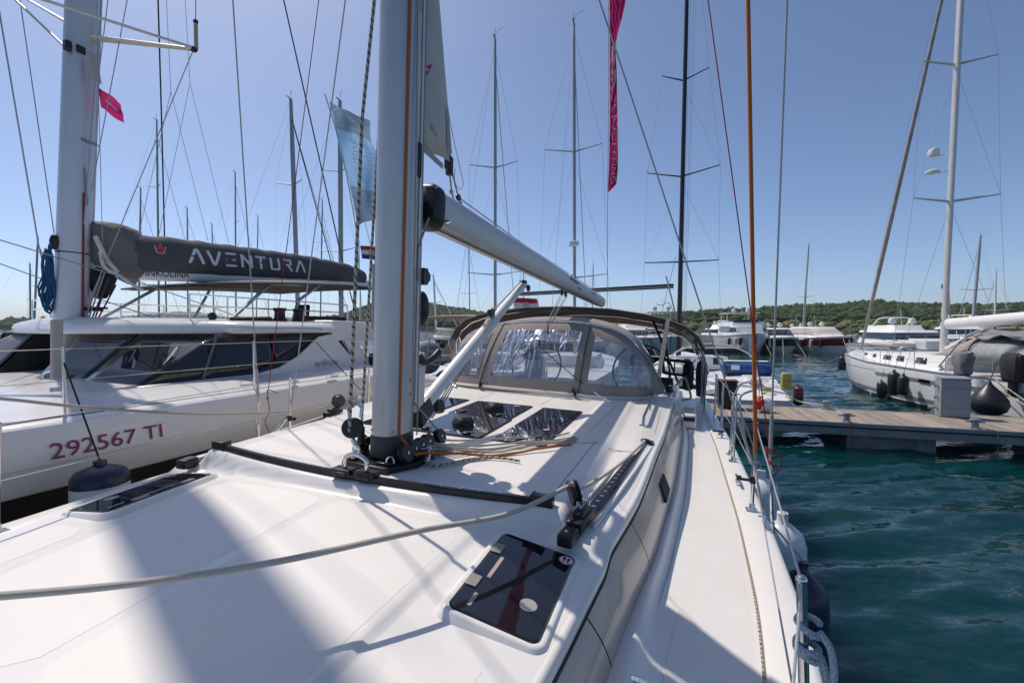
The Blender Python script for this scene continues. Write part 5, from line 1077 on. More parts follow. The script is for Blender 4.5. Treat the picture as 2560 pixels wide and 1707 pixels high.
    pr = CF.X(88, -10, .10) ; mb = MB(); mb.tube([CF.X(95, -4, .5), tipN + Vector((0, 0, .02))], .018, 8); mb.tube([CF.X(38, 0, -.9), CF.X(178, 133, -.05)], .016, 8); mb.build('spreader_brace', MATS['cream_spar'], ms)
    mb = MB(); mb.box(tipN + Vector((.01, .03, .19)), (.035, .045, .38)); mb.build('shroud_roller', mat('roller_yellowed', (.42, .36, .22), .6), ms, bevel=.01); mb = MB(); mb.box(tipN, (.06, .07, .06)); mb.box(tipN + Vector((.01, .03, .39)), (.05, .05, .05)); mb.build('spreader_end', BLACK, ms, bevel=.01)
    def wire(pts, r=.006, m_=WIRE, n='stay', par=None): mb = MB(); mb.tube(pts, r, 6); return mb.build(n, m_, par or ms)
    wire([tipN, Vector((.10, rk(2.75) + .12, 2.95))]); wire([tipN + Vector((.01, .03, .4)), tipN + Vector((-.1, .25, 6))]); wire([tipF, Vector((-.10, rk(2.75), 2.9))])
    # wires seen between mast and spreader, lazy jacks down to the bag
    for (pa, pb, x) in (((254, 0), (210, 560), .16), ((270, 0), (245, 200), .1), ((318, 0), (228, 480), .35)): a, b = CF.X(pa[0], pa[1], x), CF.X(pb[0], pb[1], x); wire([b, a, a + (a - b) * 2], .0055)
    apexA, apexB = CF.X(427, 230, .15), CF.X(475, 208, .10)
    for ap, foot in ((apexA, ((348, 580), (520, 602))), (apexB, ((398, 585), (572, 608)))):
        for f_ in foot: wire([ap, CF.X(f_[0], f_[1], .13)], .0035, n='lazy_jack')
    wire([apexA, CF.X(416, 0, .1), CF.X(405, -300, .05)], .0035, n='lazy_jack'); wire([apexB, CF.X(463, 0, .1), CF.X(450, -300, .05)], .0035, n='lazy_jack')
    # shroud to the far bow side, and the furling lines crossing the view
    wire([CF.X(142, 800, -.9), CF.X(96, 610, -.9), CF.X(0, 40, -.9), CF.X(-60, -300, -.9)], .009)
    mb = MB(); a = CF.X(141, 800, -.9); mb.box(a, (.05, .05, .12)); mb.build('bottle_screw', STEEL, ms, bevel=.01)
    wire([CF.X(-40, 590, .6), CF.X(0, 600, .6), CF.X(235, 672, .5), CF.X(340, 702, .5), CF.X(620, 800, 1.6)], .0065, ropemat('rope_greyblue', (.32, .38, .42)), 'furling_line'); wire([CF.X(-40, 645, -.4), CF.X(135, 708, -.4), CF.X(210, 735, -.3), CF.X(440, 812, .9)], .0065, ropemat('rope_greyblue', (.32, .38, .42)), 'furling_line')
    wire([CF.X(700, 722, .2), CF.X(340, 711, .2)], .005, ROPEK, 'reef_line')
    for pa, pb, m_ in (((262, 680), (222, 795), ROPEP), ((275, 690), (228, 800), ROPECY), ((268, 700), (236, 802), ROPER), ((252, 690), (214, 792), MATS['grey_cord']), ((290, 712), (240, 806), ROPEK)): wire([CF.X(*pa, .16), CF.X(*pb, .16)], .009, m_, 'halyard_tail')
    # boom and sail bag
    A = Vector((0, .26, 3.47)); B = Vector((0, 6.0, 3.80)); mb = MB()
    mb.loft([[A.lerp(B, t) + Vector((.09 * math.cos(a), 0, .105 * math.sin(a))) for a in [2 * math.pi * k / 24 for k in range(24)]] for t in (0, .5, 1)]); bo = mb.build('boom', CATW, cat, auto=60)
    vs, fs = text_faces('INKOLINA', .135, .001); mb = MB(); mb.add([Vector((.092, .82 + x, A.z + (.82 + x - .26) * .0575 - .045 + y)) for x, y, z in vs], fs); mb.build('boat_name', NAVY, bo, smooth=False)
    topz = lambda y: interp(y, [.15, .3, .7, 1.15, 2.5, 4.0, 5.2, 5.75], [4.06, 4.08, 4.04, 4.09, 4.16, 4.22, 4.21, 4.12]); botz = lambda y: 3.475 + (y - .26) * .0565
    secs = []
    for k in range(30):
        y = lerp(.62, 5.75, k / 29); zt, zb = topz(y), botz(y); n = 20; sec = []; wd = lerp(.17, .12, k / 29) * (1 + .07 * math.sin(k * 1.7))
        for i in range(n):
            a = 2 * math.pi * i / n; ca, sa = math.cos(a), math.sin(a); v = (sa + 1) / 2; sec.append(Vector((wd * math.copysign(abs(ca) ** .7, ca) * (.55 + .75 * math.sin(math.pi * min(1, .12 + .62 * (1 - v)))), y, lerp(zb, zt, v) + (.012 * math.sin(k * 2.3) if v > .8 else 0))))
        secs.append(sec)
    mb = MB(); mb.loft(secs); bag = mb.build('sail_bag', BAGC, cat, auto=70)
    bagx = lambda y, z: lerp(.17, .12, (y - .62) / 5.1) * 1.30 + .012
    aventura(bag, WHITEP, lambda x, y: Vector((bagx(1.38 + x * .35, 0) - .02 * (y * .36 / .3) ** 2, 1.38 + x * .345, 3.66 + y * .225 + (1.38 + x * .345 - .3) * .050)), .15)
    cr = [(0, 0), (.09, 0), (.115, .10), (.075, .055), (.045, .13), (.02, .055), (-.025, .10)]
    mb = MB(); f0 = lambda x, y, o: Vector((.235 + o, .90 + x, 3.80 + y)); mb.add([f0(x * 1.15 - .006, y * 1.15 - .008, .0) for x, y in cr], [tuple(range(7))]); lg = mb.build('crown_emblem', WHITEP, bag, smooth=False); mb = MB(); mb.add([f0(x, y, .003) for x, y in cr], [tuple(range(7))]); mb.build('crown_red', REDP, lg, smooth=False)
    # loose cloth bundled at the front of the bag
    mb = MB(); rr = random.Random(3); secs = []
    for k in range(9):
        t = k / 8; y = lerp(.20, .80, t); zt = lerp(4.12, 4.10, t) + .05 * math.sin(t * 3.1); zb = lerp(3.62, 3.25, t ** .7) if t < .8 else lerp(3.25, 3.42, (t - .8) / .2); sec = []
        for i in range(22):
            a = 2 * math.pi * i / 22; w = (.13 + .10 * math.sin(math.pi * t)) * (1 + .16 * math.sin(i * 2.1 + k * 1.3)); sec.append(Vector((w * math.cos(a), y + .03 * math.sin(i * 1.7), lerp(zb, zt, (math.sin(a) + 1) / 2))))
        secs.append(sec)
    mb.loft(secs); mb.build('bag_front', BAGL, bag, auto=120)
    mb = MB(); mb.loft([[Vector((.12 * math.cos(a), .32 + .12 * math.sin(a) * k, z)) for a in [2 * math.pi * i / 14 for i in range(14)]] for z, k in ((3.10, .25), (3.2, 1), (3.38, 1.6), (3.5, 1.2))]); mb.build('dark_pouch', RUBBER, bag, auto=90)
    mb = MB(); mb.tube(spline([(.2, .22, 3.70), (.24, .25, 3.50), (.22, .45, 3.40), (.20, .60, 3.30), (.2, .72, 3.24)], 5), .022, 8); mb.tube(spline([(.19, .18, 3.9), (.23, .22, 3.74), (.2, .30, 3.6), (.23, .40, 3.45)], 5), .03, 8); mb.build('rolled_sailcloth', SAILC, bag)
    mb = MB(); mb.tube([CF.X(252, 820, 1.6), CF.X(230, 815, 1.2)], .01, 6)
    # near side deck: stanchions and lifelines, folded post with lines at the chainplate
    posts = [CF.X(637, 1035, 3.0), Vector((3.0, -1.5, 2.02)), Vector((3.0, 2.0, 2.02)), Vector((3.0, -3.4, 2.02))]
    for p in posts: mb = MB(); mb.tube([Vector((3.0, p.y, 2.0)), Vector((3.0, p.y, 2.56))], .0125, 8); mb.build('stanchion', STEEL, cat)
    for z in (2.54, 2.30): mb = MB(); mb.tube([(3.0, -5, z + .05), (3.0, -3.4, z), (3.0, -1.5, z), (3.0, .17, z), (3.0, 2.0, z), (3.0, 4.4, z - .34)], .0035, 6); mb.build('lifeline', mat('gold_lifeline', (.42, .37, .28), .5), cat)
    mb = MB(); a = CF.X(140, 960, 2.0); 
    for i, dx in enumerate((-.05, -.02, .01, .045)): mb.tube([CF.X(133 + i * 6, 800, 1.7), CF.X(133 + i * 5, 950, 1.75)], .022, 8)
    mb.build('furled_halyards', mat('beige_cover', (.42, .39, .35), .8), cat)
    mb = MB(); p = CF.Z(125, 952, 2.12); mb.tube(spline([p + Vector((-.10, -.02, -.04)), p + Vector((-.10, 0, .06)), p + Vector((0, .02, .10)), p + Vector((.10, .03, .06)), p + Vector((.12, .04, -.04))], 4), .022, 8); mb.box(p + Vector((0, 0, -.05)), (.36, .10, .02)); mb.build('deck_hoop', STEEL, cat)
    mb = MB(); p = CF.X(520, 1068, 3.115); mb.add([p, p + Vector((0, .035, 0)), p + Vector((0, .016, -.035))], [(0, 1, 2)]); mb.build('hull_mark', BLACK, cat)
    vs, fs = text_faces('292567 TI', .162, .0005); mb = MB(); y0 = CF.X(120, 1145, 3.12).y
    mb.add([Vector((lerp(3.149, 3.108, (1.735 + y - 1.70) / .29), y0 + x * 1.16, 1.750 + y)) for x, y, z in vs], fs); mb.build('registration_number', mat('plum_print', (.22, .008, .10), .5), cat, smooth=False)
    for y_, l_ in ((1.25, .18), (.62, .12)): mb = MB(); mb.box((3.08, y_, 2.055), (.05, l_, .03)); mb.build('deck_fairlead', STEEL, cat, bevel=.006)
    mb = MB(); mb.box((2.5, 3.35, 2.0), (.5, .6, .5)); mb.build('cockpit_locker', mat('cockpit_dark', (.03, .03, .035), .6), cat, bevel=.03); mb = MB(); mb.tube([(2.9, 2.6, 2.28), (2.9, 3.3, 2.2)], .10, 12); mb.build('rolled_mat', mat('rolled_mat', (.4, .4, .42), .7), cat); mb = MB(); mb.box((3.0, 2.75, 2.12), (.12, .3, .12)); mb.build('red_bag', mat('red_cloth', (.3, .01, .015), .8), cat, bevel=.02)
def aventura(par, m_, fn, w):
    """The maker's squared letters: A V E N T U R A, each one unit wide and one high."""
    g = .26; x = 0
    L = {'A': [(0, 0, .5, 1), (.5, 1, .62, .98), (.6, 1, 1.05, 0)], 'V': [(0, 1, .45, 0), (.45, 0, .55, .0), (.55, 0, 1.0, 1)], 'E': [(.05, .95, .95, .95), (.05, .5, .85, .5), (.0, .05, .95, .05)],
         'N': [(.05, 0, .05, 1), (.05, .95, .9, .08), (.9, 0, .9, 1)], 'T': [(-.1, .95, .95, .95), (.42, .95, .42, 0)], 'U': [(.05, 1, .05, .1), (.02, .06, .88, .06), (.88, .05, .88, 1)], 'R': [(0, .95, .8, .95), (.8, .98, .8, .55), (.25, .52, .85, .52), (.5, .5, .9, 0)]}
    for ch in 'AVENTURA': mb = MB(); strokes(mb, [(x + a * .62, b, x + c * .62, d) for a, b, c, d in L[ch]], w, fn); mb.build('letter', m_, par, smooth=False); x += .62 + g
catamaran()
fender('blue and white ball fender hanging from the catamaran beside its number', CF.w((3.45, -1.52, 1.76)), .52, .17, NAVY, FENDW, .70, hang=CF.w((2.98, -1.5, 2.48)))
fender('slim white fender tied along the catamaran quarter', CF.w((3.25, 1.62, 1.85)), .7, .10, FENDW, hang=CF.w((2.42, 1.66, 2.5)))
def coil():
    e = empty('rope_coil', CF.M @ Matrix.Translation((.02, -.16, 3.0)), 'bright blue rope coil hung on the catamaran mast', 'rope'); mb = MB(); rr = random.Random(5)
    for k in range(9):
        w = rr.uniform(.03, .07); h = rr.uniform(.28, .36); oy = rr.uniform(-.05, 0); mb.tube([Vector((rr.uniform(-.02, .02) + .02 * math.sin(t), oy - .05 + w * math.cos(t) * (1.3 if math.sin(t) < 0 else .6), .36 + h * math.sin(t) - .02 * k)) for t in [2 * math.pi * i / 16 for i in range(16)]], .010, 6, closed=True)
    mb.build('coil_loops', ROPECY, e); mb = MB(); mb.tube([(0, -.04, .74), (0, -.06, .60), (0, -.05, .50)], .022, 8); mb.build('coil_wrap', ROPECY, e)
coil()

# ================================================================== pontoon
PF = Frame((4.87, 10.81, 0), 17.5)
def plank_mat():
    m, n, l, b = newmat('weathered_plank'); tc = n.new('ShaderNodeTexCoord'); oi = n.new('ShaderNodeObjectInfo')
    mp = n.new('ShaderNodeMapping'); mp.inputs['Scale'].default_value = (30, 1.6, 8); l.new(tc.outputs['Object'], mp.inputs[0])
    of = n.new('ShaderNodeVectorMath'); of.operation = 'ADD'; cm = n.new('ShaderNodeCombineXYZ'); ml = n.new('ShaderNodeMath'); ml.operation = 'MULTIPLY'; ml.inputs[1].default_value = 90; l.new(oi.outputs['Random'], ml.inputs[0]); l.new(ml.outputs[0], cm.inputs[0]); l.new(ml.outputs[0], cm.inputs[1]); l.new(mp.outputs[0], of.inputs[0]); l.new(cm.outputs[0], of.inputs[1])
    t = n.new('ShaderNodeTexNoise'); t.inputs['Scale'].default_value = 1.0; t.inputs['Detail'].default_value = 6; l.new(of.outputs[0], t.inputs[0])
    r = n.new('ShaderNodeValToRGB'); r.color_ramp.elements[0].color = (.20, .165, .135, 1); r.color_ramp.elements[1].color = (.40, .345, .295, 1); r.color_ramp.elements[0].position = .3; r.color_ramp.elements[1].position = .72; l.new(t.outputs[0], r.inputs[0])
    hv = n.new('ShaderNodeHueSaturation'); mr = n.new('ShaderNodeMapRange'); mr.inputs[3].default_value = .74; mr.inputs[4].default_value = 1.16; l.new(oi.outputs['Random'], mr.inputs[0]); l.new(mr.outputs[0], hv.inputs['Value']); l.new(r.outputs[0], hv.inputs['Color']); l.new(hv.outputs[0], b.inputs['Base Color'])
    b.inputs['Roughness'].default_value = .85; bu = n.new('ShaderNodeBump'); bu.inputs['Strength'].default_value = .5; bu.inputs['Distance'].default_value = .004; l.new(t.outputs[0], bu.inputs['Height']); l.new(bu.outputs[0], b.inputs['Normal']); return m
PLANK = plank_mat(); CONC = mat('wet_concrete', (.20, .20, .195), .85, var=.25, vscale=5, bump=.4, bscale=30, stain=((.05, .055, .05), 2.2, .52, .8)); GALV = mat('galvanised', (.33, .34, .35), .5, .6, var=.15, vscale=9); DOCKALU = mat('dock_fascia', (.24, .245, .25), .55, .3, var=.2, vscale=3, stain=((.08, .08, .08), 3, .55, .6))
pon = empty('pontoon', PF.M, 'weathered timber pontoon with grey edge beams on concrete floats', 'pontoon')
def pontoon():
    W_, T_ = 2.0, .60; x0, x1 = -15.0, 17.0; pit = .148; rr = random.Random(2); metas = []
    for k in range(3):
        mb = MB(); mb.box((0, W_ / 2, -.016), (pit - .009, W_ - .14, .032)); o = mb.build('plank', PLANK, pon, bevel=.005); metas.append(o)
    i = 0; x = x0
    while x < x1:
        o = metas[i] if i < 3 else metas[i % 3].copy()
        if i >= 3: COL.objects.link(o)
        o.parent = pon; o.location = (x, rr.uniform(-.006, .006), T_ + rr.uniform(-.004, .004)); o.rotation_euler = (rr.uniform(-.002, .002), rr.uniform(-.008, .008), rr.uniform(-.002, .002)); x += pit; i += 1
    for nm, y in (('edge_beam', .03), ('edge_beam', W_ - .03)):
        mb = MB(); mb.box(((x0 + x1) / 2, y, T_ - .035), (x1 - x0, .066, .085)); mb.box(((x0 + x1) / 2, y + (.012 if y < 1 else -.012), T_ - .17), (x1 - x0, .05, .20)); mb.build(nm, DOCKALU, pon, bevel=.006)
        mb = MB(); mb.box(((x0 + x1) / 2, y + (-.036 if y < 1 else .036), T_ - .090), (x1 - x0, .02, .03)); mb.build('rubber_strip', RUBBER, pon)
    mb = MB()
    for xx in np.arange(x0 + .5, x1, 1.2): mb.box((xx, W_ / 2, T_ - .10), (.06, W_ - .16, .12))
    mb.build('cross_beams', DOCKALU, pon)['kind'] = 'stuff'
    for xx in (-13, -9, -4.6, -1.0, 2.75, 6.6, 10.6, 14.5):
        mb = MB(); mb.box((xx + .82, W_ / 2 + .06, .05), (1.65, W_ - .38, .72)); mb.build('float', CONC, pon, bevel=.02)
pontoon()
def bollard(label, px, py, near):
    p = PF.Z(px, py, .60); p.y = .11 if near else 1.88; e = empty('mooring_cleat', PF.M @ Matrix.Translation((p.x, p.y, .604)), label, 'cleat', 'cleats along the pontoon edges')
    mb = MB(); mb.lathe([(.10, 0), (.10, .014), (.065, .03), (.060, .15), (.085, .18), (.085, .205), (.03, .22), (.001, .22)], (0, 0, 0), 18); mb.build('cleat_body', GALV, e, auto=35)
    mb = MB(); mb.tube([(-.16, 0, .15), (.16, 0, .15)], .020, 10); mb.build('cleat_bar', GALV, e); return p
b1 = bollard('grey cleat on the near pontoon edge with red cord hanging down', 2098, 1046, True); b2 = bollard('grey cleat on the near pontoon edge with green cord', 2405, 1062, True)
b3 = bollard('cleat on the far pontoon edge wrapped with coiled grey rope, left of the service cabinet', 2258, 1010, False); b4 = bollard('cleat on the far pontoon edge holding the yellowish mooring rope', 2018, 1000, False); b5 = bollard('cleat on the far pontoon edge holding two mooring lines of the bow-out yacht', 2540, 1030, False)
def cord(name, label, pts, r, m): mb = MB(); mb.tube(pts, r, 6); return tag(mb.build(name, m), label, 'rope')
w = PF.w
cord('hanging_cord', 'red cord hanging from the pontoon cleat into the water', [w((b1.x, .08, .66)), w((b1.x + .03, -.03, .60)), w((b1.x + .05, -.06, .3)), w((b1.x + .10, -.08, -.05))], .008, ROPER)
cord('hanging_cord', 'green cord hanging from the right hand pontoon cleat into the water', spline([w((b2.x, .10, .66)), w((b2.x + .18, .06, .62)), w((b2.x + .28, -.04, .585)), w((b2.x + .28, -.07, .3)), w((b2.x + .27, -.08, -.1))], 5), .008, ROPEG)
def rope_turns(label, p):
    e = empty('rope_turns', PF.M @ Matrix.Translation((p.x, p.y, .604)), label, 'rope'); mb = MB(); pts = [Vector((.075 * math.cos(k * .6) * (1 + .1 * math.sin(k)), .07 * math.sin(k * .6), .03 + .0022 * k)) for k in range(40)]; mb.tube(pts, .014, 7); mb.tube(spline([pts[0], (-.18, .03, .012), (-.30, -.05, .012)], 4), .014, 7); mb.build('turns', ropemat('rope_grey', (.42, .40, .37)), e)
rope_turns('grey rope wound round the cleat left of the service cabinet', b3)
# service cabinet
def cabinet():
    p = PF.Z(2342, 1030, .60); e = empty('service_pedestal', PF.M @ Matrix.Translation((p.x, 1.62, .604)) @ Matrix.Rotation(R(-6), 4, 'Z'), 'grey steel power and water cabinet on the pontoon', 'cabinet')
    G = mat('cabinet_grey', (.30, .315, .34), .45, .1, var=.06, vscale=4, stain=((.16, .15, .14), 4, .66, .5))
    mb = MB(); mb.prism([(-.27, -.17, 0), (.27, -.17, 0), (.27, -.17, .90), (-.27, -.17, .90)], (0, .34, 0)); mb.build('cabinet_body', G, e, bevel=.012)
    mb = MB(); mb.prism([(-.285, -.185, .90), (.285, -.185, .90), (.285, .18, .93), (-.285, .18, .93)], (0, 0, .025)); mb.build('cabinet_top', G, e, bevel=.006)
    for z0, z1 in ((.70, .87), (.24, .68), (.03, .22)): mb = MB(); mb.box((0, -.176, (z0 + z1) / 2), (.46, .014, z1 - z0)); mb.build('door_panel', G, e, bevel=.005)
    mb = MB(); mb.box((.01, -.186, .46), (.05, .006, .075)); mb.build('lock_plate', GALV, e, bevel=.002)
    for sd in (-1, 1):
        for z in (.72, .45, .20): mb = MB(); mb.tube([(sd * .27, -.02, z), (sd * .34, -.02, z)], .016, 8); mb.tube([(sd * .335, -.02, z + .02), (sd * .335, -.02, z - .05)], .014, 8); mb.bar((sd * .315, -.06, z + .03), (sd * .315, .03, z + .03), .012, .012); mb.build('water_tap', GALV, e)
cabinet()
def bin_and_bag():
    p = PF.Z(1808, 1010, .60); e = empty('waste_bin', PF.M @ Matrix.Translation((p.x, 1.35, .604)), 'black bin with orange strip on the pontoon beside our stern', 'bin')
    mb = MB(); mb.loft([[(-.20, -.20, 0), (.20, -.20, 0), (.20, .20, 0), (-.20, .20, 0)], [(-.23, -.23, .70), (.23, -.23, .70), (.23, .23, .70), (-.23, .23, .70)]]); mb.build('bin_body', BLACK, e, bevel=.02); mb = MB(); mb.box((0, 0, .715), (.52, .52, .03)); mb.build('bin_rim', BLACK, e, bevel=.01); mb = MB(); mb.box((0, -.10, .738), (.22, .20, .014)); mb.build('bin_lid_strip', mat('orange_plastic', (.55, .14, .02), .5), e)
    p = PF.Z(1888, 1012, .60); e = empty('carrier_bag', PF.M @ Matrix.Translation((p.x, .95, .60)), 'crumpled white and red bag lying on the pontoon', 'bag'); rr = random.Random(4)
    def blob(nm, c, r, m_, sd): 
        mb = MB(); mb.ell(c, r, 16, 10); q = random.Random(sd); mb.v = [(a * (1 + q.uniform(-.14, .14)), b * (1 + q.uniform(-.14, .14)), max(.006, z * (1 + q.uniform(-.12, .12)))) for a, b, z in mb.v]; mb.build(nm, m_, e, auto=180)
    blob('bag_body', (0, 0, .19), (.21, .16, .19), WHITEP, 1); blob('bag_red_side', (-.12, -.06, .22), (.13, .13, .15), REDP, 2)
bin_and_bag()

# ================================================================== yacht moored bow-out on the right
RF = Frame((16.15, 17.05, 0), 11.0)
RHULL = gelcoat('right_yacht_hull', (.78, .78, .77), .22); RGREY = mat('hull_stripe_grey', (.22, .24, .26), .4); TEAK = mat('teak_brown', (.16, .075, .035), .6, var=.2, vscale=9)
GTARP = mat('grey_tarp', (.20, .205, .215), .7, var=.15, vscale=4, bump=.9, bscale=7, bdetail=5); GREYV = mat('grey_vinyl_window', (.34, .345, .35), .18, var=.12, vscale=6, bump=.5, bscale=5); BEIGEC = mat('beige_canvas', (.31, .265, .235), .85, var=.1, vscale=5, bump=.4, bscale=9)
ryacht = empty('sailing_yacht', RF.M, 'white yacht moored bow out on the right with dark fenders and grey covers', 'sailing yacht')
def right_yacht():
    yb = [5.75, 5.5, 5.0, 4.0, 2.5, 1, -1, -3, -5, -6.6, -7.1]
    hb = lambda y: interp(y, yb[::-1], [1.62, 1.72, 1.88, 2.02, 2.05, 1.98, 1.78, 1.38, .74, .38, .05]); sh = lambda y: interp(y, [-7.2, -3, 1, 5.75], [1.30, 1.27, 1.33, 1.60])
    secs = []
    for y in yb:
        h = hb(y); z = sh(y); fl = interp(y, [-7, 1, 4, 5.75], [.16, .14, .35, .6]); q = [(h, z), (h + .012, z - .10), (max(.02, h - fl * .1), .9), (max(.015, h - fl * .45), .4), (max(.01, h - fl), 0), (max(.005, h * .5), -.35)]; yy = lambda k: y - (max(0, y - 4.6) * k)
        secs.append([(a, y - max(0, y - 4) * .28 * i / 4, b) for i, (a, b) in enumerate(q)] + [(-a, y - max(0, y - 4) * .28 * (5 - i) / 4, b) for i, (a, b) in enumerate(q[::-1])])
    mb = MB(); mb.loft(secs, closed=False, cap=False); mb.add(secs[-1], [tuple(range(12))]); mb.build('hull', RHULL, ryacht, auto=50)
    def strip(nm, z0, z1, m_, o, ya, yb_):
        for sd in (-1, 1):
            mb = MB(); 
            def fn(y, z):
                h = hb(y); s_ = sh(y); fl = interp(y, [-7, 1, 4, 5.75], [.16, .14, .35, .6]); x = interp(z, [0, .4, .9, s_ - .1, s_], [h - fl, h - fl * .45, h - fl * .1, h + .012, h]); return (sd * (x + o), y - max(0, y - 4) * .28 * interp(z, [0, .4, .9, s_ - .1, s_], [1, .75, .5, .25, 0]), z)
            mb.grid(fn, [lerp(ya, yb_, k / 24) for k in range(25)], [lerp(z0, z1, k / 3) for k in range(4)]); mb.build(nm, m_, ryacht)
    strip('topside_stripe', .88, 1.0, RGREY, .012, -6.9, .4); strip('boot_stripe', .22, .34, RGREY, .014, -7, 4.8); strip('antifoul', -.2, .12, mat('black_lower_hull', (.008, .009, .012), .6), .013, -7, 5.2); strip('pin_stripe', 1.06, 1.075, RGREY, .012, .4, 5.2)
    mb = MB(); 
    for sd in (-1, 1): mb.tube([(sd * (hb(y) + .005), y, sh(y) + .005) for y in yb], .028, 6)
    mb.build('toe_rail', RGREY, ryacht)
    mb = MB(); mb.grid(lambda y, s_: (s_ * (hb(y) - .01), y, sh(y) - .01 + .05 * (1 - s_ * s_)), yb, [-1, -.6, 0, .6, 1]); mb.build('deck', RHULL, ryacht)
    secs = []
    for y, w_, h in ((4.3, .35, .06), (3.2, .95, .20), (1.5, 1.25, .36), (-.5, 1.36, .46), (-2.4, 1.38, .50)):
        z = sh(y); secs.append([(w_ + .10, y, z), (w_, y, z + h * .9), (w_ - .12, y, z + h), (0, y, z + h + .06), (-w_ + .12, y, z + h), (-w_, y, z + h * .9), (-w_ - .10, y, z)])
    mb = MB(); mb.loft(secs, closed=True); mb.build('coachroof', RHULL, ryacht, auto=40)
    for y, L in ((3.0, .34), (2.0, .34), (.9, .55), (.0, .5), (-1.2, .6)):
        for sd in (-1, 1):
            wv = interp(y, [-2.4, -.5, 1.5, 3.2], [1.38, 1.36, 1.25, .95]); h = interp(y, [-2.4, -.5, 1.5, 3.2], [.50, .46, .36, .20]); z = sh(y); mb = MB(); f = lambda yy, t: (sd * (wv + .10 - .10 * t / .9 + .006 + (interp(yy, [-2.4, -.5, 1.5, 3.2], [1.38, 1.36, 1.25, .95]) - wv)), yy, z + h * t); mb.add([f(y - L / 2, .30), f(y + L / 2, .30), f(y + L / 2 - .04, .74), f(y - L / 2 + .04, .74)], [(0, 1, 2, 3)]); mb.build('cabin_window', CATG, ryacht, thick=.02)
    for y in (3.6, 1.6): mb = MB(); mb.box((-.0, y, sh(y) + (.27 if y > 3 else .42)), (.5, .5, .05)); mb.build('deck_hatch', HATCHG, ryacht, bevel=.01)
    for y, z in ((3.9, 1.02), (-2.4, .94)): 
        for sd in (-1, 1): mb = MB(); mb.box((sd * (hb(y) - interp(y, [1, 4], [0.0, .03])), y, z), (.05, .42 if y > 0 else .5, .12)); mb.build('hull_port', CATG, ryacht, bevel=.01)
    # rig
    mb = MB(); sec = lambda z, y: [(.085 * math.cos(a), y + .13 * math.sin(a), z) for a in [2 * math.pi * k / 20 for k in range(20)]]; mb.loft([sec(1.78, 0), sec(10, -.25), sec(18, -.5)]); ms = mb.build('mast', mat('cream_mast', (.62, .60, .56), .4, .3), ryacht)
    def PT(px, py, x): return RF.X(px, py, x)
    for z in (2.55, 2.0, 3.25): mb = MB(); mb.box((-.085, .0, z + 1.0), (.02, .05, .16)); mb.build('exit_slot', BLACK, ms, bevel=.01)
    for zc_, w_ in ((7.35, 1.35), (12.25, 1.15)):
        for sd in (-1, 1): mb = MB(); mb.tube([(0, -.02 * zc_, zc_), (sd * w_, -.45, zc_ + .12)], [.05, .025], 8); mb.build('spreader', MATS['cream_mast'], ms)
    for sd in (-1, 1):
        mb = MB(); mb.tube([(sd * 1.85, -.3, 1.4), (sd * 1.35, -.45, 7.47), (sd * 1.15, -.45, 12.37), (0, -.5, 18)], .006, 5); mb.build('shroud', WIRE, ms); mb = MB(); mb.tube([(sd * 1.80, -.6, 1.4), (0, -.15, 7.2)], .006, 5); mb.tube([(sd * 1.35, -.45, 7.47), (0, -.3, 12)], .005, 5); mb.build('diagonal', WIRE, ms)
    mb = MB(); mb.tube([(0, 5.45, 1.62), (0, 3.9, 5.9), (0, 2.4, 10.0), (0, -.3, 17.4)], [.05, .085, .075, .04], 10); mb.build('furled_genoa', mat('furled_cloth', (.36, .32, .28), .85, var=.22, vscale=4), ryacht)
    mb = MB(); mb.tube([(0, -7, 1.5), (0, -.5, 18)], .006, 5); mb.tube([(0, 5.6, 1.7), (0, .0, 17.8)], .005, 5); mb.build('backstay', WIRE, ryacht)
    mb = MB(); mb.lathe([(.02, -.13), (.17, -.10), (.19, 0), (.15, .14), (.05, .19)], (-.28, .30, 9.3), 18); mb.tube([(0, 0, 9.15), (-.28, .3, 9.15)], .03, 6); mb.build('radome', RHULL, ms); mb = MB(); mb.lathe([(.16, -.05), (.22, -.03), (.22, .02), (.14, .07), (.02, .09)], (-.30, .32, 8.6), 18); mb.tube([(0, 0, 8.5), (-.28, .3, 8.55)], .03, 6); mb.build('radar', RHULL, ms)
    A = Vector((0, -.22, 2.86)); B = Vector((0, -6.0, 3.14)); mb = MB(); mb.loft([[A.lerp(B, t) + Vector((.13 * math.cos(a), 0, .185 * math.sin(a))) for a in [2 * math.pi * k / 18 for k in range(18)]] for t in (0, 1)]); mb.build('boom', RHULL, ryacht)
    mb = MB(); mb.tube([(0, -.15, 1.95), (0, -2.1, 2.80)], .05, 8); mb.build('kicker', RHULL, ryacht); mb = MB(); mb.add([(.02, -.16, 3.3), (.02, -.34, 3.05), (.02, -.16, 4.4)], [(0, 1, 2)]); mb.build('mainsail_clew', BEIGEC, ryacht, thick=.02)
    # spray hood, bimini of crumpled sheets, covered engines
    mb = MB(); mb.grid(lambda a, t: (1.30 * math.cos(a) * (1 - .1 * t), -1.5 - 1.35 * t, 1.75 + (.10 + .85 * t ** .8) * math.sin(a)), [math.pi * k / 16 for k in range(17)], [k / 6 for k in range(7)]); mb.build('spray_hood', BEIGEC, ryacht, thick=.01)
    mb = MB(); mb.grid(lambda a, t: (1.55 * math.cos(a), -3.5 - 3.1 * t, 1.66 + (.80 + .10 * math.sin(t * 9)) * max(0, math.sin(a)) ** .5 + .03 * math.sin(a * 5 + t * 17)), [math.pi * k / 22 for k in range(23)], [k / 14 for k in range(15)]); mb.build('cockpit_tent', GREYV, ryacht, thick=.01)
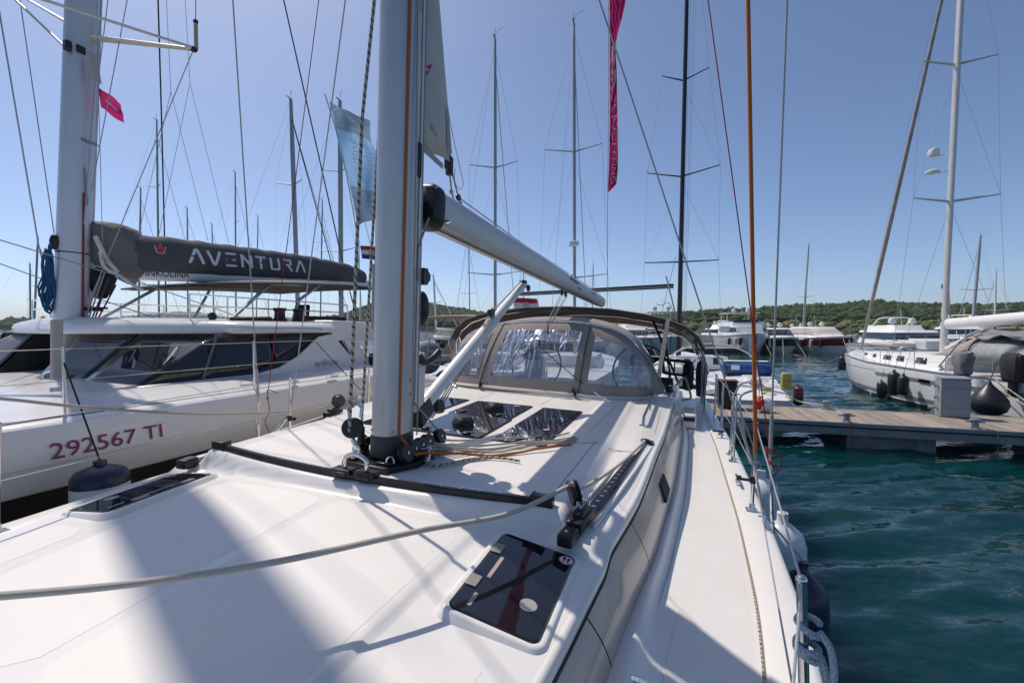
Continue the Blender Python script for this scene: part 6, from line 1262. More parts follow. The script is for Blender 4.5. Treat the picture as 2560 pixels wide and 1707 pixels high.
    mb = MB(); mb.grid(lambda a, t: (1.45 * math.cos(a), -3.2 - 3.5 * t + .05 * math.sin(a * 7), 2.42 + .15 * math.sin(a) + .04 * math.sin(a * 9 + t * 13) + .05 * math.sin(t * 21)), [math.pi * k / 24 for k in range(25)], [k / 16 for k in range(17)]); mb.build('crumpled_sheet', GTARP, ryacht, thick=.02)
    mb = MB(); mb.box((-1.45, -5.9, 1.75), (.06, 1.6, .36)); mb.box((1.45, -5.9, 1.75), (.06, 1.6, .36)); mb.build('cockpit_coaming', TEAK, ryacht, bevel=.02)
    for (x, y, m_, s_) in ((-1.95, -3.9, GTARP, .78), (-1.95, -5.6, mat('black_tarp', (.02, .02, .022), .8, bump=.7, bscale=8), .85)):
        mb = MB(); mb.loft([[(x + .24 * s_ * k * math.cos(a), y + .34 * s_ * k * math.sin(a) + .04 * math.sin(a * 3), z) for a in [2 * math.pi * i / 18 for i in range(18)]] for z, k in ((1.30, .62), (1.36, .82), (1.6, 1.0), (1.85, 1.05), (1.98, .86), (2.03, .3))]); jr = random.Random(int(y * 10)); mb.v = [(a_ + jr.uniform(-.035, .035), b_ + jr.uniform(-.05, .05), c_ + jr.uniform(-.03, .03)) for a_, b_, c_ in mb.v]; mb.build('covered_outboard', m_, ryacht, auto=30, bevel=.01); mb = MB(); mb.box((x, y, 1.15), (.14, .18, .5)); mb.build('outboard_leg', BLACK, ryacht, bevel=.03)
    mb = MB(); mb.box((-.5, 2.0, 2.02), (.95, 1.5, .14)); mb.build('folded_dinghy', mat('dinghy_beige', (.48, .44, .38), .7, bump=.5, bscale=6), ryacht, bevel=.06, seg=3); mb = MB(); mb.box((.25, 1.0, 2.02), (.8, .7, .34)); mb.build('deck_locker', mat('pale_grey_box', (.45, .46, .48), .6), ryacht, bevel=.03)
    # pulpit, stanchions, lifelines
    for sd in (-1, 1):
        ps = []
        for y in (4.6, 3.5, 2.3, 1.5, .2, -.4, -1.8, -3.2, -4.8, -6.4):
            x = sd * (hb(y) - .06); z = sh(y); mb = MB(); mb.tube([(x, y, z), (x, y, z + .62)], .014, 6); mb.build('stanchion', STEEL, ryacht); ps.append(Vector((x, y, z + .6)))
        for dz in (0, -.28): mb = MB(); mb.tube([p + Vector((0, 0, dz)) for p in ps], .005, 5); mb.build('lifeline', WIRE, ryacht)
    mb = MB(); mb.tube(spline([(-.62, 4.6, 2.12), (-.42, 5.3, 2.2), (0, 5.75, 2.22), (.42, 5.3, 2.2), (.62, 4.6, 2.12)], 5), .016, 8); mb.tube(spline([(-.62, 4.6, 1.85), (-.42, 5.3, 1.9), (0, 5.7, 1.92), (.42, 5.3, 1.9), (.62, 4.6, 1.85)], 5), .012, 8); mb.build('pulpit', STEEL, ryacht); mb = MB(); mb.box((0, 5.8, 1.62), (.12, .5, .08)); mb.box((0, 6.05, 1.5), (.3, .06, .25)); mb.build('bow_anchor', GALV, ryacht, bevel=.02)
    mb = MB(); mb.tube([(-1.95, -2.9, 1.45), (-1.7, -3.4, 2.3), (-1.4, -3.7, 2.65)], .022, 7); mb.build('gantry_strut', RGREY, ryacht)
    mb = MB(); mb.lathe([(.08, 0), (.08, .05), (.05, .08), (.05, .16), (.08, .2)], (-1.75, -2.75, 1.32), 14); mb.build('deck_winch', STEEL, ryacht)
right_yacht()
def rf(label, px, py, x, L, r): 
    p = RF.X(px, py, x); fender(label, RF.w((p.x, p.y, p.z)), L, r, FENDB, hang=RF.w((x + .20, p.y, 1.95)), group='black fenders on the bow-out yacht')
for lab_, y_, x_ in (('leftmost black fender at the bow of the right yacht', 4.75, -1.10), ('second black fender from the bow of the right yacht', 4.15, -1.42)): fender(lab_, RF.w((x_, y_, 1.46)), .74, .16, FENDB, hang=RF.w((x_ + .25, y_, 2.0)), group='black fenders on the bow-out yacht')
rf('low black fender hung on a long rope from the right yacht', 2204, 948, -2.10, .72, .15); rf('largest long black fender amidships on the right yacht', 2236, 922, -2.30, .95, .19); rf('black fender touching the largest one amidships on the right yacht', 2259, 932, -2.36, .78, .16)
def ball():
    p = RF.X(2473, 968, -2.52); e = empty('ball_fender', RF.M @ Matrix.Translation((p.x, p.y, p.z - .86)), 'big black teardrop fender ball hanging from the right yacht', 'fender')
    mb = MB(); mb.lathe([(.02, .12), (.20, .14), (.34, .24), (.40, .40), (.37, .55), (.26, .72), (.12, .88), (.05, .96), (.04, 1.02), (.02, 1.03)], (0, 0, 0), 28); mb.build('ball_body', FENDB, e, auto=80); mb = MB(); mb.tube([(0, 0, 1.0), (.2, .05, 1.55)], .010, 6); mb.build('ball_rope', ROPEK, e)
ball()
for k, (a, lab) in enumerate(((RF.w((-1.9, -4.4, 1.34)), 'left mooring line from the right yacht down to the pontoon cleat'), (RF.w((-1.9, -4.9, 1.34)), 'right mooring line from the right yacht down to the pontoon cleat'))): cord('mooring_line', lab, sag(a, w((b5.x - .05 + .1 * k, 1.9, .68)), .03), .013, ROPEP)
cord('mooring_line', 'slack bow line of the right yacht running down to the water', sag(RF.w((-.3, 5.4, 1.6)), RF.w((-3.6, 6.6, -.1)), .12), .012, ropemat('rope_grey', (.42, .40, .37)))

# ================================================================== motor yachts across the basin
MBW = gelcoat('motor_yacht_white', (.76, .765, .76), .25); CREAMS = mat('cream_screen', (.52, .47, .40), .35, var=.1); MAROON = mat('maroon_hull', (.20, .018, .035), .25); DARKH = mat('near_black_hull', (.014, .02, .022), .25); GREENH = mat('pale_green_hull', (.42, .50, .47), .3)
def motor_yacht(label, px, Y, yaw, L=11, B=3.6, H1=1.5, style='sport', band=None, hullm=None, fend=()):
    """Bow towards -y local; px is the image column of the stem."""
    X_ = (px - CX) / FPX * Y; Mx = Matrix.Translation((X_, Y, 0)) @ Matrix.Rotation(-R(yaw), 4, 'Z'); e = empty('motor_yacht', Mx, label, 'motor yacht', 'motor yachts across the basin'); hm = hullm or MBW
    ys = [0, .5, 1.3, 2.6, 4.5, L * .65, L]; hb = lambda y: B / 2 * interp(y / L, [0, .04, .12, .25, .45, 1], [.02, .30, .58, .84, 1, .93]); sh = lambda y: H1 * interp(y / L, [0, .3, .7, 1], [1.22, 1.08, .95, .9])
    def row(y, f): 
        h = hb(y); z = sh(y); k = interp(y / L, [0, .3, 1], [.75, .35, .10]); ins = lambda t: max(.01, h * (1 - k * (1 - t) ** 1.3)); return [(ins(t), y + max(0, 1 - t) * max(0, 2.0 - y) * .35, z * t) for t in f]
    f = [1, .82, .6, .35, .12, -.15]; secs = []
    for y in ys: q = row(y, f); secs.append(q + [(-a, b, c) for a, b, c in q[::-1]])
    mb = MB(); mb.loft(secs, closed=False, cap=False); mb.add(secs[-1], [tuple(range(len(secs[-1])))]); mb.build('hull', hm, e, auto=50)
    if band:
        for sd in (-1, 1):
            mb = MB(); fb = [.90, .75, .6, .48] if style != 'fly' else [.80, .72, .66]; mb.grid(lambda y, t: (sd * (row(y, [t])[0][0] + .015), row(y, [t])[0][1] - .005, row(y, [t])[0][2]), ys, fb); mb.build('hull_band', band, e)
    mb = MB(); mb.grid(lambda y, s_: (s_ * hb(y), y, sh(y) - .01 + .06 * (1 - s_ * s_)), ys, [-1, -.5, 0, .5, 1]); mb.build('deck', MBW, e)
    mb = MB()
    for sd in (-1, 1): mb.tube([(sd * hb(y), y, sh(y)) for y in ys], .05, 5)
    mb.build('rubbing_rail', MBW, e)
    def house(nm, y0, y1, w0, z0, z1, rake, m_, taper=.12, back=.0):
        mb = MB(); n = 9
        bot = [(w0 * math.cos(math.pi * k / n) * (1 if True else 1), y0 + (0 if 1 < k < n - 1 else .5) - .25 * math.sin(math.pi * k / n), z0) for k in range(n + 1)] + [(-w0, y1, z0), (w0, y1, z0)]
        tp = [(p[0] * (1 - taper), p[1] + rake, z1) for p in bot[:-2]] + [(-w0 * (1 - taper), y1 + back, z1), (w0 * (1 - taper), y1 + back, z1)]
        mb.loft([bot, tp]); return mb.build(nm, m_, e, auto=45)
    zt = sh(L * .35); w_ = B * .42
    house('foredeck_trunk', L * .12, L * .4, w_ * .75, zt - .05, zt + .22, .5, MBW, .2)
    if style == 'sport':
        house('cabin_base', L * .27, L * .86, w_, zt, zt + .42, .45, MBW); house('windscreen', L * .31, L * .80, w_ * .94, zt + .40, zt + 1.02, 1.05, CREAMS if band is MAROON else CATG, .14); rz = zt + 1.0; house('hardtop', L * .405, L * .82, w_ * .84, rz, rz + .18, .25, MBW, .10)
        mb = MB()
        for x in (-w_ * .45, w_ * .45): mb.bar((x, L * .31 - .1, zt + .42), (x * .88, L * .31 + .98, zt + 1.02), .05, .04)
        mb.build('screen_pillar', MBW, e); tops = rz + .18
    elif style == 'fly':
        house('saloon', L * .24, L * .88, w_, zt, zt + 1.05, .55, MBW); house('saloon_window', L * .26, L * .80, w_ * 1.01, zt + .45, zt + .90, .28, CATG, .06); house('flybridge', L * .36, L * .90, w_ * 1.02, zt + 1.0, zt + 1.55, .35, MBW, .04); house('fly_screen', L * .38, L * .5, w_ * .9, zt + 1.5, zt + 1.78, .18, CATG, .06)
        for y in (L * .55, L * .84):
            for sd in (-1, 1): mb = MB(); mb.tube([(sd * w_ * .85, y, zt + 1.5), (sd * w_ * .8, y, zt + 2.55)], .05, 6); mb.build('top_post', MBW, e)
        mb = MB(); mb.box((0, L * .69, zt + 2.6), (w_ * 1.9, L * .36, .09)); mb.build('fly_top', MBW, e, bevel=.04); tops = zt + 2.6
    else:
        house('cabin_base', L * .25, L * .86, w_, zt, zt + .5, .5, MBW); house('cabin_window', L * .29, L * .82, w_ * .96, zt + .46, zt + .92, .75, CATG, .10); house('roof', L * .37, L * .86, w_ * .93, zt + .9, zt + 1.08, .2, MBW, .06); house('flybridge', L * .48, L * .84, w_ * .75, zt + 1.06, zt + 1.5, .4, MBW, .12); tops = zt + 1.5
        mb = MB(); mb.tube(spline([(-w_ * .7, L * .72, tops), (-w_ * .62, L * .66, tops + .55), (0, L * .65, tops + .62), (w_ * .62, L * .66, tops + .55), (w_ * .7, L * .72, tops)], 4), .06, 6); mb.build('radar_arch', MBW, e)
        for x in (-w_ * .3, w_ * .3): mb = MB(); mb.box((x, L * .42, zt + 1.07), (.42, .5, .03)); mb.build('roof_hatch', CATG, e)
    for x in (-w_ * .45, w_ * .35): mb = MB(); mb.lathe([(.08, 0), (.10, .12), (.24, .16), (.26, .34), (.19, .52), (.05, .58)], (x, L * .55, tops), 12); mb.build('radome', MBW, e)
    mb = MB(); mb.tube([(w_ * .1, L * .6, tops), (w_ * .1, L * .62, tops + 1.3)], .02, 5); mb.build('antenna', MBW, e)
    for sd in (-1, 1):
        P = [(sd * (hb(y) - .08), y, sh(y) + .62) for y in (.15, .6, 1.4, 2.6, 4.0, L * .5)]; mb = MB(); mb.tube(P, .02, 5)
        for p in P: mb.tube([p, (p[0] + sd * .05, p[1], p[2] - .62)], .015, 4)
        mb.build('bow_rail', STEEL, e)
    for k, (sd, y) in enumerate(fend):
        mb = MB(); mb.lathe([(.03, -.42), (.15, -.36), (.17, 0), (.15, .34), (.03, .42)], (sd * (row(y, [.7])[0][0] + .16), y, sh(y) * .62), 12); mb.build('hull_fender', FENDB if k % 3 else FENDW, e)
    for sd in (-1, 1): mb = MB(); mb.tube([(sd * .5, .7, sh(.7)), (sd * 1.0, -1.4, -.1)], .025, 5); mb.build('anchor_line', ROPEP, e)
    return e
motor_yacht('tall white motor yacht with flybridge top, leftmost of the three across the basin', 1893, 47, 14, 12, 4.5, 1.75, 'fly', None, None, [(-1, 2.2), (-1, 3.4), (-1, 1.4)])
motor_yacht('white motor cruiser with near black hull band, beside the tall flybridge yacht', 1976, 46.5, 15, 10, 3.6, 1.45, 'sport', DARKH, None, [(-1, 2.0)])
motor_yacht('white motor cruiser with maroon hull band and cream windscreen cover', 2130, 45.5, 6, 11.5, 3.8, 1.55, 'sport', MAROON, None, [(-1, 4.0), (-1, 5.5), (-1, 2.6)])
motor_yacht('small white cruiser half hidden between the black and maroon banded cruisers', 2030, 55, 14, 9, 3.2, 1.4, 'sport')
motor_yacht('white flybridge motor yacht behind the bow of the right yacht', 2395, 30, 16, 12, 4.0, 1.35, 'cruiser', None, None, [(-1, 3), (-1, 4), (-1, 2)])
motor_yacht('long white motor yacht behind the boom of the right yacht', 2420, 33, 42, 14, 4.2, 1.6, 'cruiser')
motor_yacht('greenish white motor boat behind our bimini', 1678, 40, 10, 10, 3.8, 1.6, 'fly', None, GREENH, [(-1, 2.4), (-1, 3.6)])
motor_yacht('white motor boat seen low behind our cockpit on the left of the greenish one', 1610, 42, 4, 10, 3.6, 1.5, 'cruiser', None, None, [(-1, 2.4)])
motor_yacht('low white motor boat far behind the black mast', 1745, 60, 50, 11, 3.6, 1.5, 'cruiser')
motor_yacht('white motor boat behind the beige bimini boat', 1085, 34, 60, 13, 4, 1.7, 'cruiser', DARKH)
motor_yacht('white motor boat moored at the far left edge', 18, 62, 70, 11, 3.8, 1.6, 'sport', DARKH)

# ================================================================== other sailing yachts behind
def sailing_yacht(label, px_base, Y, px_top, py_top, yaw=20, mastr=.09, mcol=None, spread=((.38, 1.15), (.70, .95)), L=11.5, B=3.7, deckz=1.25, boom=True, hull=None, bow_away=True, boomm=None, radar=None, stay=None, lean=None, group='sailing yachts moored behind', extra=None):
    """Mast foot at px_base on depth Y; the masthead is where px_top, py_top meet that depth."""
    X_ = (px_base - CX) / FPX * Y; Fm = Frame((X_, Y, 0), yaw); e = empty('sailing_yacht', Fm.M, label, 'sailing yacht', group); mc = mcol or ALU; hm = hull or MBW; s_ = 1 if bow_away else -1
    ys = [5.2, 4.9, 4.2, 3, 1.2, -1, -3.5, -6]; k = L / 11.2; hb = lambda y: B / 2 * interp(y, ys[::-1], [.80, .93, 1, .97, .76, .45, .20, .03]); sh = lambda y: deckz * interp(y, [-6, 0, 5.2], [.95, .95, 1.15]); secs = []
    for y in ys:
        h, z = hb(y), sh(y); q = [(h, z), (h * .99, z * .6), (h * .88, .15), (h * .45, -.25)]; secs.append([(a, s_ * k * (y - max(0, y - 3) * .25 * i), c) for i, (a, c) in enumerate(q)] + [(-a, s_ * k * (y - max(0, y - 3) * .25 * (3 - i)), c) for i, (a, c) in enumerate(q[::-1])])
    mb = MB(); mb.loft(secs, closed=False, cap=False); mb.add(secs[-1], [tuple(range(8))]); mb.build('hull', hm, e, auto=50)
    mb = MB(); mb.grid(lambda y, t: (t * hb(y), s_ * k * y, sh(y) + .04 * (1 - t * t)), ys, [-1, 0, 1]); mb.build('deck', MBW, e)
    mb = MB(); mb.loft([[(w_, s_ * k * y, sh(y)), (w_ - .12, s_ * k * y, sh(y) + h), (-w_ + .12, s_ * k * y, sh(y) + h), (-w_, s_ * k * y, sh(y))] for y, w_, h in ((3.2, .5, .08), (1.5, 1.1, .32), (-2.2, 1.25, .46))]); mb.build('coachroof', MBW, e, auto=40)
    top = Fm.Y(px_top, py_top, 0); f0 = Vector((0, 0, sh(0) + .3)); z1 = top.z
    if lean is not None: top = Vector((lean, 0, z1))
    mb = MB(); n = 10; mb.loft([[f0.lerp(top, t) + Vector((mastr * .75 * r_ * math.cos(a), mastr * 1.15 * r_ * math.sin(a), 0)) for a in [2 * math.pi * i / n for i in range(n)]] for t, r_ in ((0, 1), (.8, 1), (1, .7))]); ms = mb.build('mast', mc, e, auto=60)
    tips = {-1: [], 1: []}
    for fr, w_ in spread:
        p = f0.lerp(top, fr)
        for sd in (-1, 1): t = p + Vector((sd * w_, -s_ * .35, .08)); tips[sd].append(t); mb = MB(); mb.tube([p, t], [.035, .02], 6); mb.build('spreader', mc, ms)
    for sd in (-1, 1):
        P = [Vector((sd * (B / 2 - .1), -s_ * .3, sh(0)))] + tips[sd] + [f0.lerp(top, .97)]; mb = MB(); mb.tube(P, .0055, 4); mb.build('shroud', WIRE, ms)
        mb = MB(); q = [Vector((sd * (B / 2 - .15), -s_ * .6, sh(0)))] + tips[sd][:-1] if tips[sd] else []
        for a, fr in zip(q, [s2[0] for s2 in spread]): mb.tube([a, f0.lerp(top, fr - .02)], .0045, 4)
        if q: mb.build('diagonal', WIRE, ms)
    mb = MB(); mb.tube([Vector((0, s_ * k * 4.9, sh(5) + .1)), f0.lerp(top, .93)], .035 if stay else .018, 6); mb.build('furled_genoa', stay or WIRE, ms); mb = MB(); mb.tube([Vector((0, -s_ * k * 5.8, sh(-5))), top], .006, 4); mb.build('backstay', WIRE, ms)
    mb = MB(); mb.tube([top, top + Vector((0, 0, .5))], .008, 4); mb.tube([top + Vector((0, 0, .18)), top + Vector((.25, -.2, .30)), top + Vector((.45, -.3, .28))], .008, 4); mb.tube([top, top + Vector((.0, -.28, .05))], .03, 5); mb.build('wind_vane', BLACK, ms)
    if radar: mb = MB(); p = f0.lerp(top, radar); mb.lathe([(.1, -.10), (.22, -.08), (.22, .08), (.1, .12)], p + Vector((.0, -.24, 0)), 12); mb.build('radome', MBW, ms)
    if boom:
        a = f0 + Vector((0, -s_ * .2, .95)); b = a + Vector((0, -s_ * 4.6, .15)); mb = MB(); mb.tube([a, b], .09, 10); bo = mb.build('boom', boomm or mc, e); mb = MB(); mb.loft([[a.lerp(b, t) + Vector((.16 * h * math.cos(q), 0, .10 + .22 * h * math.sin(q))) for q in [2 * math.pi * i / 10 for i in range(10)]] for t, h in ((.02, 1.3), (.3, 1), (.98, .6))]); mb.build('sail_cover', BAGL, bo)
    return e, Fm
BLACKM = mat('carbon_mast', (.014, .015, .017), .25, .2); GREYM = mat('grey_far_mast', (.36, .37, .385), .45, .2)
sailing_yacht('yacht behind the catamaran boom with thick grey mast, left of the blue banner', 748, 26, 727, 248, 20, .13, GREYM, ((.34, 1.1), (.66, .95)))
sailing_yacht('yacht behind the catamaran bimini whose grey mast rises beside the blue banner', 853, 25, 850, 252, 20, .14, GREYM, ((.40, 1.3), (.72, 1.0)), radar=None)
s3, SF3 = sailing_yacht('yacht with beige bimini behind our roof, its slim mast right of our sail', 1238, 20, 1238, 100, 11.6, .09, GREYM, ((.26, 1.15), (.60, 1.05)), L=12)
sailing_yacht('yacht behind our boom end with grey mast carrying a white radome', 1437, 19.5, 1435, 60, 16, .09, GREYM, ((.24, 1.42), (.62, 1.2)), radar=.34, stay=None)
sailing_yacht('yacht far behind with beige furled headsail pole left of our kicker', 1092, 36, 1084, 690, 20, .09, WHITEALU, ((.6, .8),), stay=SAILC)
sailing_yacht('far yacht with short grey mast beyond the maroon banded cruiser', 2006, 55, 2022, 614, 30, .13, GREYM, ((.45, .9),), stay=None, bow_away=False, L=10)
sailing_yacht('yacht with leaning grey mast behind the right yacht boom', 2428, 38, 2451, 592, 30, .14, GREYM, ((.5, 1.0),), L=11)
sailing_yacht('yacht with slim white mast at the right edge behind the covers', 2486, 44, 2490, 682, 30, .10, WHITEALU, ((.45, 1.0),), L=10)
sailing_yacht('far pale blue hulled yacht at the left edge with furled black headsail', 84, 62, 95, 592, 60, .11, GREYM, ((.5, 1.0),), hull=mat('pale_blue_hull', (.40, .50, .55), .3), stay=BLACKM, L=12)
sailing_yacht('far yacht with thin mast at the left edge', 76, 80, 75, 658, 40, .11, GREYM, ((.5, 1.0),), L=11)
for i, (pb, pt, py, Yd, lab) in enumerate(((345, 352, 470, 44, 'first'), (398, 392, 300, 40, 'second'), (470, 468, 520, 50, 'third'), (535, 530, 560, 56, 'fourth'), (590, 588, 430, 48, 'fifth'), (640, 645, 540, 60, 'sixth'), (800, 806, 500, 46, 'seventh'))):
    sailing_yacht('%s mast from the left among the yachts seen under the catamaran boom' % lab, pb, Yd, pt, py, 20, .075, GREYM, ((.4, 1.1), (.7, .9)), L=11)
for i, (pb, pt, py, Yd, lab) in enumerate(((1175, 1172, 600, 60, 'thin far mast just right of the kicker'), (1480, 1483, 660, 58, 'thin far mast right of our boom end'), (1310, 1308, 640, 70, 'thin far mast above the spray hood'))):
    sailing_yacht('far yacht, ' + lab, pb, Yd, pt, py, 20, .08, GREYM, ((.45, 1.0),), L=11)
def beige_stern():
    """Bimini, spray hood, davits and dinghy on the yacht behind our roof; local y is forward."""
    SANDC = mat('sand_canvas', (.25, .20, .15), .85, var=.1, vscale=5, bump=.3, bscale=12); e = s3
    mb = MB(); mb.grid(lambda x, y: (x, y, 3.08 - .08 * (x / 1.5) ** 2 + .06 * math.sin((y + 5.5) * 1.6)), [-1.6 + .2 * k for k in range(17)], [-5.6 + .25 * k for k in range(9)]); mb.build('bimini', SANDC, e, thick=.02)
    for x in (-1.5, 1.5):
        for y0, y1 in ((-5.0, -5.5), (-4.6, -4.0)): mb = MB(); mb.tube([(x, y0, 1.2), (x, y1, 3.02)], .016, 6); mb.build('bimini_tube', STEEL, e)
    mb = MB(); mb.grid(lambda a, t: (1.35 * math.cos(a), -3.0 + 1.2 * t, 1.55 + (1.05 - .5 * t) * math.sin(a)), [math.pi * k / 14 for k in range(15)], [0, .33, .66, 1]); mb.build('spray_hood', SANDC, e, thick=.02)
    mb = MB(); mb.box((0, -4.6, 1.75), (.5, .4, 1.0)); mb.build('helm_pedestal', MBW, e, bevel=.03)
    mb = MB(); mb.tube([Vector((.42 * math.cos(a), -4.9, 2.25 + .42 * math.sin(a))) for a in [2 * math.pi * k / 24 for k in range(24)]], .02, 6, closed=True); mb.build('steering_wheel', STEEL, e)
    for z in (1.55, 1.85): mb = MB(); mb.tube(spline([(-1.5, -4.2, z), (-1.5, -5.7, z), (0, -6.1, z), (1.5, -5.7, z), (1.5, -4.2, z)], 5), .015, 6); mb.build('pushpit', STEEL, e)
    mb = MB(); mb.box((1.1, -5.9, 1.75), (.5, .25, .6)); mb.build('life_raft', MBW, e, bevel=.05)
beige_stern()
def dinghy():
    p = SF3.Y(1076, 893, -6.7); e = empty('dinghy', SF3.M @ Matrix.Translation((p.x, -6.7, p.z - .65)), 'grey covered dinghy hung on edge behind the beige bimini yacht', 'dinghy')
    mb = MB(); mb.ell((-.08, 0, .65), (.44, .26, .50), 20, 12); mb.v = [(x * (1 + .03 * math.sin(z * 9)), y, z) for x, y, z in mb.v]; mb.build('dinghy_cover', mat('grey_dinghy_cover', (.20, .205, .215), .7, var=.15, vscale=4, bump=.9, bscale=7, bdetail=5), e); mb = MB(); mb.tube([(.1, -.30, 1.26), (-.05, -.32, .05)], .02, 6); mb.build('dinghy_strap', ROPEP, e)
    mb = MB(); mb.ell((.55, -.15, .05), (.32, .3, .26), 14, 8); mb.build('engine_cowl', BLACK, e); mb = MB(); mb.box((.5, -.1, -.35), (.2, .2, .5)); mb.build('engine_leg', BLACK, e, bevel=.04)
dinghy()

# ------------------------------------------------------------------ racing yacht stern-to on the far side of the pontoon
QF = Frame((6.15, 13.3, 0), 16)
racer = empty('racing_yacht', QF.M, 'racing yacht with black mast moored stern to the pontoon behind our cockpit', 'sailing yacht', 'sailing yachts moored behind')
def race_boat():
    hb = lambda y: interp(y, [0, 3, 7, 10, 12.5, 13], [1.85, 1.98, 1.7, 1.0, .2, .02]); sh = lambda y: interp(y, [0, .8, 2.2, 13], [.62, .72, 1.02, 1.35]); ys = [0, .4, .8, 1.5, 2.2, 4, 6, 8, 10, 11.5, 12.5, 13]; secs = []
    for y in ys: h, z = hb(y), sh(y); q = [(h, z), (h * .98, z * .6), (h * .85, .12), (h * .4, -.2)]; secs.append([(a, y, c) for a, c in q] + [(-a, y, c) for a, c in q[::-1]])
    mb = MB(); mb.loft(secs, closed=False, cap=False); mb.add(secs[0], [tuple(range(8))]); mb.build('hull', MBW, racer, auto=50); mb = MB(); mb.grid(lambda y, t: (t * hb(y), y, sh(y) + .02 - (.12 if abs(t) < .5 and y < 5 else 0)), ys, [-1, -.62, -.5, 0, .5, .62, 1]); mb.build('deck', MBW, racer)
    mb = MB(); mb.loft([[(w_, y, sh(y)), (w_ - .2, y, sh(y) + h), (-w_ + .2, y, sh(y) + h), (-w_, y, sh(y))] for y, w_, h in ((4.6, 1.1, .50), (7, .9, .36), (9, .5, .08))]); mb.build('coachroof', MBW, racer, auto=40)
    for x in (-.55, .0, .5): mb = MB(); mb.box((x, 4.60, 1.42), (.22, .03, .26)); mb.build('companion_panel', mat('dark_plum', (.03, .015, .02), .5), racer, bevel=.02)
    mb = MB(); mb.tube(spline([(-1.45, 2.2, 1.0), (-1.25, 2.2, 1.75), (-.6, 2.2, 2.1), (0, 2.2, 2.18), (.6, 2.2, 2.1), (1.25, 2.2, 1.75), (1.45, 2.2, 1.0)], 5), .025, 8); mb.build('hoop', MBW, racer)
    mb = MB(); mb.box((-1.2, 3.6, 1.22), (.9, 1.0, .22)); mb.v = [(x + random.uniform(-.05, .05), y, z + random.uniform(-.05, .05)) for x, y, z in mb.v]; mb.build('folded_sail', SAILC, racer, bevel=.08, seg=3)
    for x in (-.9, .0, .7):
        mb = MB(); mb.lathe([(.09, 0), (.07, .05), (.065, .12), (.09, .15), (.02, .16)], (x, 3.2, 1.05), 12); mb.build('deck_winch', STEEL, racer)
    mb = MB(); mb.box((0, 2.3, .80), (2.0, 3.4, .02), Matrix.Rotation(R(4.2), 3, 'X')); mb.build('cockpit_well', mat('cockpit_grey', (.24, .24, .25), .7), racer)
    for x in (-1.2, 1.2): mb = MB(); mb.box((x, 2.4, 1.02), (.34, 2.2, .16)); mb.build('cockpit_bench', MBW, racer, bevel=.04)
    mb = MB(); mb.tube([Vector((1.35 + .16 * math.cos(k * .7) * (1 + .1 * math.sin(k)), .75 + .14 * math.sin(k * .7), .80 + .003 * k)) for k in range(44)], .014, 6); mb.build('coiled_line', ROPEY, racer)
    mb = MB(); mb.box((-.9, .5, .82), (.5, .4, .3)); mb.build('gear_bag', BLACK, racer, bevel=.06)
    for x0_, y0_ in ((-.6, 1.2), (.5, 1.6)): mb = MB(); mb.tube(spline([(x0_, y0_, .86), (x0_ + .3, y0_ + .5, .9), (x0_ - .1, y0_ + 1.1, .96), (x0_ + .2, y0_ + 1.8, 1.0)], 5), .016, 6); mb.build('loose_line', ROPEP, racer)
    # steering wheel and lines
    mb = MB(); mb.tube([Vector((-.1 + .55 * math.cos(a), 2.0, 1.28 + .55 * math.sin(a))) for a in [2 * math.pi * k / 26 for k in range(26)]], .018, 6, closed=True); mb.build('steering_wheel', BLACK, racer)
    f0 = QF.Y(1697, 800, 6.2); top = QF.Y(1724, -300, 6.2); f0 = Vector((f0.x, 6.2, 1.5)); mb = MB(); mb.loft([[f0.lerp(top, t) + Vector((.10 * r_ * math.cos(a), .15 * r_ * math.sin(a), 0)) for a in [2 * math.pi * i / 14 for i in range(14)]] for t, r_ in ((0, 1), (1, .8))]); ms = mb.build('mast', BLACKM, racer, auto=60)
    tp = {}
    for py, pl, pr, pyl, pyr in ((655, 1612, 1797, 657, 650), (442, 1618, 1801, 433, 412), (202, 1656, 1773, 191, 169)):
        c = QF.Y(1697 + (655 - py) * .026, py, 6.2)
        for sd, px_, py_ in ((-1, pl, pyl), (1, pr, pyr)):
            t = QF.Y(px_, py_, 5.9 if sd > 0 else 6.4); mb = MB(); mb.tube([c, t], [.035, .02], 6); mb.build('spreader', BLACKM, ms); tp.setdefault(sd, []).append((c, t))
    for sd in (-1, 1):
        pts = [Vector((sd * 1.7 + f0.x, 6.0, 1.15))] + [t for c, t in tp[sd]] + [tp[sd][-1][1].lerp(top, .9)]; mb = MB(); mb.tube(pts, .005, 4); mb.build('shroud', WIRE, ms); mb = MB()
        for (c0, t0), (c1, t1) in zip(tp[sd][:-1], tp[sd][1:]): mb.tube([t0, c1 - Vector((0, 0, .2))], .004, 4)
        mb.build('diagonal', WIRE, ms)
    for dx in (.10, .18, .24): mb = MB(); mb.tube([f0 + Vector((dx, 0, 0)), top + Vector((dx * 1.6, 0, 0))], .006, 4); mb.build('halyard', WIRE, ms)
    a = QF.Y(1683, 716, 6.0); b = QF.Y(1300, 736, 9.0); mb = MB(); mb.bar(a, b, .16, .16); bo = mb.build('boom', mat('boom_two_tone', (.32, .31, .29), .4, .2), racer, bevel=.03); mb = MB(); mb.bar(a + Vector((0, -.02, .07)), b + Vector((0, -.02, .07)), .20, .075); mb.bar(a + Vector((0, -.02, -.06)), b + Vector((0, -.02, -.06)), .19, .03); mb.build('boom_band', BLACKM, bo, bevel=.01)
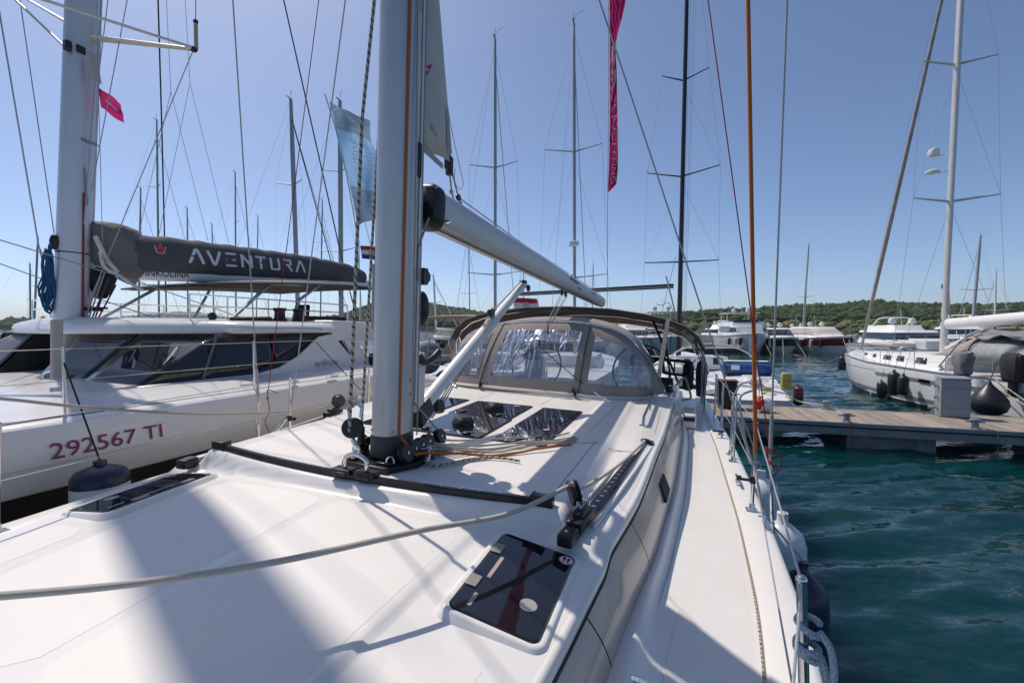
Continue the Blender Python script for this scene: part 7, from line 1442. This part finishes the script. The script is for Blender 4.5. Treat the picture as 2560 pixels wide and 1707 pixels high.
    mb = MB(); mb.tube([QF.Y(1665, 690, 5.7), QF.Y(1690, 790, 5.7)], .03, 6); mb.build('vang_strut', mat('pale_strap', (.42, .38, .33), .8), racer); mb = MB(); mb.tube(spline([QF.Y(1640, 760, 5.6), QF.Y(1655, 763, 5.6), QF.Y(1672, 757, 5.6), QF.Y(1688, 790, 5.6)], 5), .012, 6); mb.build('hanging_line', ROPEK, racer)
    mb = MB(); mb.tube([QF.Y(1655, 780, 5.5), QF.Y(1690, 640, 6.0)], .012, 5); mb.build('runner', WIRE, racer)
    # pushpit with life-saving gear at the right quarter
    mb = MB()
    for z in (1.0, 1.25): mb.tube(spline([(1.75, 1.6, z), (1.78, .3, z), (1.55, .06, z), (1.0, .04, z)], 4), .014, 6)
    for x, y in ((1.75, 1.6), (1.76, .3), (1.0, .05)): mb.tube([(x, y, .65), (x, y, 1.25)], .014, 6)
    mb.build('pushpit', STEEL, racer)
race_boat()
def gear():
    e = empty('sail_bag', QF.M @ Matrix.Translation((1.25, 3.1, 1.04)), 'blue sail bag with white label lying on the racing yacht deck', 'bag'); mb = MB(); mb.loft([[(x, .34 * k * math.cos(a), .24 + .26 * k * math.sin(a)) for a in [2 * math.pi * i / 16 for i in range(16)]] for x, k in ((-.80, .5), (-.74, .85), (-.3, 1), (.3, 1.02), (.74, .9), (.8, .5))]); mb.build('bag_body', mat('blue_pvc', (.012, .075, .24), .5, var=.15, vscale=5, bump=.5, bscale=8), e); mb = MB(); mb.box((-.40, -.345, .30), (.26, .02, .16)); mb.build('bag_label', WHITEP, e)
    mb = MB(); mb.box((0, .02, .50), (1.4, .34, .03)); mb.build('bag_top', WHITEP, e, bevel=.01)
    e = empty('life_sling', QF.M @ Matrix.Translation((1.72, .18, .92)), 'yellow life sling case strapped on the racing yacht rail', 'life sling'); mb = MB(); mb.box((0, 0, .25), (.26, .14, .50)); mb.build('sling_case', mat('yellow_pvc', (.50, .44, .05), .5), e, bevel=.04); mb = MB(); mb.box((0, -.075, .3), (.20, .01, .10)); mb.build('sling_flap', mat('yellow_dull', (.38, .36, .10), .6), e)
    fender('dark red and black fender on the racing yacht quarter', QF.w((2.05, .25, 1.10)), .62, .13, mat('dark_red_fender', (.12, .012, .03), .5), NAVY, .4, hang=QF.w((1.76, .3, 1.22)))
    cord('mooring_line', 'yellowish mooring rope from the racing yacht quarter to the far pontoon cleat', sag(QF.w((1.78, .2, .72)), PF.w((b4.x, 1.9, .70)), .06), .014, ROPEY); cord('mooring_line', 'second yellowish rope with black chafe sleeve beside the racing yacht', sag(QF.w((1.78, .35, .78)), PF.w((b4.x + .12, 1.92, .70)), .10), .012, ROPEY)
gear()
cord('tied_rope', 'light blue rope looped over our lifeline above the pontoon', spline([YF.w((2.02, 2.55, .20)), YF.w((2.06, 2.5, .30)), YF.w((2.14, 2.45, .33)), YF.w((2.17, 2.45, .27)), YF.w((2.06, 2.5, .17)), YF.w((2.10, 2.48, -.10)), YF.w((2.16, 2.45, -.42))], 6), .010, ROPEB)
cord('tied_rope', 'pale blue rope knotted by the catamaran number and falling to our deck', spline([CF.X(140, 990, 3.05), CF.X(150, 1000, 3.06), CF.X(168, 1022, 3.08), CF.X(160, 1060, 3.2), CF.X(145, 1130, 3.4), CF.X(133, 1235, 3.75)], 6), .012, ROPEB)
# far pontoons
def far_dock(label, pxa, pxb, Y):
    a = (pxa - CX) / FPX * Y; b = (pxb - CX) / FPX * Y; e = empty('far_pontoon', ((a + b) / 2, Y, 0), label, 'pontoon'); mb = MB(); mb.box((0, 0, .48), (b - a, 2.2, .12)); mb.build('deck_boards', mat('far_boards', (.34, .29, .24), .9, var=.2, vscale=.8), e); mb = MB(); mb.box((0, 0, .2), (b - a, 1.9, .42)); mb.build('dock_side', mat('far_dock_side', (.10, .09, .085), .8), e)
far_dock('pale far pontoon behind our cockpit and bimini', 1560, 1845, 50); far_dock('far pontoon between the maroon cruiser and the right yacht', 2125, 2260, 52); far_dock('far pontoon at the left edge of the picture', -200, 60, 68)
def hut():
    e = empty('shore_house', (( 1775 - CX) / FPX * 200, 200, 1.2), 'long low brown building on the wooded shore behind the black mast', 'building'); mb = MB(); mb.box((0, 0, 6.4), (17, 8, 2.2)); mb.build('upper_wall', mat('brown_wall', (.16, .11, .085), .8), e); mb = MB(); mb.box((0, -.5, 4.8), (16.5, 8, 1.4)); mb.build('lower_wall', mat('pale_wall', (.42, .35, .28), .8), e); mb = MB(); mb.box((0, 0, 7.6), (18, 9, .35)); mb.build('roof', mat('dark_roof', (.06, .045, .04), .8), e); mb = MB(); mb.box((0, 0, 2.2), (16, 7.5, 4.4)); mb.build('base_wall', mat('pale_wall', (.42, .35, .28), .8), e)
hut()

# ================================================================== flags
def cloth(name, fr, corner, eu, ev, nu, nv, m, wave=.04, seed=0):
    """Rippled flag: corner + u*eu + v*ev in frame axes; ripples along the normal."""
    c = Vector(corner); eu = Vector(eu); ev = Vector(ev); nn = eu.cross(ev).normalized()
    return lambda u, v: c + eu * u + ev * v + nn * (wave * math.sin(u * 7 + v * 3 + seed) * (.2 + u) + wave * .5 * math.sin(v * 9 + u * 4 + seed * 2) * u)
def banner_mat():
    m, n, l, b = newmat('magenta_banner'); tc = n.new('ShaderNodeTexCoord'); w_ = n.new('ShaderNodeTexWave'); w_.inputs['Scale'].default_value = 3.2; w_.inputs['Distortion'].default_value = 14; w_.inputs['Detail'].default_value = 1; w_.inputs['Detail Scale'].default_value = .7; l.new(tc.outputs['Object'], w_.inputs[0])
    r = n.new('ShaderNodeValToRGB'); r.color_ramp.elements[0].color = (.16, .008, .06, 1); r.color_ramp.elements[1].color = (.60, .02, .14, 1); r.color_ramp.elements[0].position = .35; r.color_ramp.elements[1].position = .55; l.new(w_.outputs[0], r.inputs[0]); l.new(r.outputs[0], b.inputs['Base Color']); b.inputs['Roughness'].default_value = .75; return m
def wave_print(name, c1, c2):
    m, n, l, b = newmat(name); tc = n.new('ShaderNodeTexCoord'); w_ = n.new('ShaderNodeTexWave'); w_.wave_type = 'RINGS'; w_.inputs['Scale'].default_value = 9; w_.inputs['Distortion'].default_value = 9; w_.inputs['Detail'].default_value = 2; l.new(tc.outputs['Object'], w_.inputs[0])
    r = n.new('ShaderNodeValToRGB'); r.color_ramp.elements[0].color = (*c1, 1); r.color_ramp.elements[1].color = (*c2, 1); r.color_ramp.elements[0].position = .4; r.color_ramp.elements[1].position = .6; l.new(w_.outputs[0], r.inputs[0]); l.new(r.outputs[0], b.inputs['Base Color']); b.inputs['Roughness'].default_value = .8; return m
BANM = banner_mat(); WAVM = wave_print('wave_print_blue', (.06, .13, .25), (.45, .58, .70)); PALEB = mat('pale_blue_cloth', (.36, .60, .86), .8, var=.06); WHITEF = mat('white_flag_print', (.82, .82, .84), .7, var=.04)
def trans(m, k=.35):
    """Thin cloth lets some light through."""
    n = m.node_tree.nodes; l = m.node_tree.links; b = n['Principled BSDF']; t = n.new('ShaderNodeBsdfTranslucent'); src = b.inputs['Base Color'].links; 
    if src: l.new(src[0].from_socket, t.inputs[0])
    mx = n.new('ShaderNodeMixShader'); mx.inputs[0].default_value = k; l.new(b.outputs[0], mx.inputs[1]); l.new(t.outputs[0], mx.inputs[2]); l.new(mx.outputs[0], n['Material Output'].inputs[0])
trans(BANM, .4); trans(WAVM, .5); trans(PALEB, .45); trans(WHITEF, .5)
PINKC = mat('pink_cloth', (.62, .035, .20), .75, var=.15, vscale=6); trans(PINKC, .4)
def banner():
    Yb = 11.5; P = lambda px, py: WORLD.Y(px, py, Yb); base = P(1519, 482)
    e = empty('magenta_banner', P(1519, 860), 'tall narrow magenta banner with white lettering hanging high over the boom end', 'banner'); o = e.matrix_world.translation.copy()
    lx = [(1523, -260), (1524, 0), (1525, 200), (1524, 350), (1520, 482)]; rx = [(1600, -260), (1564, 0), (1542, 100), (1541, 200), (1546, 380), (1540, 462)]
    L_ = spline([P(*p) - o for p in lx], 10); Rr = spline([P(*p) - o for p in rx], 8); n = 40
    li = lambda t: L_[min(int(t * (len(L_) - 1)), len(L_) - 2)].lerp(L_[min(int(t * (len(L_) - 1)), len(L_) - 2) + 1], t * (len(L_) - 1) % 1 if t < 1 else 1); ri = lambda t: Rr[min(int(t * (len(Rr) - 1)), len(Rr) - 2)].lerp(Rr[min(int(t * (len(Rr) - 1)), len(Rr) - 2) + 1], t * (len(Rr) - 1) % 1 if t < 1 else 1)
    sf = lambda t, u, off=0: li(t).lerp(ri(t), u) + Vector((0, -.05 * math.sin(u * 4 + t * 17) * u - off, 0))
    mb = MB(); mb.grid(lambda t, u: sf(t, u), [k / n for k in range(n + 1)], [k / 6 for k in range(7)]); mb.build('banner_cloth', BANM, e, auto=180)
    def put(txt, pya, pyb, bold, u0, u1):
        vs, fs = text_faces(txt, 1.0, bold); xs = [v[0] for v in vs]; yv = [v[1] for v in vs]; x0, x1, y0, y1 = min(xs), max(xs), min(yv), max(yv); mb = MB(); out = []
        for x, y, z in vs:
            py = lerp(pya, pyb, (x - x0) / (x1 - x0)); t = (py + 260) / 742; u = lerp(u0, u1, (y - y0) / (y1 - y0)); out.append(sf(min(.999, max(0, t)), u, .05))
        mb.add(out, fs); mb.build('banner_lettering', WHITEF, e, smooth=False)
    put('BAVR', 36, 190, .03, .18, .86); put('YACHTING', 208, 462, -.004, .25, .80)
    mb = MB(); mb.tube([P(1521, -260) - o, P(1522, 200) - o, P(1519, 492) - o, P(1519, 620) - o, P(1517, 860) - o], .008, 6); mb.build('banner_line', ROPEP, e)
    mb = MB()
    for py in (20, 113, 195, 274, 350, 486, 497): mb.ell(P(1521 if py < 400 else 1519, py) - o, (.02, .02, .025), 8, 6)
    mb.build('banner_clip', WHITEP, e)
banner()
def academy():
    Yb = 14.0; P = lambda px, py, d=0: WORLD.Y(px, py, Yb + d); base = P(905, 800); e = empty('blue_flag', base, 'pale blue flag with wave pattern and white lettering left of our mast', 'flag'); o = base.copy()
    pl = [(822, 252), (838, 315), (852, 372), (868, 440), (890, 562)]; pr = [(930, 308), (927, 350), (944, 395), (948, 470), (950, 548)]
    L_ = spline([P(*p) - o for p in pl], 10); R_ = spline([P(*p) - o for p in pr], 10); N = len(L_) - 1
    def sf(t, u, off=0):
        i = min(int(t * N), N - 1); f = t * N - i; return L_[i].lerp(L_[i + 1], f).lerp(R_[i].lerp(R_[i + 1], f), u) + Vector((0, .09 * math.sin(u * 5 + t * 8) + .05 * math.sin(u * 11 - t * 5) - off, 0))
    for t0, t1, m_, nm in ((0, .27, WAVM, 'wave_band'), (.27, .80, PALEB, 'flag_cloth'), (.80, 1, WAVM, 'wave_band')):
        mb = MB(); mb.grid(lambda t, u: sf(t, u), [lerp(t0, t1, k / 24) for k in range(25)], [k / 30 for k in range(31)]); mb.build(nm, m_, e, auto=180)
    def put(txt, ta, tb, u0, u1, bold=.012, horiz=False):
        vs, fs = text_faces(txt, 1.0, bold); xs = [v[0] for v in vs]; yv = [v[1] for v in vs]; x0, x1, y0, y1 = min(xs), max(xs), min(yv), max(yv); mb = MB()
        if horiz: mb.add([sf(lerp(tb, ta, (y - y0) / (y1 - y0)), lerp(u0, u1, (x - x0) / (x1 - x0)), .08) for x, y, z in vs], fs)
        else: mb.add([sf(lerp(tb, ta, (x - x0) / (x1 - x0)), lerp(u1, u0, (y - y0) / (y1 - y0)), .08) for x, y, z in vs], fs)
        mb.build('flag_lettering', WHITEF, e, smooth=False)
    put('sailing', .36, .76, .30, .58); put('Academy', .28, .78, .62, .88)
    mb = MB(); strokes(mb, [(.0, .0, .35, .5), (.35, .5, .5, .1), (.5, .1, .8, .6), (.1, .5, .6, .55), (.55, .75, .9, .35)], .07, lambda x, y: sf(.03 + .13 * y + .04 * x, .38 + .28 * x, .08)); mb.build('flag_emblem', WHITEF, e, smooth=False)
    mb = MB(); mb.tube([P(812, 235) - o, P(838, 318) - o, P(868, 445) - o, P(892, 580) - o, P(905, 800) - o], .016, 6); mb.build('flag_pole', mat('grey_pole', (.4, .42, .44), .4, .3), e)
academy()
def croatian(label, px, py, wpx, Y, pole_to):
    base = WORLD.Y(px, pole_to, Y); s_ = wpx / FPX * Y; e = empty('national_flag', base, label, 'flag'); c = WORLD.Y(px, py, Y) - base; F_ = cloth('f', None, c, (s_, .15, -.02), (.06, 0, -s_ * .62), 1, 1, None, .05, 2); rows = ((0, 1 / 3, mat('flag_red', (.50, .03, .035), .8)), (1 / 3, 2 / 3, WHITEP), (2 / 3, 1, mat('flag_blue', (.02, .04, .22), .8)))
    for v0, v1, m_ in rows: mb = MB(); mb.grid(lambda u, v: F_(u, v), [k / 12 for k in range(13)], [lerp(v0, v1, k / 4) for k in range(5)]); mb.build('flag_stripe', m_, e, auto=180)
    for i in range(5):
        for j in range(5):
            u0 = .36 + .055 * i; v0 = .28 + .085 * j; mb = MB(); mb.add([F_(u, v) + Vector((0, -.012, 0)) for u, v in ((u0, v0), (u0 + .055, v0), (u0 + .055, v0 + .085), (u0, v0 + .085))], [(0, 1, 2, 3)]); mb.build('shield_square', MATS['flag_red'] if (i + j) % 2 == 0 else WHITEP, e, smooth=False)
    mb = MB(); mb.tube([Vector((0, 0, 0)), c + Vector((-.02, 0, .15))], .012, 6); mb.build('flag_pole', STEEL, e)
croatian('red white and blue flag with chequered shield just left of our mast', 900, 614, 52, 13.5, 800); croatian('flag with chequered shield half hidden behind our bimini top', 1284, 744, 60, 14.5, 830)
def pennant():
    a = CF.X(246, 218, .25); e = empty('pink_flag', CF.M @ Matrix.Translation(a + Vector((0, 0, -.55))), 'small pink flag with white lettering beside the catamaran mast', 'flag'); c = Vector((0, 0, .55)); F_ = cloth('p', None, c, (.07, .22, -.13), (0, .02, -.25), 1, 1, None, .03, 1)
    mb = MB(); mb.grid(lambda u, v: F_(u, v), [k / 14 for k in range(15)], [k / 10 for k in range(11)]); f = mb.build('flag_cloth', PINKC, e, auto=180)
    vs, fs = text_faces('bavyr', .1, .002); x1 = max(v[0] for v in vs); mb = MB(); mb.add([F_(.25 + .55 * x / x1, .55 - y * 2.2) + Vector((.012, -.004, 0)) for x, y, z in vs], fs); mb.build('flag_lettering', WHITEP, f, smooth=False)
    mb = MB(); mb.tube([(0, 0, -1.7), (0, 0, .55), (0, .02, 3.5)], .004, 5); mb.build('flag_line', WIRE, e); mb = MB(); mb.prism([(0, -.06, .60), (0, .03, .60), (0, -.02, .95), (0, -.10, .95)], (.015, 0, 0)); mb.build('sail_corner', SAILP, e)
pennant()
def black_stay():
    for lab, pts, r in (('thick black stay crossing the sky left of our mast', ((700, -40), (853, 640), (905, 850)), .02), ('thin dark stay behind the catamaran boom', ((730, 300), (824, 640), (850, 740)), .016), ('vertical black stay standing behind the catamaran sail bag', ((394, -40), (404, 300), (416, 780)), .022)):
        Y_ = 13.0; mb = MB(); mb.tube([WORLD.Y(px, py, Y_ + i) for i, (px, py) in enumerate(pts)], r, 6); tag(mb.build('rigging_stay', BLACKM), lab, 'stay')
black_stay()

# ================================================================== air between us and the far hills
def haze():
    m = bpy.data.materials.new('haze_air'); m.use_nodes = True; n = m.node_tree.nodes; l = m.node_tree.links; n.remove(n['Principled BSDF']); v = n.new('ShaderNodeVolumePrincipled'); v.inputs['Color'].default_value = (.80, .88, 1.0, 1); v.inputs['Density'].default_value = .00016; v.inputs['Anisotropy'].default_value = .2; l.new(v.outputs[0], n['Material Output'].inputs['Volume'])
    mb = MB(); mb.box((0, 1600, 44), (6200, 3300, 92)); o = mb.build('haze', m, smooth=False); tag(o, kind='stuff')
haze()
